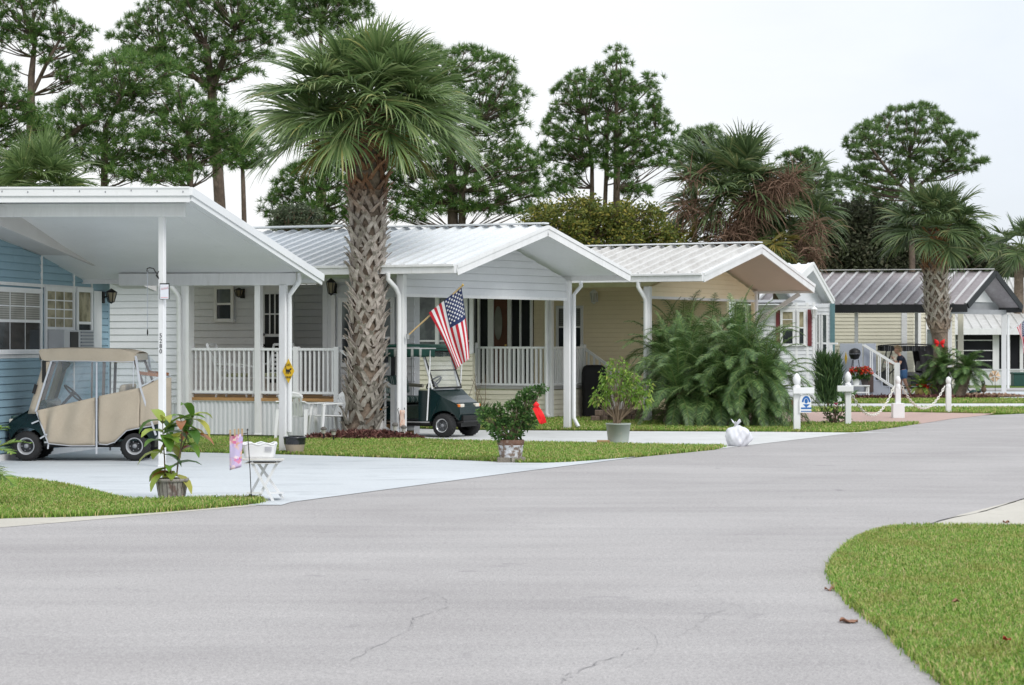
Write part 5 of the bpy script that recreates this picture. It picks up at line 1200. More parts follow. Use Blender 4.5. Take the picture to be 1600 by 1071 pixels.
def cart_base(t, body, seat, rim, rim2=None, amber=False):
    b = MB(); W = .56
    prof(b, [(.53, .30), (.56, .30)]+arch(.83, .285, 20, 172)+[(1.10, .36), (1.13, .46), (1.12, .58), (1.04, .66), (.92, .715), (.78, .79), (.64, .90), (.55, .94), (.51, .90)], -W, W)
    for v in b.v: v.y *= 1-.30*max(0, min(1, (v.x-.62)/.5))**1.3      # nose narrows forward
    b.build('cowl', body, t, local=True, bevel=.03); b = MB()
    prof(b, [(-.22, .30), (-.22, .60), (-.26, .64), (-.90, .66), (-1.15, .64), (-1.20, .56), (-1.20, .40), (-1.13, .32)]+arch(-.83, .285, 12, 160)[::-1]+[(-.50, .30)], -W, W)
    b.build('body', body, t, local=True, bevel=.03)
    f = MB(); f.box((-.5, -.54, .235), (.56, .54, .30)); f.box((-1.1, -.30, .2), (1.1, .30, .32)); f.build('floor', BLACK, t, local=True)
    r = MB()
    for s in (-1, 1): r.box((-.53, s*.55-.012, .275), (.55, s*.55+.012, .30))
    r.build('side_trim', STEEL, t, local=True)
    bp_ = MB(); bp_.box((1.08, -.30, .32), (1.15, .30, .42)); bp_.tube([(1.05, -.34, .28), (1.17, -.34, .30), (1.17, .34, .30), (1.05, .34, .28)], .02, 6); bp_.build('bumper', BLACK, t, local=True, bevel=.015)
    for s in (-1, 1):
        h = MB(); h.box((.98, s*.29-.07, .575), (1.135, s*.29+.07, .640)); h.build('headlight', M('headlight_lens%d' % len(MATS), (.7, .66, .58), .12, .05, 4, spec=.7), t, local=True, bevel=.015)
        if not amber: continue
        h = MB(); h.box((1.0, s*.385-.02, .58), (1.125, s*.385+.02, .635)); h.build('indicator', M('amber_lens%d' % len(MATS), (.75, .2, .02), .15, .1, 4), t, local=True, bevel=.01)
    for x in (.83, -.83):
        for y in (-.47, .47): wheel(t, x, y, rimmat=rim, rimc=rim2)
    s = MB(); s.box((-.66, -.52, .64), (-.10, .52, .77)); s.build('seat', seat, t, local=True, bevel=.05)
    s = MB(); s.prism([(-.62, -.52, .82), (-.52, -.52, .82), (-.60, -.52, 1.17), (-.70, -.52, 1.17)], (0, 1.04, 0)); s.build('backrest', seat, t, local=True, bevel=.04)
    st_ = MB(); cxx, cz = .17, 1.03; st_.tube([(.56, .24, .62), (.20, .24, 1.0)], .022, 8)
    nrm = Vector((-.69, 0, .72)); e1 = Vector((.72, 0, .69)); e2 = Vector((0, 1, 0)); c = Vector((cxx, .24, cz))
    ring = [c+(e1*math.cos(a)+e2*math.sin(a))*.175 for a in np.linspace(0, 2*PI, 25)]; st_.tube(ring, .016, 6)
    for a in (0.5, 2.6, 4.7): st_.beam(c-nrm*.02, c+(e1*math.cos(a)+e2*math.sin(a))*.17, .035, .012, up=nrm)
    st_.lathe([(.001, -.03), (.05, -.02), (.05, .02), (.001, .03)], c, 10); st_.build('steering_wheel', BLACK, t, local=True)
# ---- tan covered cart (faces the frame edge)
YC1 = 35.78; x0 = (125-CX)*(YC1-.56)/FL
c1 = thing('golf_cart', 'golf cart under a tan canvas enclosure with clear windows in the blue carport', 'golf cart', (x0, YC1+.02, 0.006), PI, 'golf carts')
RIMG = M('grey_rim', (.40, .41, .43), .4, .1, 4, metal=.2); DISC = M('dark_wheel_disc', (.045, .047, .052), .5, .2, 5)
cart_base(c1, DGREEN, M('beige_seat', (.4, .33, .24), .6, .1, 3), RIMG, DISC)
def lx(px): return (126-px)/100.6
def lz(py): return (718-py)/100.6
def LP(px, py, y): return Vector((lx(px), y, lz(py)))
def cloth(pts_top, pts_bot, y, n=16, m=8, amp=.040, fold=19., bulge=.035, sgn=1):
    """hanging panel between an upper and a lower outline (px), softly folded"""
    def sample(P, u):
        L = [0]
        for a, b in zip(P[:-1], P[1:]): L.append(L[-1]+math.hypot(b[0]-a[0], b[1]-a[1]))
        s = u*L[-1]
        for i in range(len(P)-1):
            if s <= L[i+1]+1e-9: k = (s-L[i])/max(1e-9, L[i+1]-L[i]); return (lerp(P[i][0], P[i+1][0], k), lerp(P[i][1], P[i+1][1], k))
        return P[-1]
    def fn(u, v):
        a, b = sample(pts_top, u), sample(pts_bot, u); px, py = lerp(a[0], b[0], v), lerp(a[1], b[1], v)
        w = amp*math.sin(fold*u+2.5*v+1.3*math.sin(5*u))*(.35+.65*math.sin(PI*min(1, v*1.2)))+bulge*math.sin(PI*v)*math.sin(PI*u)
        return LP(px, py, y+sgn*w)
    return fn
fb = MB()
for s in (1, -1):
    y = .585*s
    fb.grid(cloth([(59, 640.3), (149.3, 619.7)], [(70, 668), (78, 691), (112, 694.5), (149.3, 694.4)], y, sgn=s), 26, 12)
    fb.grid(cloth([(154.8, 617.9), (218.5, 604.8)], [(155, 691.6), (168, 692.6), (180, 688.6), (198, 671), (217, 667)], y, fold=7, sgn=s), 22, 12)
    fb.grid(cloth([(218.5, 604.8), (249, 591)], [(217, 667), (236, 663), (249, 660)], y, fold=8, amp=.012, sgn=s), 10, 8)
    fb.grid(lambda u, v: LP(lerp(lerp(70, 46, v), lerp(82, 60, v), u), lerp(565, 645, v), y*1.005), 2, 8)
fb.grid(lambda u, v: Vector((lx(249)-.01*math.sin(9*u), lerp(-.585, .585, u), lerp(lz(591), lz(660), v))), 10, 4)
fb.build('enclosure', TANF, c1, local=True, solid=.006)
vb = MB()
for s in (1, -1):
    y = .578*s
    vb.grid(lambda u, v: LP(lerp(lerp(84, 62, v), 149, u), lerp(564, lerp(639.5, 620, u), v), y+s*.012*math.sin(7*u+3*v)), 14, 8)
    vb.grid(lambda u, v: LP(lerp(154, lerp(208, 218, v), u), lerp(566, lerp(618, 605, u), v), y+s*.010*math.sin(6*u+4*v)), 10, 8)
    vb.grid(lambda u, v: LP(lerp(lerp(212, 219, v), lerp(213, 250, min(1, v*1.0)), u), lerp(556, lerp(603, 588, u), v), y), 6, 6)
vb.grid(lambda u, v: Vector((lx(lerp(212, 248, v)), lerp(-.578, .578, u), lz(lerp(553, 590, v)))), 8, 6)
vb.build('clear_window', VINYL, c1, local=True)
st = MB()
for s in (1, -1):
    y = .60*s
    for a, b, w in (((82.5, 564), (58, 642), .028), ((152, 566), (151.8, 707), .026), ((212, 556), (219.5, 606), .035), ((219.5, 606), (243, 678), .03), ((59, 641), (78, 692), .018), ((52, 660), (68, 653.5), .022), ((65, 683), (77, 676), .022), ((78, 690), (77, 699), .022), ((221, 603), (248, 588), .015), ((209, 564), (208, 604), .012)):
        st.beam(LP(*a, y), LP(*b, y), .012, w, up=(LP(*b, y)-LP(*a, y)).cross(Vector((0, 1, 0))))
    lo = [(70, 668), (78, 691), (112, 694.5), (149.3, 694.4)]; lo2 = [(155, 691.6), (168, 692.6), (180, 688.6), (198, 671), (217, 667), (240, 663)]
    for P in (lo, lo2): st.tube([LP(px, py, y+.004*s) for px, py in P], .008, 4)
st.tube([LP(83, 563.5, .6), LP(209, 565, .6)], .007, 4)
st.build('binding_strip', WSTRIP, c1, local=True)
rc = MB()
TOPP = [(63, 549), (66, 545.5), (90, 544.6), (150, 544.6), (188, 546), (208, 550.5), (212, 553)]; BOTP = [(66.5, 560), (70, 563.5), (90, 564), (150, 565), (188, 566), (206, 566), (211, 562)]
for s in (1, -1): rc.grid(cloth(TOPP, BOTP, .60*s, amp=.008, fold=30, bulge=.012, sgn=s), 40, 5)
rc.grid(lambda u, v: LP(lerp(63, 212, u), lerp(549, 553, u)-4.6*math.sin(PI*u)**.5, lerp(-.6, .6, v))+Vector((0, 0, .03*math.sin(PI*v))), 18, 8)
for px, a, b in ((64, 548, 562), (211.5, 552.5, 563)): rc.grid(lambda u, v: LP(px, lerp(a, b, v), lerp(-.6, .6, u)), 6, 3)
rc.build('roof_cover', TANF, c1, local=True)
fr_ = MB()
for s in (1, -1):
    fr_.beam(LP(85, 566, .5*s), LP(62, 641, .5*s), .05, .05); fr_.beam(LP(162, 566, .5*s), LP(160, 625, .5*s), .04, .04); fr_.beam(LP(207, 560, .5*s), LP(222, 600, .5*s), .035, .035)
    fr_.beam(LP(143, 566, .48*s), LP(142, 625, .48*s), .022, .022)
fr_.build('roof_frame', M('brown_grey_tube', (.16, .13, .125), .5, .1, 3), c1, local=True)
mb = MB(); mb.beam(LP(213, 582, -.5), LP(246, 586, -.5), .05, .05); mb.beam(LP(213, 582, .5), LP(246, 586, .5), .05, .05); mb.build('bag_rack', M('wood_rail', (.30, .12, .05), .5, .2, 5), c1, local=True)
mb = MB(); mb.grid(lambda u, v: LP(lerp(94, 107, u)+2*math.sin(3*v), lerp(565, lerp(585, 572, u), v), .45), 4, 4); mb.box(LP(72, 587, .5)-Vector((.02, .1, .1)), LP(70, 570, .5)+Vector((.02, .1, .06))); mb.beam(LP(59, 600, .6), LP(55, 614, .6), .03, .05); mb.build('mirror', BLACK, c1, local=True)
# ---- striped canopy cart under the flag
c2 = thing('golf_cart', 'dark green golf cart with striped canopy parked under the hanging flag', 'golf cart', (-1.79, 44.85, 0.006), math.radians(-29), 'golf carts')
CHROME = M('polished_rim', (.62, .63, .65), .22, .05, 4, metal=.9)
cart_base(c2, DGREEN, STRIPE_S, CHROME, M('dull_alloy', (.11, .115, .12), .4, .2, 6, metal=.4), True)
rc = MB()
def roofgrid(u, v):
    x, y = lerp(-1.0, .74, u), lerp(-.60, .60, v); e = (abs(2*v-1)**6+abs(2*u-1)**8)
    return Vector((x, y, 1.735+.05*math.cos((u-.5)*2)-.05*min(1, e)))
rc.grid(roofgrid, 16, 14); rc.box((-.98, -.58, 1.66), (.70, .58, 1.70)); rc.build('roof', M('green_canopy', (.006, .085, .06), .45, .1, 2), c2, local=True)
for s in (1, -1):
    va = MB(); va.grid(lambda u, v: Vector((lerp(-1.0, .70, u), s*(.605+.008*math.sin(u*40)*v), lerp(1.695, 1.55-.018*abs(math.sin(u*17)), v))), 60, 3); va.build('valance', STRIPE_G, c2, local=True, solid=.006)
va = MB(); va.grid(lambda u, v: Vector((-1.0-.01*v, lerp(-.605, .605, u), lerp(1.695, 1.55-.018*abs(math.sin(u*12)), v))), 30, 3)
va.build('valance', STRIPE_G, c2, local=True, solid=.006)
tb = MB()
for s in (1, -1):
    tb.tube([(.58, s*.50, .92), (.36, s*.53, 1.68)], .022, 6); tb.tube([(.60, s*.60, 1.66), (.52, s*.60, .32)], .014, 6); tb.tube([(-.80, s*.54, .66), (-.78, s*.54, 1.68)], .022, 6); tb.tube([(-.55, s*.60, 1.66), (-.55, s*.60, .5)], .014, 6)
    tb.tube([(-1.0, s*.605, 1.70), (.72, s*.605, 1.70)], .012, 5)
tb.build('roof_post', WHITE2, c2, local=True)
bk = MB(); bk.box((-.84, -.5, .7), (-.80, -.2, 1.66)); bk.box((-.84, .2, .7), (-.80, .5, 1.66)); bk.build('rear_curtain', DCURT, c2, local=True)
ws = MB(); ws.grid(lambda u, v: Vector((lerp(.635, .37, v), lerp(-.50, .50, u), lerp(.95, 1.64, v))), 6, 6); wo = ws.build('windshield', SHIELD, c2, local=True)
wf = MB()
for s in (1, -1): wf.tube([(.64, s*.50, .94), (.375, s*.50, 1.64)], .014, 5)
wf.tube([(.64, -.5, .945), (.64, .5, .945)], .018, 5); wf.tube([(.375, -.5, 1.64), (.375, .5, 1.64)], .014, 5); wf.tube([(.51, -.5, 1.28), (.51, .5, 1.28)], .01, 5)
wf.build('windshield_frame', BLACK, wo, local=True)
mb = MB()
for y in (-.3, .3): mb.tube([(-.62, y*1.75, .98), (-.25, y*1.75, .96)], .035, 8)
mb.build('armrest', M('beige_armrest', (.5, .45, .36), .6, .1, 4), c2, local=True)
mb = MB(); mb.box((-1.45, -.42, .42), (-1.2, .42, .5)); mb.tube([(-1.42, -.42, .5), (-1.42, -.42, .95), (-1.42, .42, .95), (-1.42, .42, .5)], .02, 6); mb.build('bag_rack', DGREEN, c2, local=True)
for s in (1, -1): mb = MB(); mb.box((.30, s*.55-.012, .30), (.53, s*.55+.012, .90)); mb.build('side_panel', DGREEN, c2, local=True, bevel=.008)
# ---- dark cart with curtains by the steps
q = gnd(1408, 617.5); c3 = thing('golf_cart', 'dark golf cart with grey striped valance and black rear curtain by the steps', 'golf cart', (q.x+.15, q.y+.75, 0.004), PI, 'golf carts')
cart_base(c3, DCART, M('grey_seat', (.1, .1, .11), .6, .1, 3), RIMG, DISC)
rc = MB(); rc.grid(lambda u, v: Vector((lerp(-1.25, .75, u), lerp(-.6, .6, v), 1.73+.05*math.sin(PI*u)-.04*abs(2*v-1)**4)), 14, 8); rc.box((-1.2, -.58, 1.66), (.7, .58, 1.70)); rc.build('roof', DCURT, c3, local=True)
for s in (1, -1): va = MB(); va.grid(lambda u, v: Vector((lerp(-.75, .75, u), s*.605, lerp(1.70, 1.53-.02*abs(math.sin(u*16)), v))), 50, 2); va.build('valance', STRIPE_D, c3, local=True, solid=.006)
cu = MB()
for s in (1, -1): cu.grid(lambda u, v: Vector((lerp(lerp(-.45, -.62, v), lerp(-1.25, -1.38, v), u), s*(.60+.015*math.sin(22*u)), lerp(1.66, .62, v))), 24, 6)
cu.grid(lambda u, v: Vector((lerp(-1.25, -1.38, v), lerp(-.6, .6, u), lerp(1.66, .62, v))), 8, 6); cu.build('rear_curtain', DCURT, c3, local=True, solid=.006)
tb = MB()
for s in (1, -1): tb.tube([(.62, s*.5, .92), (.40, s*.55, 1.68)], .025, 6); tb.tube([(.45, s*.6, 1.6), (.40, s*.6, .3)], .012, 5)
tb.build('roof_post', BLACK, c3, local=True)
ws = MB(); ws.grid(lambda u, v: Vector((lerp(.66, .43, v), lerp(-.5, .5, u), lerp(.95, 1.64, v))), 4, 4); ws.build('windshield', SHIELD, c3, local=True)

# ================================================================ FLAGS
FW = M('flag_white', (.72, .72, .74), .8, .04, 6); FR = M('flag_red', (.48, .02, .035), .8, .08, 6); FB = M('flag_blue', (.022, .035, .11), .8, .1, 6)
FM = [FR, FW, FB]
def us_flag(name, label, group, hoist, bottom, pole, Y, wave=.05, polemat=None, foldx=1.0):
    """hoist: tip and low end of the edge on the staff (px); bottom: where the free corners hang (px)"""
    t = thing(name, label, 'flag', at(*pole[0], Y), 0, group)
    def pos(h, f):
        a = lerp(Vector(hoist[0]), Vector(hoist[1]), h); b = lerp(Vector(bottom[0]), Vector(bottom[1]), h)
        x, y = lerp(a.x, b.x, f), lerp(a.y, b.y, f)
        x += foldx*3.0*math.sin(h*7+.6)*math.sin(PI*f*.9)
        return at(x, y, Y-.10+wave*math.sin(h*11+f*2.2)*(.25+f)+.02*math.sin(f*9))
    mb = MB(); NH, NF = 26, 30
    vs = [pos(i/NH, j/NF) for j in range(NF+1) for i in range(NH+1)]; fs, mi = [], []
    b = MB()
    for j in range(NF):
        for i in range(NH):
            st_ = i*13//NH; can = st_ < 7 and j < NF*.42
            b.add([], []); fs.append((j*(NH+1)+i, j*(NH+1)+i+1, (j+1)*(NH+1)+i+1, (j+1)*(NH+1)+i)); mi.append(2 if can else (0 if st_ % 2 == 0 else 1))
    b.v = [Vector(v) for v in vs]
    for f, m in zip(fs, mi): b.f.append(list(f)); b.mi.append(m); b.sm.append(True)
    cl = b.build('cloth', FM, t, recalc=False)
    s = MB()
    for r in range(9):
        for c in range(6 if r % 2 == 0 else 5):
            h = (r+1)/10*7/13; f = ((c*2+1+(r % 2))/12)*.40; e = .0105
            o = pos(h, f); du = (pos(h+.01, f)-o).normalized(); dv = (pos(h, f+.01)-o).normalized(); n = du.cross(dv).normalized()
            for sg in (.004, -.004):
                P = []
                for k in range(10):
                    rr = (.027 if k % 2 == 0 else .011); a = PI*k/5; P.append(o+n*sg+du*rr*math.cos(a)+dv*rr*math.sin(a))
                s.add(P, [list(range(10))])
    s.build('star', FW, cl)
    mb.tube([at(*pole[0], Y), at(*pole[1], Y-.1)], .016, 8); mb.build('pole', polemat or M('pale_pole', (.55, .40, .2), .5, .1, 5), t)
    k = MB(); c = at(*pole[1], Y-.1); k.lathe([(.001, -.03), (.03, 0), (.001, .035)], c, 10); k.build('finial', MATS['brass'], t); k = MB(); k.lathe([(.03, -.06), (.035, .03)], at(*pole[0], Y), 8); k.build('bracket', STEEL, t)
us_flag('flag', 'striped national flag hanging from a slanted pole above the green golf cart', 'national flags', ((721, 448.5), (670, 489)), ((733, 560), (712, 578)), ((637, 525), (723, 446)), A2.y-.12)
us_flag('flag', 'striped national flag at the frame edge by the far screened porch', 'national flags', ((1606, 495), (1589, 512)), ((1612, 560), (1598, 552)), ((1576, 520), (1607, 493)), B5.y+.9, polemat=WHITE2)

# ================================================================ YARD FURNITURE
def vpost(name, px, py, ytop, label, cat, w=.125, arm=None, block=False, group=None):
    g = gnd(px, py); t = thing(name, label, cat, g, 0, group); h = EYE-(ytop-CY)*g.y/FL; mb = MB(); r = w/2
    mb.box((g.x-r, g.y-r, 0), (g.x+r, g.y+r, h-.30)); mb.build('post', WHITE2, t, bevel=.008)
    c = MB(); c.lathe([(r*1.12, h-.30), (r*1.2, h-.285), (r*1.12, h-.27), (r*.72, h-.255), (r*.72, h-.235), (r*1.0, h-.215), (r*1.22, h-.15), (r*1.1, h-.09), (r*.6, h-.03), (.001, h)] if cat != 'bollard' else [(r*1.05, h-.30), (r*1.05, h-.22), (r*.8, h-.20), (r*.8, h-.18), (r*1.0, h-.165), (r*1.08, h-.1), (r*.8, h-.03), (.001, h)], (g.x, g.y, 0), 20); c.build('finial', WHITE2, t)
    if arm:
        a = MB(); z = EYE-(arm[2]-CY)*g.y/FL; x0, x1 = [(p-CX)*g.y/FL for p in arm[:2]]; yy = g.y-r-.045
        a.box((x0, yy-.045, z-.065), (x1, yy+.043, z+.065)); a.build('arm', WHITE2, t, bevel=.01)
    if block: b = MB(); b.box((g.x-.14, g.y-.14, 0), (g.x+.14, g.y+.14, .36)); b.build('base_block', WHITE2, t, bevel=.012)
    return g, t, h
g, t, h = vpost('sign_post', 1245, 674, 583, 'white post with short arm and hanging blue emblem sign beside the white driveway', 'post', .135, (1238, 1271, 610.5), group='white posts with arms')
sgn = thing('hanging_sign', 'small white hanging sign with blue emblem on the post arm', 'sign', (g.x+.2, g.y-.11, .6))
mb = MB(); c = at(1258.5, 631, g.y-.11); W_, H_ = .12, .185
P = [(-W_, -H_), (W_, -H_), (W_, H_*.45), (W_*.72, H_*.9), (0, H_*1.08), (-W_*.72, H_*.9), (-W_, H_*.45)]
mb.prism([c+Vector((x, 0, z)) for x, z in P], (0, .02, 0)); mb.build('board', WHITE2, sgn)
EB = M('emblem_blue', (.02, .13, .40), .5, .1, 5); mb = MB()
ar = [(W_*.75*math.cos(a)+.015, H_*.1+H_*.75*math.sin(a)) for a in np.linspace(0.1, PI-.1, 12)]; ar2 = [(W_*.45*math.cos(a)+.015, H_*.1+H_*.5*math.sin(a)) for a in np.linspace(PI-.1, .1, 12)]
for i in range(11): mb.prism([c+Vector((p[0], -.004, p[1])) for p in (ar[i], ar[i+1], ar2[10-i], ar2[11-i])], (0, .003, 0))
mb.prism([c+Vector((.015+.035*math.cos(a), -.004, H_*.28+.05*math.sin(a))) for a in np.linspace(0, 2*PI, 12, endpoint=False)], (0, .003, 0))
mb.prism([c+Vector((x, -.004, z)) for x, z in ((-.05, -H_*.06), (.09, -H_*.06), (.015, -H_*.45))], (0, .003, 0))
for z0, z1 in ((-.6, -.42), (-.9, -.8)): mb.prism([c+Vector((x, -.004, z*H_)) for x, z in ((-.09, z0), (.12, z0), (.12, z1), (-.09, z1))], (0, .003, 0))
mb.build('emblem', EB, sgn); mb = MB(); mb.tube([c+Vector((-.03, .005, H_*1.05)), c+Vector((-.03, .005, H_*1.3))], .008, 4); mb.build('hook', BLACK, sgn)
g2_, t2_, h2_ = vpost('sign_post', 1325, 665.5, 580.5, 'white post with short arm and one end of the white chain, beside the rose bush', 'post', .125, (1307, 1332, 607.5), group='white posts with arms')
g3_, t3_, h3_ = vpost('chain_post', 1403, 653.5, 587.5, 'round topped white chain post standing in a square base block', 'bollard', .125, block=True, group='white chain posts')
g4_, t4_, h4_ = vpost('chain_post', 1482, 645, 588.5, 'slim round topped white chain post at the end of the chain', 'bollard', .13, group='white chain posts')
CH = M('white_plastic_chain', (.72, .70, .64), .5, .05, 6)
def chain(a, b, sag, label):
    n = 34; pts = [lerp(a, b, i/n)-Vector((0, 0, sag*4*(i/n)*(1-i/n))) for i in range(n+1)]; mb = MB()
    for i in range(n):
        p, q = pts[i], pts[i+1]; d = (q-p); L = d.length; d.normalize(); s = Vector((0, 1, 0)) if i % 2 else d.cross(Vector((0, 1, 0))).normalized()
        m = (p+q)/2; R = [m+d*(L*.68*math.cos(a_))+s*(.026*math.sin(a_)) for a_ in np.linspace(0, 2*PI, 9)]; mb.tube(R, .012, 4)
    tag(mb.build('chain', CH), label, 'chain', 'white plastic chains')
e1 = at(1332, 618, g2_.y-.02); e2 = at(1397, 604, g3_.y-.02); e3 = at(1409, 604, g3_.y-.02); e4 = at(1476, 604, g4_.y-.02)
chain(e1, e2, .56, 'white plastic chain drooping from the armed post to the block post'); chain(e3, e4, .55, 'white plastic chain drooping between the two round topped posts')

# yellow diamond signs
YEL = M('sign_yellow', (.74, .47, .03), .45, .06, 5)
def diamond(name, label, px, py, Y, rx, rz, fd, words=True, tilt=0):
    c = at(px, py, Y); t = thing(name, label, 'sign', (c.x, c.y, c.z-rz), 0); fr = Fr((c.x, c.y), fd); mb = MB()
    mb.prism([fr.p(rx*x, 0, c.z+rz*z) for x, z in ((0, -1), (.93, -.09), (1, 0), (.93, .09), (0, 1), (-.93, .09), (-1, 0), (-.93, -.09))], fr.n*.008); b = mb.build('board', YEL, t)
    if words:
        k = rx/.19
        text_obj('CAT', .085*k, DIG, b, facing(fr.p(0, -.006, c.z+rz*.5), fr.d)); text_obj('XING', .085*k, DIG, b, facing(fr.p(0, -.006, c.z-rz*.52), fr.d))
        m = MB(); q = lambda x, z: fr.p(x*k, -.006, c.z+z*k)
        for P in (((-.07, -.02), (.04, -.02), (.06, .02), (.04, .045), (-.06, .045), (-.08, .02)), ((.02, .02), (.09, .03), (.11, .06), (.10, .085), (.085, .07), (.065, .085), (.05, .06)), ((-.07, .03), (-.055, .04), (-.085, .15), (-.10, .15)),
                  ((-.07, 0), (-.045, 0), (-.06, -.08), (-.08, -.08)), ((-.04, 0), (-.02, 0), (-.005, -.08), (-.025, -.08)), ((.01, 0), (.035, 0), (.02, -.08), (.0, -.08)), ((.04, 0), (.055, .01), (.09, -.07), (.07, -.08))):
            m.prism([q(x, z) for x, z in P], fr.n*.004)
        m.build('emblem', DIG, b)
    return t
diamond('warning_sign', 'yellow diamond cat crossing sign on the blue carport post', 450.5, 580, b1.y-.12, .105, .20, (1, -.35))
diamond('warning_sign', 'narrow yellow diamond sign on the far grey privacy panel', 1321.5, 560, STAIRF.p(0, .8, 0).y-.3, .07, .21, (.5, -1), False)
# notice in a black frame on the tall carport post
fr = Fr((a1.x, a1.y), (1, -.12)); c = at(257, 455.5, a1.y-.11); t = thing('notice_board', 'framed white notice with faded red script on the tall carport post', 'sign', (c.x, c.y, c.z-.13)); fr = Fr((c.x, c.y), (1, -.12))
mb = MB(); mb.box((-.072, 0, c.z-.118), (.072, .015, c.z+.118), fr); mb.build('frame', BLACK, t)
mb = MB(); mb.box((-.064, -.004, c.z-.112), (.062, -.001, c.z+.100), fr); pg = mb.build('paper', M('notice_paper', (.68, .70, .76), .6, .05, 8), t)
mb = MB(); PK = M('faded_red_ink', (.68, .38, .42), .7, .15, 20)
for k in range(5):
    x = -.05+.022*k; mb.tube([fr.p(x, -.005, c.z+.02+.004*k), fr.p(x+.008, -.005, c.z+.055+.004*k), fr.p(x+.013, -.005, c.z+.02+.004*k), fr.p(x+.022, -.005, c.z+.036+.004*k)], .0028, 4)
mb.box((-.05, -.006, c.z-.096), (.05, -.003, c.z-.085), fr); mb.build('script', PK, pg)
# wrought hook with a chime chain
t = thing('hanging_hook', 'curled black iron hook with a thin hanging chain beside the tall carport post', 'hook', (a1.x, a1.y, 2.4)); mb = MB()
y_ = a1.y-.03; mb.tube([at(x, z, y_) for x, z in ((248, 436), (245, 428), (240, 420), (234, 418.5), (230, 420), (229.5, 424), (232, 424))], .009, 6); mb.tube([at(x, z, y_) for x, z in ((248, 424), (246, 428), (244, 431), (246, 434), (248, 433))], .008, 6); mb.build('bracket', BLACK, t)
mb = MB(); mb.tube([at(230.5, 424, y_), at(230.5, 516, y_)], .004, 4); mb.build('chain', M('dull_chain', (.3, .33, .38), .5, .1, 5), t); mb = MB(); mb.lathe([(.001, -.04), (.012, 0), (.008, .05), (.001, .07)], at(230.5, 521, y_), 6); mb.build('pendant', BLACK, t)

# plastic patio chairs
def patio_chair(label, loc, rz, group, mat=WHITE2):
    t = thing('patio_chair', label, 'chair', loc, rz, group)
    b = MB(); b.grid(lambda u, v: Vector((lerp(-.23, .23, u), lerp(-.22, .24, v), .42-.02*math.sin(PI*u)+.02*(1-v))), 8, 8); b.build('seat', mat, t, local=True, solid=.018)
    k = MB()
    for i in range(7):
        x = lerp(-.19, .19, i/6); k.beam((x, .24, .43), (x*1.12, .38, .80), .036, .014, up=(0, 1, 0))
    k.grid(lambda u, v: Vector((lerp(-.25, .25, u), .375+.02*v+.03*abs(2*u-1)**2*-1, .76+.13*v*(1-.55*abs(2*u-1)**2.5))), 12, 4)
    k.build('backrest', mat, t, local=True, solid=.02)
    for s in (-1, 1):
        a = MB(); P = [(s*.26, .37, .70), (s*.29, .26, .665), (s*.30, .0, .66), (s*.30, -.20, .655), (s*.295, -.25, .63)]
        for p, q in zip(P[:-1], P[1:]): a.beam(p, q, .06, .022)
        a.build('armrest', mat, t, local=True)
        for y0, y1, zt in ((-.24, -.29, .64), (.24, .33, .55)):
            l = MB(); p, q = Vector((s*.285, y0, zt)), Vector((s*.30, y1, 0)); l.prism([p+Vector((-.035, 0, 0)), p+Vector((.035, 0, 0)), q+Vector((.022, 0, 0)), q+Vector((-.022, 0, 0))], (0, .045, 0)); l.build('leg', mat, t, local=True)
    return t
q = gnd(512, 684.5); patio_chair('white plastic patio chair with slatted back turned towards the big palm', q, math.radians(-60), 'white plastic patio chairs')
q = gnd(464, 684); patio_chair('white plastic patio chair half hidden by the carport post with the cat sign', q, math.radians(165), 'white plastic patio chairs')
def porch_chair(label, p, rz):
    t = thing('porch_chair', label, 'chair', p, rz, 'white porch armchairs')
    b = MB(); b.box((-.25, -.25, .36), (.25, .25, .40)); b.build('seat', WHITE2, t, local=True)
    k = MB(); k.beam((-.22, .25, .40), (-.22, .55, 1.05), .03, .05); k.beam((.22, .25, .40), (.22, .55, 1.05), .03, .05); k.beam((-.22, .55, 1.05), (.22, .55, 1.05), .03, .05)
    for i in range(6): z = .47+.09*i; k.beam((-.22, .25+.3*(z-.4)/.65, z), (.22, .25+.3*(z-.4)/.65, z), .05, .012, up=(0, 1, 0))
    k.build('backrest', WHITE2, t, local=True)
    for s in (-1, 1):
        a = MB(); a.tube([(s*.27, .38, .66), (s*.28, .0, .64), (s*.28, -.26, .60), (s*.27, -.28, .45)], .024, 6); a.build('armrest', WHITE2, t, local=True)
        for y0, y1 in ((-.24, -.32), (.2, .34)): l = MB(); l.tube([(s*.25, y0, .40), (s*.27, y1, 0)], .022, 6); l.build('leg', WHITE2, t, local=True)
    c = MB(); c.box((-.22, -.22, .405), (.22, .2, .47)); c.build('cushion', M('leafy_cushion', (.35, .36, .22), .9, .4, 14, (.6, .55, .4)), t, local=True, bevel=.025)
porch_chair('white porch armchair with leafy cushion under the small porch window', f2.p(f2.s_at(370, .55), .55, DK), math.radians(75))
porch_chair('white porch armchair with leafy cushion beside the porch door', f2.p(f2.s_at(425, 1.2), 1.2, DK), math.radians(-20))

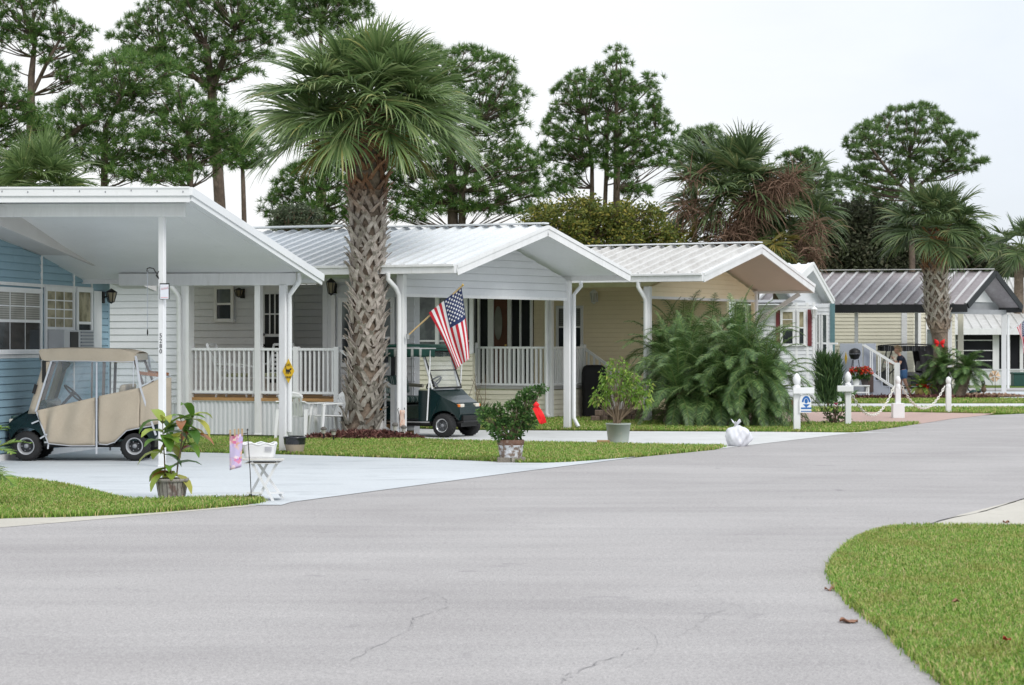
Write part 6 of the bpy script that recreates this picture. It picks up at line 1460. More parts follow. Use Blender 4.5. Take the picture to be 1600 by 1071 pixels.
# folding table, tub, flag stand
q = gnd(413, 782); YT = q.y; t = thing('folding_table', 'small white folding table with crossed legs at the driveway corner', 'table', q)
SC_ = YT/FL
def TP(px, py, dy=0): return at(px, py, YT+dy)
mb = MB()
for k in range(5): y = -.20+.1*k; mb.box(TP(378, 718.5, y)+Vector((0, 0, -.01)), TP(444.5, 718.5, y+.09)+Vector((0, 0, .014)))
mb.box(TP(381, 720, -.2)+Vector((0, 0, -.03)), TP(441, 720, .28)+Vector((0, 0, -.012))); mb.build('tabletop', M('weathered_white', (.66, .65, .62), .6, .08, 6, (.5, .48, .44)), t, bevel=.004)
TW = M('table_white', (.70, .71, .72), .5, .05, 4)
for dy, a, b in ((-.16, (393, 722), (427, 786)), (-.13, (434, 722), (401, 786)), (.22, (402, 722), (443, 781)), (.19, (419, 722), (387, 781))):
    l = MB(); l.beam(TP(*a, dy), TP(b[0], 535.5+FL*EYE/(YT+dy), dy), .03, .022, up=(0, 1, 0)); l.build('leg', TW, t)
for px, a in ((398, -1), (430, 1)):
    l = MB(); l.prism([TP(px-13, 772, -.16), TP(px+13, 772, -.16), TP(px+11, 772, .22), TP(px-11, 772, .22)], (0, 0, .022)); l.build('foot_board', TW, t)
t = thing('storage_tub', 'white plastic tub with rumpled rim on the folding table', 'tub', TP(407, 718, 0)); z0 = TP(0, 717.2).z; c = TP(406, 717)
mb = MB()
def tub(u, v):
    k = lerp(.86, 1.0, v); ang = 2*PI*u; x = max(-1, min(1, 1.35*math.cos(ang)))*.185*k; y = max(-1, min(1, 1.35*math.sin(ang)))*.14*k
    return Vector((c.x+x, c.y+y, z0+.01+v*.165+(.012*math.sin(9*ang)*v**4)))
mb.grid(tub, 40, 6); mb.grid(lambda u, v: Vector((c.x+lerp(-.15, .15, u), c.y+lerp(-.11, .11, v), z0+.012)), 2, 2); mb.build('body', WHITE2, t, solid=.006)
mb = MB(); mb.tube([tub(k/40, 1)+Vector((0, 0, .0)) for k in range(41)], .010, 5); mb.build('rim', WHITE2, t)
tx = MB()
for r in range(3):
    for k in range(6): tx.box((c.x+.075+.014*k, c.y-.149+.0*r, z0+.135-.02*r), (c.x+.075+.014*k+.009, c.y-.140, z0+.143-.02*r))
tx.build('print', M('grey_print', (.45, .45, .5), .6, .1, 6), t)
mb = MB(); c_ = TP(389, 695, .05); mb.grid(lambda u, v: c_+Vector((lerp(-.05, .09, u), .05*v, lerp(-.05, .02, v)+.012*math.sin(9*u+4*v))), 8, 4); tag(mb.build('paper_towel', WHITE2, solid=.008), 'crumpled white paper towel sticking out behind the tub', 'paper')
YF = gnd(394, 785).y; t = thing('garden_flag', 'small lilac and pink floral garden flag clipped on a black wire stand', 'garden flag', gnd(393, 785.5)); mb = MB()
mb.tube([at(x, y, YF) for x, y in ((393, 786), (391, 740), (388.5, 700), (386.5, 675), (386, 671.5), (386.8, 670), (387.6, 673))], .0055, 6); mb.tube([at(x, y, YF) for x, y in ((387, 677), (372, 679.5), (358.5, 681), (357, 679), (359.5, 677.5))], .005, 6); mb.build('stand', BLACK, t)
def gfm():
    m, nt, b = _new('floral_flag'); co = _coord(nt, 'Object'); v = nt.nodes.new('ShaderNodeTexVoronoi'); v.inputs['Scale'].default_value = 22; nt.links.new(co, v.inputs['Vector'])
    sp = nt.nodes.new('ShaderNodeSeparateColor'); nt.links.new(v.outputs['Color'], sp.inputs[0])
    f = _ramp(nt, sp.outputs[0], [(.2, (.50, .38, .68)), (.35, (.75, .6, .78)), (.5, (.70, .10, .30)), (.62, (.85, .75, .80)), (.75, (.80, .45, .16)), (.88, (.36, .14, .55)), (1, (.8, .66, .82))])
    n = _noise(nt, 9, 3, .5, co); nt.links.new(_mix(nt, _ramp(nt, n, [(.42, (0, 0, 0)), (.5, (1, 1, 1))]), (.58, .50, .74), f), b.inputs['Base Color']); b.inputs['Roughness'].default_value = .7; return m
mb = MB(); mb.grid(lambda u, v: at(lerp(lerp(358.5, 380, u), lerp(359, 377, u), v), lerp(lerp(681, 678, u), lerp(735, 730, u), v), YF-.012+.015*math.sin(6*u+3*v)), 10, 12); mb.build('cloth', gfm(), t, solid=.002)
mb = MB()
for px, ln in ((360, 5), (367, 6), (373, 7), (378.5, 7)): mb.beam(at(px, 682, YF-.02), at(px-.3, 679-ln-2, YF-.02), .012, .02)
mb.build('clothes_peg', M('peg_wood', (.45, .32, .2), .7, .3, 20), t)

# ---------------------------------------------------------------- pots and plants
def pot(name_t, prof, c, mat, t, n=28, wob=0, part='pot'):
    mb = MB(); mb.lathe(prof, c, n, wob=wob); return mb.build(part, mat, t)
def soil(c, r, z, t): mb = MB(); mb.lathe([(r, z-.02), (r*.9, z), (.001, z+.012)], c, 20); mb.build('soil', SOIL, t)
g = gnd(268.5, 780.5); s_ = g.y/FL; t = thing('potted_plant', 'croton with red green leaves in a slatted grey wooden planter', 'potted plant', g)
PW = M('weathered_planter', (.26, .245, .22), .85, .12, 7, (.14, .10, .085), grain=.2, gscale=60, stretch=(1, 1, .3), c2lo=.5, c2hi=.62)
h_ = 33*s_; pot('pot', [(20*s_, 0), (24.5*s_, h_*.84), (24.5*s_, h_*.85), (26.8*s_, h_*.86), (27*s_, h_), (24*s_, h_), (23*s_, h_*.85)], g, PW, t, 18)
mb = MB()
for k in range(18): a = 2*PI*k/18; mb.tube([g+Vector((20.2*s_*math.cos(a), 20.2*s_*math.sin(a), .01)), g+Vector((24.6*s_*math.cos(a), 24.6*s_*math.sin(a), h_*.84))], .004, 4)
mb.build('stave_gap', M('stave_gap', (.08, .07, .06), .9, .2, 9), t); soil(g, 23*s_, h_*.93, t)
def big_leaf(parts, p, az, el, L, w, droop=.8, nseg=5):
    """broad pointed leaf with a folded middle"""
    d = np.array([math.cos(az)*math.cos(el), math.sin(az)*math.cos(el), math.sin(el)]); up = np.array([0, 0, 1.]); p = np.array(p); rows = []
    for k in range(nseg+1):
        f = k/nseg; ww = w*max(.03, math.sin(PI*min(1, f*.93+.05))**.8)/2; s = np.cross(d, up); s = s/(np.linalg.norm(s)+1e-6); n = np.cross(s, d)
        rows += [p-s*ww+n*ww*.35, p, p+s*ww+n*ww*.35]; d = d-up*droop/nseg*(.5+f); d = d/np.linalg.norm(d); p = p+d*L/nseg
    F = []
    for k in range(nseg): o = 3*k; F += [(o, o+1, o+4, o+3), (o+1, o+2, o+5, o+4)]
    parts.append((np.array(rows), np.array(F)))
parts = []; st = MB()
for x0_, path, nl in ((257, [(258, 744), (257, 715), (255, 690), (254, 655)], 15), (276, [(276, 744), (279, 715), (290, 688), (297, 662), (302, 650)], 14), (266, [(268, 744), (266, 728)], 8), (286, [(280, 715), (284, 690), (285, 665), (280, 648)], 7)):
    P = [at(x, y, g.y+random.uniform(-.05, .05)) for x, y in path]; st.tube(P, [.011-.002*i for i in range(len(P))], 6)
    for k in range(nl):
        f = (k+.6)/nl if nl > 8 else random.uniform(.2, 1); i = min(len(P)-2, int((.35+.65*f)*(len(P)-1))); q = lerp(P[i], P[i+1], random.random()); az = k*2.4+random.random(); big_leaf(parts, q, az, random.uniform(-.2, .7) if f < .9 else random.uniform(.5, 1.2), random.uniform(.24, .40), random.uniform(.10, .155), random.uniform(.9, 2.2))
V, F = merge(parts); np_obj('foliage', V, F, CROTON, t, smooth=True); st.build('stem', TWIG, t)
# bush with the red ribbon in the flaking white pot
g = gnd(798, 722.5); s_ = g.y/FL; t = thing('potted_plant', 'bushy green shrub with long shoots in a flaking white terracotta pot on bricks', 'potted plant', g)
FP = M('flaking_white_pot', (.55, .56, .58), .8, .1, 5, (.20, .15, .12), grain=.25, gscale=50, bump=.5, c2lo=.47, c2hi=.56)
zb_ = 8*s_; mb = MB()
for x0_, x1_, y0_, y1_ in ((-21, 0, -.17, .0), (1, 23, -.19, .0), (-19, 1, .01, .2), (2, 21, .02, .2)): mb.box((g.x+x0_*s_, g.y+y0_, 0), (g.x+x1_*s_, g.y+y1_, zb_-.002*(x0_ > 0)))
mb.build('brick_stand', M('mossy_brick', (.20, .18, .15), .9, .25, 6, (.36, .34, .3), grain=.3, gscale=40), t, bevel=.01)
pot('pot', [(17*s_, zb_), (19*s_, zb_+10*s_), (19.5*s_, zb_+17*s_), (20*s_, zb_+17.5*s_), (20*s_, zb_+19*s_), (18.5*s_, zb_+19*s_), (17*s_, zb_+16*s_)], g, FP, t, 26, .012)
mb = MB(); mb.lathe([(19.8*s_, zb_+18.8*s_), (21.2*s_, zb_+21*s_), (21.4*s_, zb_+26.5*s_), (19.8*s_, zb_+27.5*s_), (18*s_, zb_+25*s_)], g, 26, wob=.01); mb.build('pot_rim', TERRA, t); soil(g, 19*s_, zb_+25*s_, t)
def bush(t, g, blobs, mat, leaf, w, n, parts_name='foliage', stems=True, droop=.15, Y=None):
    C, D = [], []; st = MB(); Y = Y or g.y; base = Vector((g.x, Y, at(0, blobs[0][4] if len(blobs[0]) > 4 else 690, Y).z))
    for b in blobs:
        x, y, rx, ry = b[:4]; c = at(x, y, Y); R = np.array([rx, (rx+ry)/2, ry])*Y/FL; m = int(n*rx*ry/100); u = rand_dirs(m); rr = RNG.uniform(.3, 1.05, (m, 1))**.6
        C.append(np.array(c)+u*rr*R); D.append(unit(u+np.array([0, 0, .4])))
        if stems:
            for k in range(4): e = Vector(C[-1][k]); st.tube([base+Vector((random.gauss(0, .03), random.gauss(0, .03), 0)), lerp(base, c, .6)+Vector((random.gauss(0, .04), random.gauss(0, .04), 0)), e], [.012, .008, .004], 5)
    V, F = leaf_geo(np.concatenate(C), np.concatenate(D), leaf, w, droop); np_obj(parts_name, V, F, mat, t)
    if stems: st.build('stem', TWIG, t)
bush(t, g, [(792, 672, 26, 19, 694), (770, 655, 20, 16), (756, 645, 11, 7), (806, 650, 22, 20), (825, 655, 15, 15), (820, 630, 16, 11), (835, 612, 13, 8), (848, 607, 8, 4), (812, 618, 7, 5), (800, 632, 10, 6), (778, 640, 7, 9), (825, 618, 10, 9)], SHRUB, .062, .040, 120)
g_ = g; rb_ = MB(); c = at(838, 633, g.y-.3); rb_.grid(lambda u, v: at(lerp(836, 849, u)+3*math.sin(3*u)+(v-.5)*(5+4*u), lerp(633, 662, u)-(v-.5)*3, g_.y-.3+.02*math.sin(8*u)), 10, 4)
rb_.grid(lambda u, v: at(lerp(834, 845, u)+(v-.5)*6, lerp(636, 660, u)+3*math.sin(5*v), g_.y-.31), 8, 4); rb_.lathe([(.001, -.05), (.05, 0), (.001, .05)], c, 8)
tag(rb_.build('ribbon', RED, solid=.006), 'bright red ribbon tied on the bushy potted shrub', 'ribbon')
# ficus in the pale green pot
g = gnd(966, 695); s_ = g.y/FL; t = thing('potted_plant', 'light green weeping ficus in a tall pale grey green pot', 'potted plant', g)
pot('pot', [(15.5*s_, 0), (19*s_, 31*s_), (19.6*s_, 31*s_), (20*s_, 33.5*s_), (18*s_, 33.5*s_), (17.5*s_, 30*s_)], g, M('pale_green_pot', (.36, .40, .365), .6, .06, 3, (.44, .43, .37)), t); soil(g, 17.6*s_, 31*s_, t)
bush(t, g, [(964, 600, 26, 24, 662), (940, 618, 15, 18), (985, 612, 17, 20), (967, 572, 16, 13), (1003, 620, 14, 16), (950, 585, 14, 13), (985, 590, 14, 12), (1010, 605, 10, 12), (930, 622, 9, 8)], LIGHTG, .085, .042, 46, droop=.6)
mb = MB(); q = gnd(942, 696); mb.box((q.x-.1, q.y-.02, .03), (q.x+.12, q.y+.2, .085)); tag(mb.build('brick', M('yellow_brick', (.36, .24, .12), .9, .2, 8), bevel=.008), 'small tan brick on the grass beside the ficus pot', 'brick')
# half-glazed empty pot at the carport post
g = gnd(460.5, 710.5); s_ = g.y/FL; t = thing('flower_pot', 'empty flower pot with black glazed rim and sand base by the carport post', 'pot', g)
pot('pot', [(12*s_, 0), (15.5*s_, 14*s_), (16.5*s_, 17*s_)], g, M('sand_pot', (.36, .30, .23), .8, .08, 5), t); mb = MB(); mb.lathe([(16.4*s_, 16*s_), (17*s_, 20*s_), (17.2*s_, 25*s_), (18*s_, 25.5*s_), (18*s_, 28*s_), (16*s_, 28*s_), (15*s_, 18*s_), (.001, 16*s_)], g, 26); mb.build('pot_rim', M('black_glaze', (.02, .022, .026), .2, .2, 4, spec=.6), t)
# rose bush
g = gnd(1304, 664); t = thing('rose_bush', 'small rose bush with a single pink bloom beside the armed post', 'shrub', g)
bush(t, g, [(1304, 650, 8, 12, 664), (1294, 655, 7, 8), (1292, 645, 5, 6), (1315, 645, 7, 8), (1322, 655, 7, 4), (1305, 632, 7, 8), (1288, 633, 4, 4), (1312, 625, 6, 7)], SHRUB, .075, .05, 62)
for (px, py, m_, r_) in ((1306, 632, M('pink_petal', (.62, .06, .16), .6, .15, 12), 3.0), (1305, 636, M('cream_petal', (.75, .6, .5), .6, .1, 12), 3.2)):
    mb = MB(); c = at(px, py, g.y-.2); R = r_*g.y/FL
    for k in range(9): a = k*2.4; mb.grid(lambda u, v: c+Vector((math.cos(a+(u-.5)*1.6)*R*(.35+.6*v), math.sin(a+(u-.5)*1.6)*R*(.35+.6*v), R*(-.3+1.0*v-.05*k*v))), 4, 3)
    mb.build('bloom', m_, t, solid=.003)
# geranium pot on the white table
q = gnd(1343, 623); Yg = q.y; t = thing('plant_table', 'small white slatted plant table beside the grey stair', 'table', q); mb = MB(); zt = EYE-(602-CY)*Yg/FL
mb.box((q.x-.38, q.y-.25, zt-.04), (q.x+.30, q.y+.25, zt)); mb.build('tabletop', WHITE2, t, bevel=.006)
for x in (-.34, .26):
    for y in (-.2, .2): l = MB(); l.box((q.x+x-.025, q.y+y-.025, 0), (q.x+x+.025, q.y+y+.025, zt-.04)); l.build('leg', WHITE2, t)
mb = MB(); mb.box((q.x-.34, q.y-.23, .18), (q.x+.26, q.y-.2, .22)); mb.build('stretcher', WHITE2, t)
RG = LEAF('red_blooms', [(0, (.40, .01, .015)), (.6, (.62, .03, .02)), (1, (.7, .12, .03))], .5, .2, .2)
for px, lab in ((1338, 'red geranium in a white pot on the plant table'), (1351, 'red geranium in a dark pot on the plant table, nearer the stair')):
    c = at(px, 602, Yg); t = thing('geranium_pot', lab, 'potted plant', (c.x, c.y, zt), 0, 'geranium pots'); pot('pot', [(.09, zt), (.13, zt+.2), (.14, zt+.2), (.12, zt+.2)], (c.x, c.y, 0), WHITE2 if px < 1345 else M('dark_pot', (.06, .05, .05), .6, .1, 4), t)
    n = 260; u = rand_dirs(n)*RNG.uniform(.3, 1, (n, 1))*np.array([.24, .24, .2]); P = u+np.array([c.x, c.y, zt+.38]); V, F = leaf_geo(P, unit(u+.01), .085, .07); np_obj('foliage', V, F, SHRUB, t)
    n = 150; u = rand_dirs(n); u[:, 2] = np.abs(u[:, 2])*.9-.15; P = u*np.array([.25, .25, .24])+np.array([c.x, c.y, zt+.40]); P = np.repeat(P[:26], 9, 0)+RNG.normal(size=(234, 3))*.025; V, F = leaf_geo(P, rand_dirs(234), .05, .05); np_obj('bloom', V, F, RG, t)
# fern in the yellow bowl
q = gnd(1442, 622); t = thing('fern_pot', 'yellow green fern with red flowers in a round yellow glazed bowl', 'potted plant', q)
pot('pot', [(.12, 0), (.22, .05), (.27, .16), (.25, .27), (.20, .31), (.22, .33), (.18, .32)], q, M('yellow_glaze', (.50, .38, .13), .35, .1, 4, (.36, .30, .12)), t); parts = []; st = MB()
feather_crown(q+Vector((0, 0, .32)), 24, .62, .12, parts, st, 22, .0, 1.3, .4, 1.6, .035); V, F = merge(parts); np_obj('foliage', V, F, LIGHTG, t); st.build('stalk', STEM, t)
n = 60; P = np.array([[q.x+.02, q.y-.2, .40]])+RNG.normal(size=(n, 3))*np.array([.14, .05, .03]); V, F = leaf_geo(P, rand_dirs(n), .06, .06); np_obj('bloom', V, F, RG, t)
# low plants by the cream house skirting and the deck
g = gnd(748, 657); t = thing('shrub', 'scraggly low plant with bare twigs against the ivory skirting', 'plant', g); n = 90; a = RNG.uniform(0, 2*PI, n); V1, F1 = strips(np.tile(np.array(g), (n, 1))+RNG.normal(size=(n, 3))*np.array([.14, .1, .02]), np.stack([np.cos(a)*.5, np.sin(a)*.5, np.ones(n)], 1), rand_dirs(n), RNG.uniform(.25, .6, n), np.full(n, .045), 4, np.full(n, .7)); np_obj('foliage', V1, F1, SHRUB, t)
mb = MB()
for k in range(5): mb.tube([g, g+Vector((random.gauss(0, .15), .0, .5)), g+Vector((random.gauss(-.1, .3), 0, .9+.2*random.random()))], [.01, .008, .004], 5)
mb.build('stem', TWIG, t)
# covered grill
g = gnd(929, 652.5); t = thing('covered_grill', 'barbecue grill under a black cover at the foot of the deck stair', 'grill', g); K = .0152; mb = MB()
def gr(u, v):
    z = [(0, 17), (.1, 17.2), (.55, 17.6), (.58, 18.6), (.80, 18.8), (.92, 17), (1.0, 11)]
    for (a, ra), (b, rb) in zip(z[:-1], z[1:]):
        if v <= b+1e-6: r = lerp(ra, rb, (v-a)/(b-a)); break
    A = 2*PI*u; x = max(-1, min(1, 1.3*math.cos(A))); y = max(-1, min(1, 1.3*math.sin(A)))
    return Vector((g.x+x*r*K*1.08, g.y+.35+y*r*K*.8, 1.27*min(1, v*1.03)*(1 if v < 1 else 1)+.012*math.sin(A*7)*(1-v)))
mb.grid(gr, 48, 16); top = [gr(k/48, 1) for k in range(48)]; mb.add(top, [list(range(48))]); mb.build('cover', M('black_cover', (.012, .012, .014), .65, .2, 4), t)
mb = MB()
for x in (-.22, .22):
    for y in (.15, .5): mb.lathe([(.03, 0), (.03, .06)], (g.x+x, g.y+y, 0), 8)
mb.build('wheel', RUBBER, t)
# white bin bag
g = gnd(1153, 697.5); s_ = g.y/FL; t = thing('bin_bag', 'knotted white rubbish bag on the driveway edge by the road', 'bag', g); mb = MB()
def bag(u, v):
    A = 2*PI*u; f = v; r = (21*math.sin(PI*(.12+.80*f))**.55)*(1-.12*f); r *= 1+.10*math.sin(3*A+5*f)+.07*math.sin(7*A-9*f)+.04*math.sin(13*A+11*f)
    if f > .86: r = lerp(r, 3.2, ((f-.86)/.14)**.6)
    return Vector((g.x+r*s_*math.cos(A), g.y+r*s_*math.sin(A)*.9, max(.0, (f*33+1.3*math.sin(5*A)*math.sin(PI*f))*s_)))
mb.grid(bag, 56, 22); BAGM = M('white_bag_plastic', (.68, .69, .74), .35, .06, 5, spec=.5, bump=.25, gscale=16); mb.build('body', BAGM, t)
mb = MB(); c = Vector((g.x-.03, g.y, 33*s_))
for k in range(3): A = k*2.2+.6; mb.grid(lambda u, v: c+Vector((math.cos(A)*(.02+.06*u)+(v-.5)*.05*math.sin(A)*(1+u), math.sin(A)*(.02+.07*u)+(v-.5)*.06*math.cos(A), .02+.06*u+.03*math.sin(4*v+k))), 6, 4)
mb.lathe([(.035, -.03), (.028, .01), (.04, .05)], c, 10); mb.build('knot', BAGM, t, solid=.004)

# ---------------------------------------------------------------- mulch, stones and small garden pieces
MUL = LEAF('bark_chips', [(0, (.05, .022, .02)), (.5, (.12, .05, .045)), (.85, (.20, .095, .08)), (1, (.30, .19, .15))], .9, 0, .1)
def mound(name, label, cx, cy, rx, ry, h, nchip, size, mat, basemat, cat='mulch'):
    """low heap of loose chips or pebbles"""
    n = nchip; a = RNG.uniform(0, 2*PI, n); r = np.sqrt(RNG.uniform(0, 1, n)); x = cx+rx*r*np.cos(a); y = cy+ry*r*np.sin(a); z = h*(1-r**2)+.02*RNG.uniform(0, 1, n)+.02
    V, F = leaf_geo(np.stack([x, y, z], 1), rand_dirs(n)*np.array([1, 1, .35]), size, size*.5, 0); o = np_obj(name, V, F, mat); o['kind'] = 'stuff'; tag(o, label, cat)
    m = MB(); m.lathe([(1, 0), (.9, .19*1), (.6, .64), (.3, .91), (.001, 1)], (0, 0, 0), 32); m.v = [Vector((cx+v.x*rx, cy+v.y*ry, .012+v.z*h)) for v in m.v]; s = m.build('soil', basemat); s['kind'] = 'structure'
c = gnd(566, 687.5); mound('mulch', 'dark red bark mulch heaped round the big palm', c.x, c.y-.05, 1.16, .48, .13, 3800, .075, MUL, SOIL)
c = gnd(1435, 623); mound('mulch', 'dark mulch bed below the red bow palm and steps', c.x-.1, c.y, 2.7, .9, .05, 2200, .12, MUL, SOIL)
PEB = LEAF('pebbles', [(0, (.22, .13, .08)), (.5, (.38, .25, .17)), (1, (.55, .42, .32))], .9, 0, .1)
c = gnd(1532, 620.5); mound('gravel', 'pinkish pebble bed beside the low feathery palm', c.x, c.y, 1.5, .55, .05, 1600, .10, PEB, SOIL, 'gravel')
EDG = M('tumbled_block', (.20, .145, .115), .9, .25, 4, (.32, .25, .2), grain=.25, gscale=30, bump=.4); first = None
for k in range(17):
    for r in range(2):
        px = 930+k*12.6+(6 if r else 0)
        g = gnd(px, 660.5-2*math.sin(k/3))
        if first is None:
            mb = MB(); mb.box((-.092, -.1, 0), (.092, .1, .128)); first = mb.build('edging_block', EDG, None, local=True, bevel=.02); o = first
        else: o = first.copy(); COL.objects.link(o)
        o.location = (g.x, g.y+.03*r, .025+.13*r); o.rotation_euler = (0, 0, random.gauss(0, .08)); tag(o, 'tumbled brown edging block below the feathery palms', 'block', 'edging blocks round the palms')
first['label'] = 'tumbled brown edging block below the feathery palms'
# solar path lights
LG = M('light_lens', (.45, .44, .40), .3, .1, 4)
for px, py, ht, lab in ((506, 690, .27, 'dark capped solar path light standing in front of the slatted patio chair'), (521.5, 691, .24, 'pale solar path light at the mulch edge beside the slatted chair'), (617.5, 688, .33, 'solar path light in the mulch beside the flag post base'), (631, 687.5, .27, 'solar path light touching the flag post on its cart side')):
    g = gnd(px, py); g.y -= .05; t = thing('path_light', lab, 'garden light', g, 0, 'solar path lights'); mb = MB(); mb.lathe([(.012, 0), (.014, ht*.55)], g, 8); mb.build('stake', BLACK, t)
    mb = MB(); mb.lathe([(.035, ht*.55), (.045, ht*.82)], g, 10); mb.build('lens', LG, t); mb = MB(); mb.lathe([(.055, ht*.8), (.058, ht*.9), (.03, ht), (.001, ht)], g, 12); mb.build('cap', M('light_cap%d' % px, (.12, .11, .1), .5, .1, 5), t)
# post banner and goose by the palm
t = thing('garden_banner', 'narrow faded orange banner on a black wire stand leaning at the flag post', 'banner', gnd(626, 688)); Yb = A2.y-.22; mb = MB(); mb.tube([at(x, y, Yb) for x, y in ((625.5, 688), (624, 650), (621.5, 640), (623, 638))], .007, 5); mb.tube([at(633, 640, Yb), at(631.5, 637, Yb), at(632, 660, Yb)], .006, 5); mb.build('stand', BLACK, t)
mb = MB(); mb.grid(lambda u, v: at(lerp(624.5, 632.5, u), lerp(641, 668-2*u, v), Yb-.01+.01*math.sin(4*v)), 4, 6); mb.build('cloth', M('faded_banner', (.66, .52, .44), .8, .1, 14, (.62, .33, .24), c2lo=.5, c2hi=.6), t, solid=.004)
g = gnd(589, 684); g.y += .12; t = thing('goose_statue', 'white goose lawn statue half hidden behind the big palm base', 'statue', g); mb = MB(); GW = M('goose_white', (.66, .65, .65), .6, .08, 8)
mb.lathe([(.001, .06), (.10, .10), (.145, .2), (.12, .31), (.06, .38), (.035, .46), (.05, .52), (.04, .56), (.001, .575)], g, 16); mb.build('body', GW, t); mb = MB(); mb.lathe([(.02, 0), (.001, .07)], g+Vector((.045, -.02, .535)), 8, axis='x'); mb.build('beak', M('beak_orange', (.6, .25, .04), .5, .1, 5), t); mb = MB(); mb.lathe([(.07, .0), (.06, .08)], g, 10); mb.build('base', SOIL, t)
# red garden gnome-like ornament: small red fire plug shape left of the sign post
g = gnd(1236, 648); t = thing('red_lantern', 'small red garden ornament behind the feathery palm tips', 'ornament', g); mb = MB(); mb.lathe([(.09, 0), (.11, .05), (.07, .08), (.09, .12), (.10, .28), (.05, .33), (.03, .38), (.001, .4)], g, 14); mb.build('body', M('dull_red', (.28, .02, .03), .5, .15, 6), t)
# bicycle beyond the low palm
g = gnd(1506, 616.2); t = thing('bicycle', 'bicycle leaning behind the low feathery palm by the carport', 'bicycle', (g.x, g.y+.4, 0), math.radians(8))
def bwheel(x):
    mb = MB(); mb.tube([(x+.33*math.cos(a), 0, .34+.33*math.sin(a)) for a in np.linspace(0, 2*PI, 33)], .019, 6); w_ = mb.build('wheel', RUBBER, t, local=True)
    mb = MB(); mb.tube([(x+.305*math.cos(a), 0, .34+.305*math.sin(a)) for a in np.linspace(0, 2*PI, 33)], .011, 6)
    for k in range(18): a = 2*PI*k/18; mb.beam((x, 0, .34), (x+.305*math.cos(a), 0, .34+.305*math.sin(a)), .006, .006)
    mb.build('rim', STEEL, w_, local=True)
bwheel(.52); bwheel(-.52); BF = M('bike_frame', (.25, .26, .28), .3, .1, 4, metal=.4); mb = MB()
for a, b in (((-.52, 0, .34), (-.08, 0, .30)), ((-.08, 0, .30), (-.22, 0, .78)), ((-.22, 0, .78), (-.52, 0, .34)), ((-.08, 0, .30), (.36, 0, .80)), ((-.19, 0, .72), (.34, 0, .86)), ((.33, 0, .92), (.52, 0, .34)), ((-.22, 0, .78), (-.24, 0, .90))): mb.tube([a, b], .017, 6)
mb.build('frame', BF, t, local=True); mb = MB(); mb.tube([(.12, -.28, 1.06), (.30, -.22, 1.10), (.34, 0, 1.0), (.30, .22, 1.10), (.12, .28, 1.06)], .014, 6); mb.tube([(.33, 0, .9), (.34, 0, 1.02)], .014, 6); mb.build('handlebar', STEEL, t, local=True)
mb = MB(); mb.grid(lambda u, v: Vector((lerp(-.37, -.10, u), lerp(-.09, .09, v)*(1.1-.8*u), .93-.02*(2*v-1)**2)), 6, 6); mb.build('saddle', BLACK, t, local=True, solid=.04)
mb = MB(); mb.tube([(-.08, -.08, .3), (-.08, .08, .3)], .02, 6); mb.box((-.10, .08, .14), (-.0, .16, .17)); mb.box((-.16, -.16, .43), (-.06, -.08, .46)); mb.build('pedal', BLACK, t, local=True)
# spinner, duck lamp, chest
q = gnd(1555, 619); t = thing('garden_spinner', 'pale fabric garden spinner on a thin stake by the carport', 'ornament', q); mb = MB(); mb.tube([q, q+Vector((0, 0, .75))], .008, 5); mb.build('stake', BLACK, t); c = at(1554, 588, q.y); mb = MB()
for k in range(5): A = k*2*PI/5+.4; mb.grid(lambda u, v: c+Vector((math.cos(A)*(.02+.16*u)+(v-.5)*.2*math.sin(A)*u, .04*math.sin(4*v), math.sin(A)*(.02+.16*u)-(v-.5)*.2*math.cos(A)*u)), 4, 4)
mb.build('sail', M('peach_sail', (.62, .45, .30), .8, .12, 8), t, solid=.004)
q = gnd(1521, 620); t = thing('garden_statue', 'dark green frog shaped garden statue on the pebble bed', 'statue', q); mb = MB(); mb.lathe([(.001, 0), (.17, .02), (.19, .1), (.12, .2), (.001, .24)], q, 14, wob=.1); mb.build('body', M('dark_green_glaze', (.02, .06, .05), .35, .1, 5), t); mb = MB(); mb.lathe([(.001, .12), (.08, .16), (.10, .22), (.06, .28), (.001, .3)], q+Vector((.16, -.03, 0)), 12); mb.build('head', MATS['dark_green_glaze'], t)
q = gnd(1537, 619.5); t = thing('garden_statue', 'small brown bird statue on a stake beside the pebble bed', 'statue', q); mb = MB(); mb.lathe([(.001, .1), (.09, .16), (.10, .24), (.05, .33), (.06, .38), (.001, .43)], q, 12); mb.tube([q, q+Vector((0, 0, .14))], .014, 5); mb.build('body', M('brown_bird', (.13, .09, .06), .8, .2, 8), t); mb = MB(); mb.lathe([(.02, 0), (.001, .06)], q+Vector((.05, 0, .38)), 6, axis='x'); mb.build('beak', BLACK, t)
q = gnd(1597, 604.5); t = thing('storage_chest', 'dark green storage chest in front of the far porch at the frame edge', 'chest', q); zc = EYE-(582-CY)*q.y/FL; mb = MB(); mb.box((q.x-.4, q.y-.3, .02), (q.x+.7, q.y+.3, zc-.08)); mb.build('body', M('chest_green', (.02, .07, .06), .5, .1, 4), t, bevel=.015); mb = MB(); mb.box((q.x-.43, q.y-.33, zc-.08), (q.x+.73, q.y+.33, zc)); mb.build('lid', MATS['chest_green'], t, bevel=.02)
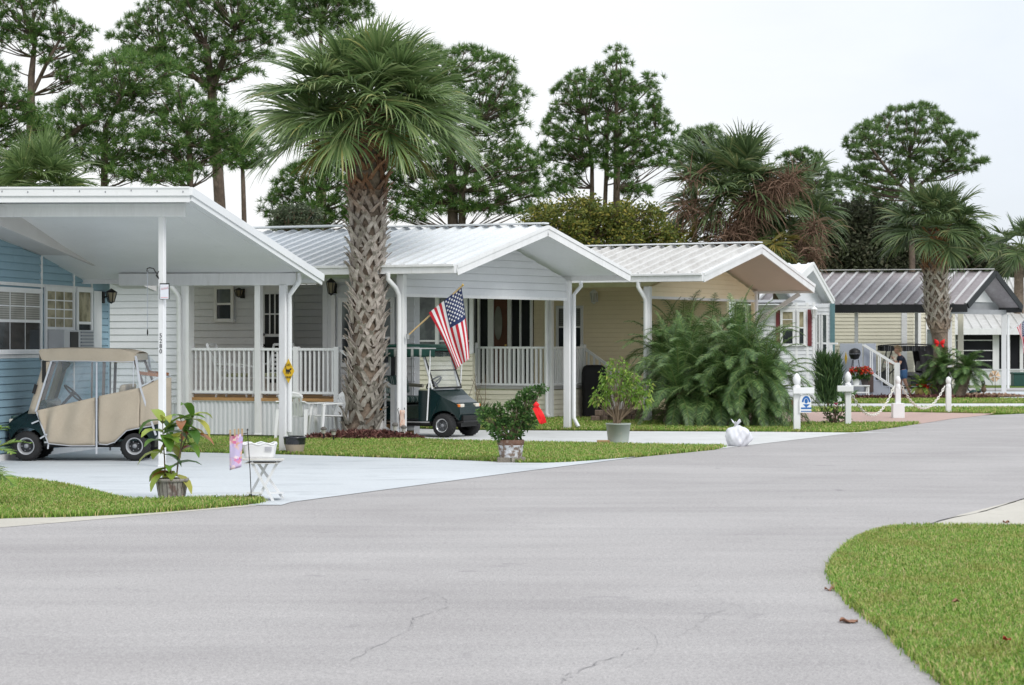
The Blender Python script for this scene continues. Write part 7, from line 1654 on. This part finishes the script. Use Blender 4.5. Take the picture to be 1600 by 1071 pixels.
# kettle grill on the far porch
q = STAIRF.p(STAIRF.s_at(1334), .5, 0); t = thing('kettle_grill', 'black kettle grill with open lid between the grey panels', 'grill', q); mb = MB(); z_ = 1.42
mb.lathe([(.001, z_-.17), (.13, z_-.14), (.19, z_), (.2, z_+.02)], q, 16); mb.build('bowl', BLACK, t); mb = MB(); mb.lathe([(.2, z_+.03), (.18, z_+.14), (.09, z_+.2), (.001, z_+.22)], q, 16); mb.build('lid', BLACK, t)
for k in range(3): A = k*2.1; l = MB(); l.tube([q+Vector((.12*math.cos(A), .12*math.sin(A), z_-.17)), q+Vector((.3*math.cos(A), .3*math.sin(A), 0))], .014, 6); l.build('leg', BLACK, t)
# ================================================================ PERSON leaning by the dark cart
PF = gnd(1412, 620.5); per = thing('person', 'person in dark top and blue shorts leaning towards the dark golf cart', 'person', PF)
SKIN = M('skin', (.42, .24, .17), .55, .08, 12); NAVY = M('dark_navy_cotton', (.012, .016, .032), .85, .2, 10); DENIM = M('blue_denim', (.045, .11, .23), .85, .15, 14); HAIR = M('grey_blonde_hair', (.34, .26, .17), .7, .25, 30, (.22, .17, .11))
def skin_obj(name, nodes, edges, mat, parent, sub=2):
    me = bpy.data.meshes.new(name); me.from_pydata([tuple(n[0]) for n in nodes], edges, []); me.update()
    o = link(name, me, mat, parent); me.skin_vertices or None
    md = o.modifiers.new('skin', 'SKIN'); md.use_smooth_shade = True
    for i, n in enumerate(nodes):
        sv = me.skin_vertices[0].data[i]; r = n[1]; sv.radius = r if isinstance(r, tuple) else (r, r); sv.use_root = (i == 0)
    s = o.modifiers.new('sub', 'SUBSURF'); s.levels = sub; s.render_levels = sub
    return o
# local frame: x to the right of the photo, y away, z up; she faces left and leans forward
hip = (0.02, 0, .86); B = [
 (hip, (.15, .12)), ((.0, 0, 1.0), (.14, .11)), ((-.05, 0, 1.16), (.15, .12)), ((-.10, 0, 1.30), (.15, .11)), ((-.135, 0, 1.385), (.07, .06)), ((-.165, 0, 1.44), (.055, .055)),          # 0-5 pelvis to neck
 ((-.205, 0, 1.50), (.075, .085)), ((-.215, 0, 1.57), (.08, .095)), ((-.20, 0, 1.63), (.055, .065)),                                     # 6-8 head
 ((-.10, -.17, 1.315), .058), ((-.16, -.22, 1.12), .047), ((-.24, -.23, 1.05), .04), ((-.33, -.15, 1.22), .031), ((-.355, -.13, 1.265), .03),   # 9-13 near arm, bent up
 ((-.10, .17, 1.315), .058), ((-.20, .22, 1.12), .047), ((-.36, .2, 1.10), .038), ((-.50, .16, 1.14), .03),                    # 14-17 far arm reaching forward
 ((-.01, -.10, .80), (.095, .10)), ((-.0, -.11, .62), .078), ((.05, -.11, .45), .058), ((.13, -.11, .28), .05), ((.20, -.11, .10), .037), ((.21, -.11, .05), .04), ((.12, -.11, .035), .032),   # 18-24 near leg, stepping back
 ((-.01, .10, .80), (.095, .10)), ((-.08, .11, .62), .078), ((-.10, .11, .45), .058), ((-.08, .11, .28), .05), ((-.06, .11, .10), .037), ((-.06, .11, .05), .04), ((-.16, .11, .035), .032)]
E = [(0, 1), (1, 2), (2, 3), (3, 4), (4, 5), (5, 6), (6, 7), (7, 8), (3, 9), (9, 10), (10, 11), (11, 12), (12, 13), (3, 14), (14, 15), (15, 16), (16, 17), (0, 18), (18, 19), (19, 20), (20, 21), (21, 22), (22, 23), (23, 24), (0, 25), (25, 26), (26, 27), (27, 28), (28, 29), (29, 30), (30, 31)]
skin_obj('body', B, E, SKIN, per)
skin_obj('shirt', [((.03, 0, .80), (.185, .150)), ((.0, 0, .97), (.178, .150)), ((-.05, 0, 1.16), (.185, .155)), ((-.10, 0, 1.30), (.18, .14)), ((-.13, 0, 1.375), (.09, .085)), ((-.105, -.18, 1.305), .085), ((-.145, -.23, 1.18), .078), ((-.105, .18, 1.305), .085), ((-.16, .23, 1.18), .078)], [(0, 1), (1, 2), (2, 3), (3, 4), (3, 5), (5, 6), (3, 7), (7, 8)], NAVY, per)
skin_obj('shorts', [((.01, 0, 1.0), (.165, .138)), ((.0, 0, .80), (.175, .142)), ((-.0, -.105, .74), .118), ((.0, -.112, .56), .108), ((-.02, .105, .74), .118), ((-.09, .112, .56), .108)], [(0, 1), (1, 2), (2, 3), (1, 4), (4, 5)], DENIM, per)
for side, (cx, cz) in ((-1, (.0, 0)), (1, (0, 0))):
    bx, by, bz = (.20, -.11, .045) if side < 0 else (-.07, .11, .045)
    skin_obj('shoe', [((bx+.02, by, bz+.01), .05), ((bx-.08, by, bz), .052), ((bx-.18, by, bz-.008), .042)], [(0, 1), (1, 2)], M('white_shoe%d' % side, (.7, .7, .72), .6, .05, 8), per)
for pts in ([(-.355, -.13, 1.265), (-.385, -.12, 1.31)], [(-.50, .16, 1.14), (-.55, .15, 1.155)]):      # hands: palm, four fingers, thumb
    a, b = Vector(pts[0]), Vector(pts[1]); d = (b-a).normalized(); s = d.cross(Vector((0, 1, 0))).normalized(); y = Vector((0, 1, 0))
    nodes = [(a-d*.02, (.028, .018)), (a+d*.04, (.040, .018)), (a+d*.085, (.040, .016))]; ed = [(0, 1), (1, 2)]
    for k, L in enumerate((.062, .075, .07, .052)):
        o = y*(-.03+.02*k); p = a+d*.085+o; i = len(nodes); nodes += [(p, .0095), (p+d*L*.5+s*.008, .009), (p+d*L*.85+s*.03, .0075)]; ed += [(2, i), (i, i+1), (i+1, i+2)]
    i = len(nodes); nodes += [(a+d*.02-y*.035, .011), (a+d*.06-y*.058+s*.015, .009), (a+d*.085-y*.055+s*.03, .008)]; ed += [(1, i), (i, i+1), (i+1, i+2)]
    skin_obj('hand', nodes, ed, SKIN, per, 1)
# head shape, face, ear, hair
hd = MB(); hc = Vector((-.215, 0, 1.555))
def head(u, v):
    A, Bn = 2*PI*u, PI*v; x, y, z = math.sin(Bn)*math.cos(A), math.sin(Bn)*math.sin(A), math.cos(Bn)
    X = .098*x; Yh = .075*y; Z = .118*z
    if x < 0: X -= .014*math.exp(-((z+.15)/.16)**2)*math.exp(-(y/.22)**2)*1.6; X += .010*math.exp(-((z-.12)/.12)**2)*math.exp(-((abs(y)-.4)/.2)**2)
    if z < -.3: X -= .012*(-.3-z); Yh *= 1-.25*(-.3-z)
    return hc+Vector((X, Yh, Z))
hd.grid(head, 32, 24); ho = hd.build('head', SKIN, per, local=True)
for sy in (-1, 1):
    ey = MB(); ey.lathe([(.001, -.012), (.0125, 0), (.001, .012)], hc+Vector((-.080, sy*.032, .012)), 10); ey.build('eye', M('eye%d' % sy, (.06, .04, .03), .2, .1, 5), ho, local=True)
    ea = MB(); ea.lathe([(.001, -.03), (.018, -.01), (.02, .012), (.001, .032)], hc+Vector((.01, sy*.076, -.005)), 10); ea.build('ear', SKIN, ho, local=True)
mo = MB(); mo.box(hc+Vector((-.094, -.022, -.062)), hc+Vector((-.084, .022, -.054))); mo.build('mouth', M('lip', (.35, .11, .10), .5, .1, 8), ho, local=True, bevel=.003)
n = 900; u = rand_dirs(n); k = (u[:, 2] > -.35) & ((u[:, 0] > -.45) | (u[:, 2] > .55)); u = u[k]; P = np.array(hc)+u*np.array([.105, .085, .122]); V, F = strips(P, u*.6+np.array([.3, 0, .25]), rand_dirs(len(u)), RNG.uniform(.05, .10, len(u)), np.full(len(u), .012), 4, np.full(len(u), 2.2))
np_obj('hair', V, F, HAIR, per, local=True)
# little white dog held at her chest? a pale towel over the far arm
tw = MB(); tw.grid(lambda u, v: Vector((PF.x, PF.y, 0))+Vector((lerp(-.30, -.40, u)+.02*math.sin(6*v), -.19+.1*u, lerp(1.36, 1.20, v)+.02*math.sin(5*u))), 6, 6); tag(tw.build('towel', M('cream_towel', (.62, .54, .44), .9, .1, 10), solid=.02), 'small pale towel held up by the leaning person', 'towel')
# ================================================================ CAMERA, SKY, LIGHT
cam = bpy.data.cameras.new('camera'); co_ = bpy.data.objects.new('camera', cam); COL.objects.link(co_)
co_.location = (0, 0, EYE); co_.rotation_euler = (math.radians(90), 0, 0)
cam.sensor_width = 36; cam.lens = 36*FL/1600; cam.clip_start = .1; cam.clip_end = 2000
cam.dof.use_dof = True; cam.dof.focus_distance = 36; cam.dof.aperture_fstop = 6.3
SC.camera = co_
SUN_EL, SUN_AZ = math.radians(42), math.radians(142)      # azimuth measured clockwise from +Y
w = bpy.data.worlds.new('World'); SC.world = w; w.use_nodes = True; nt = w.node_tree
bg = nt.nodes['Background']; bg.inputs['Strength'].default_value = .1
sk = nt.nodes.new('ShaderNodeTexSky'); sk.sky_type = 'NISHITA'; sk.sun_disc = False; sk.sun_elevation = SUN_EL; sk.sun_rotation = SUN_AZ
sk.air_density = 1.0; sk.dust_density = 2.0
tc = nt.nodes.new('ShaderNodeTexCoord'); mp = nt.nodes.new('ShaderNodeMapping'); mp.inputs['Scale'].default_value = (1, 1, 3.5); nt.links.new(tc.outputs['Generated'], mp.inputs[0])
cl = _ramp(nt, _noise(nt, 2.2, 7, .6, mp.outputs[0], .8), [(.34, (.86,)*3), (.60, (.98,)*3)])
sx = nt.nodes.new('ShaderNodeSeparateXYZ'); nt.links.new(tc.outputs['Generated'], sx.inputs[0])
zen = _ramp(nt, sx.outputs[2], [(0, (9.7, 9.85, 10.05, 1)), (.15, (10.1, 10.3, 10.6, 1)), (.9, (12.2, 12.7, 13.4, 1))])
bl = _ramp(nt, sx.outputs[0], [(.0, (1.09, 1.08, 1.06, 1)), (.10, (1.01, 1.025, 1.04, 1)), (.24, (.90, .95, 1.01, 1))])      # cloud thinner towards the right
zm = nt.nodes.new('ShaderNodeMix'); zm.data_type = 'RGBA'; zm.blend_type = 'MULTIPLY'; zm.inputs[0].default_value = 1; nt.links.new(zen, zm.inputs[6]); nt.links.new(bl, zm.inputs[7])
nt.links.new(_mix(nt, cl, sk.outputs[0], zm.outputs[2]), bg.inputs[0])
sl = bpy.data.lights.new('sun', 'SUN'); sl.energy = 1.9; sl.angle = math.radians(20); sl.color = (1, .96, .9)
so = bpy.data.objects.new('sun', sl); COL.objects.link(so)
sd_ = Vector((math.sin(SUN_AZ)*math.cos(SUN_EL), math.cos(SUN_AZ)*math.cos(SUN_EL), math.sin(SUN_EL)))
so.rotation_euler = sd_.to_track_quat('Z', 'Y').to_euler(); so.location = (20, -20, 40)
SC.view_settings.view_transform = 'Standard'; SC.view_settings.look = 'None'; SC.view_settings.exposure = 0; SC.view_settings.gamma = 1
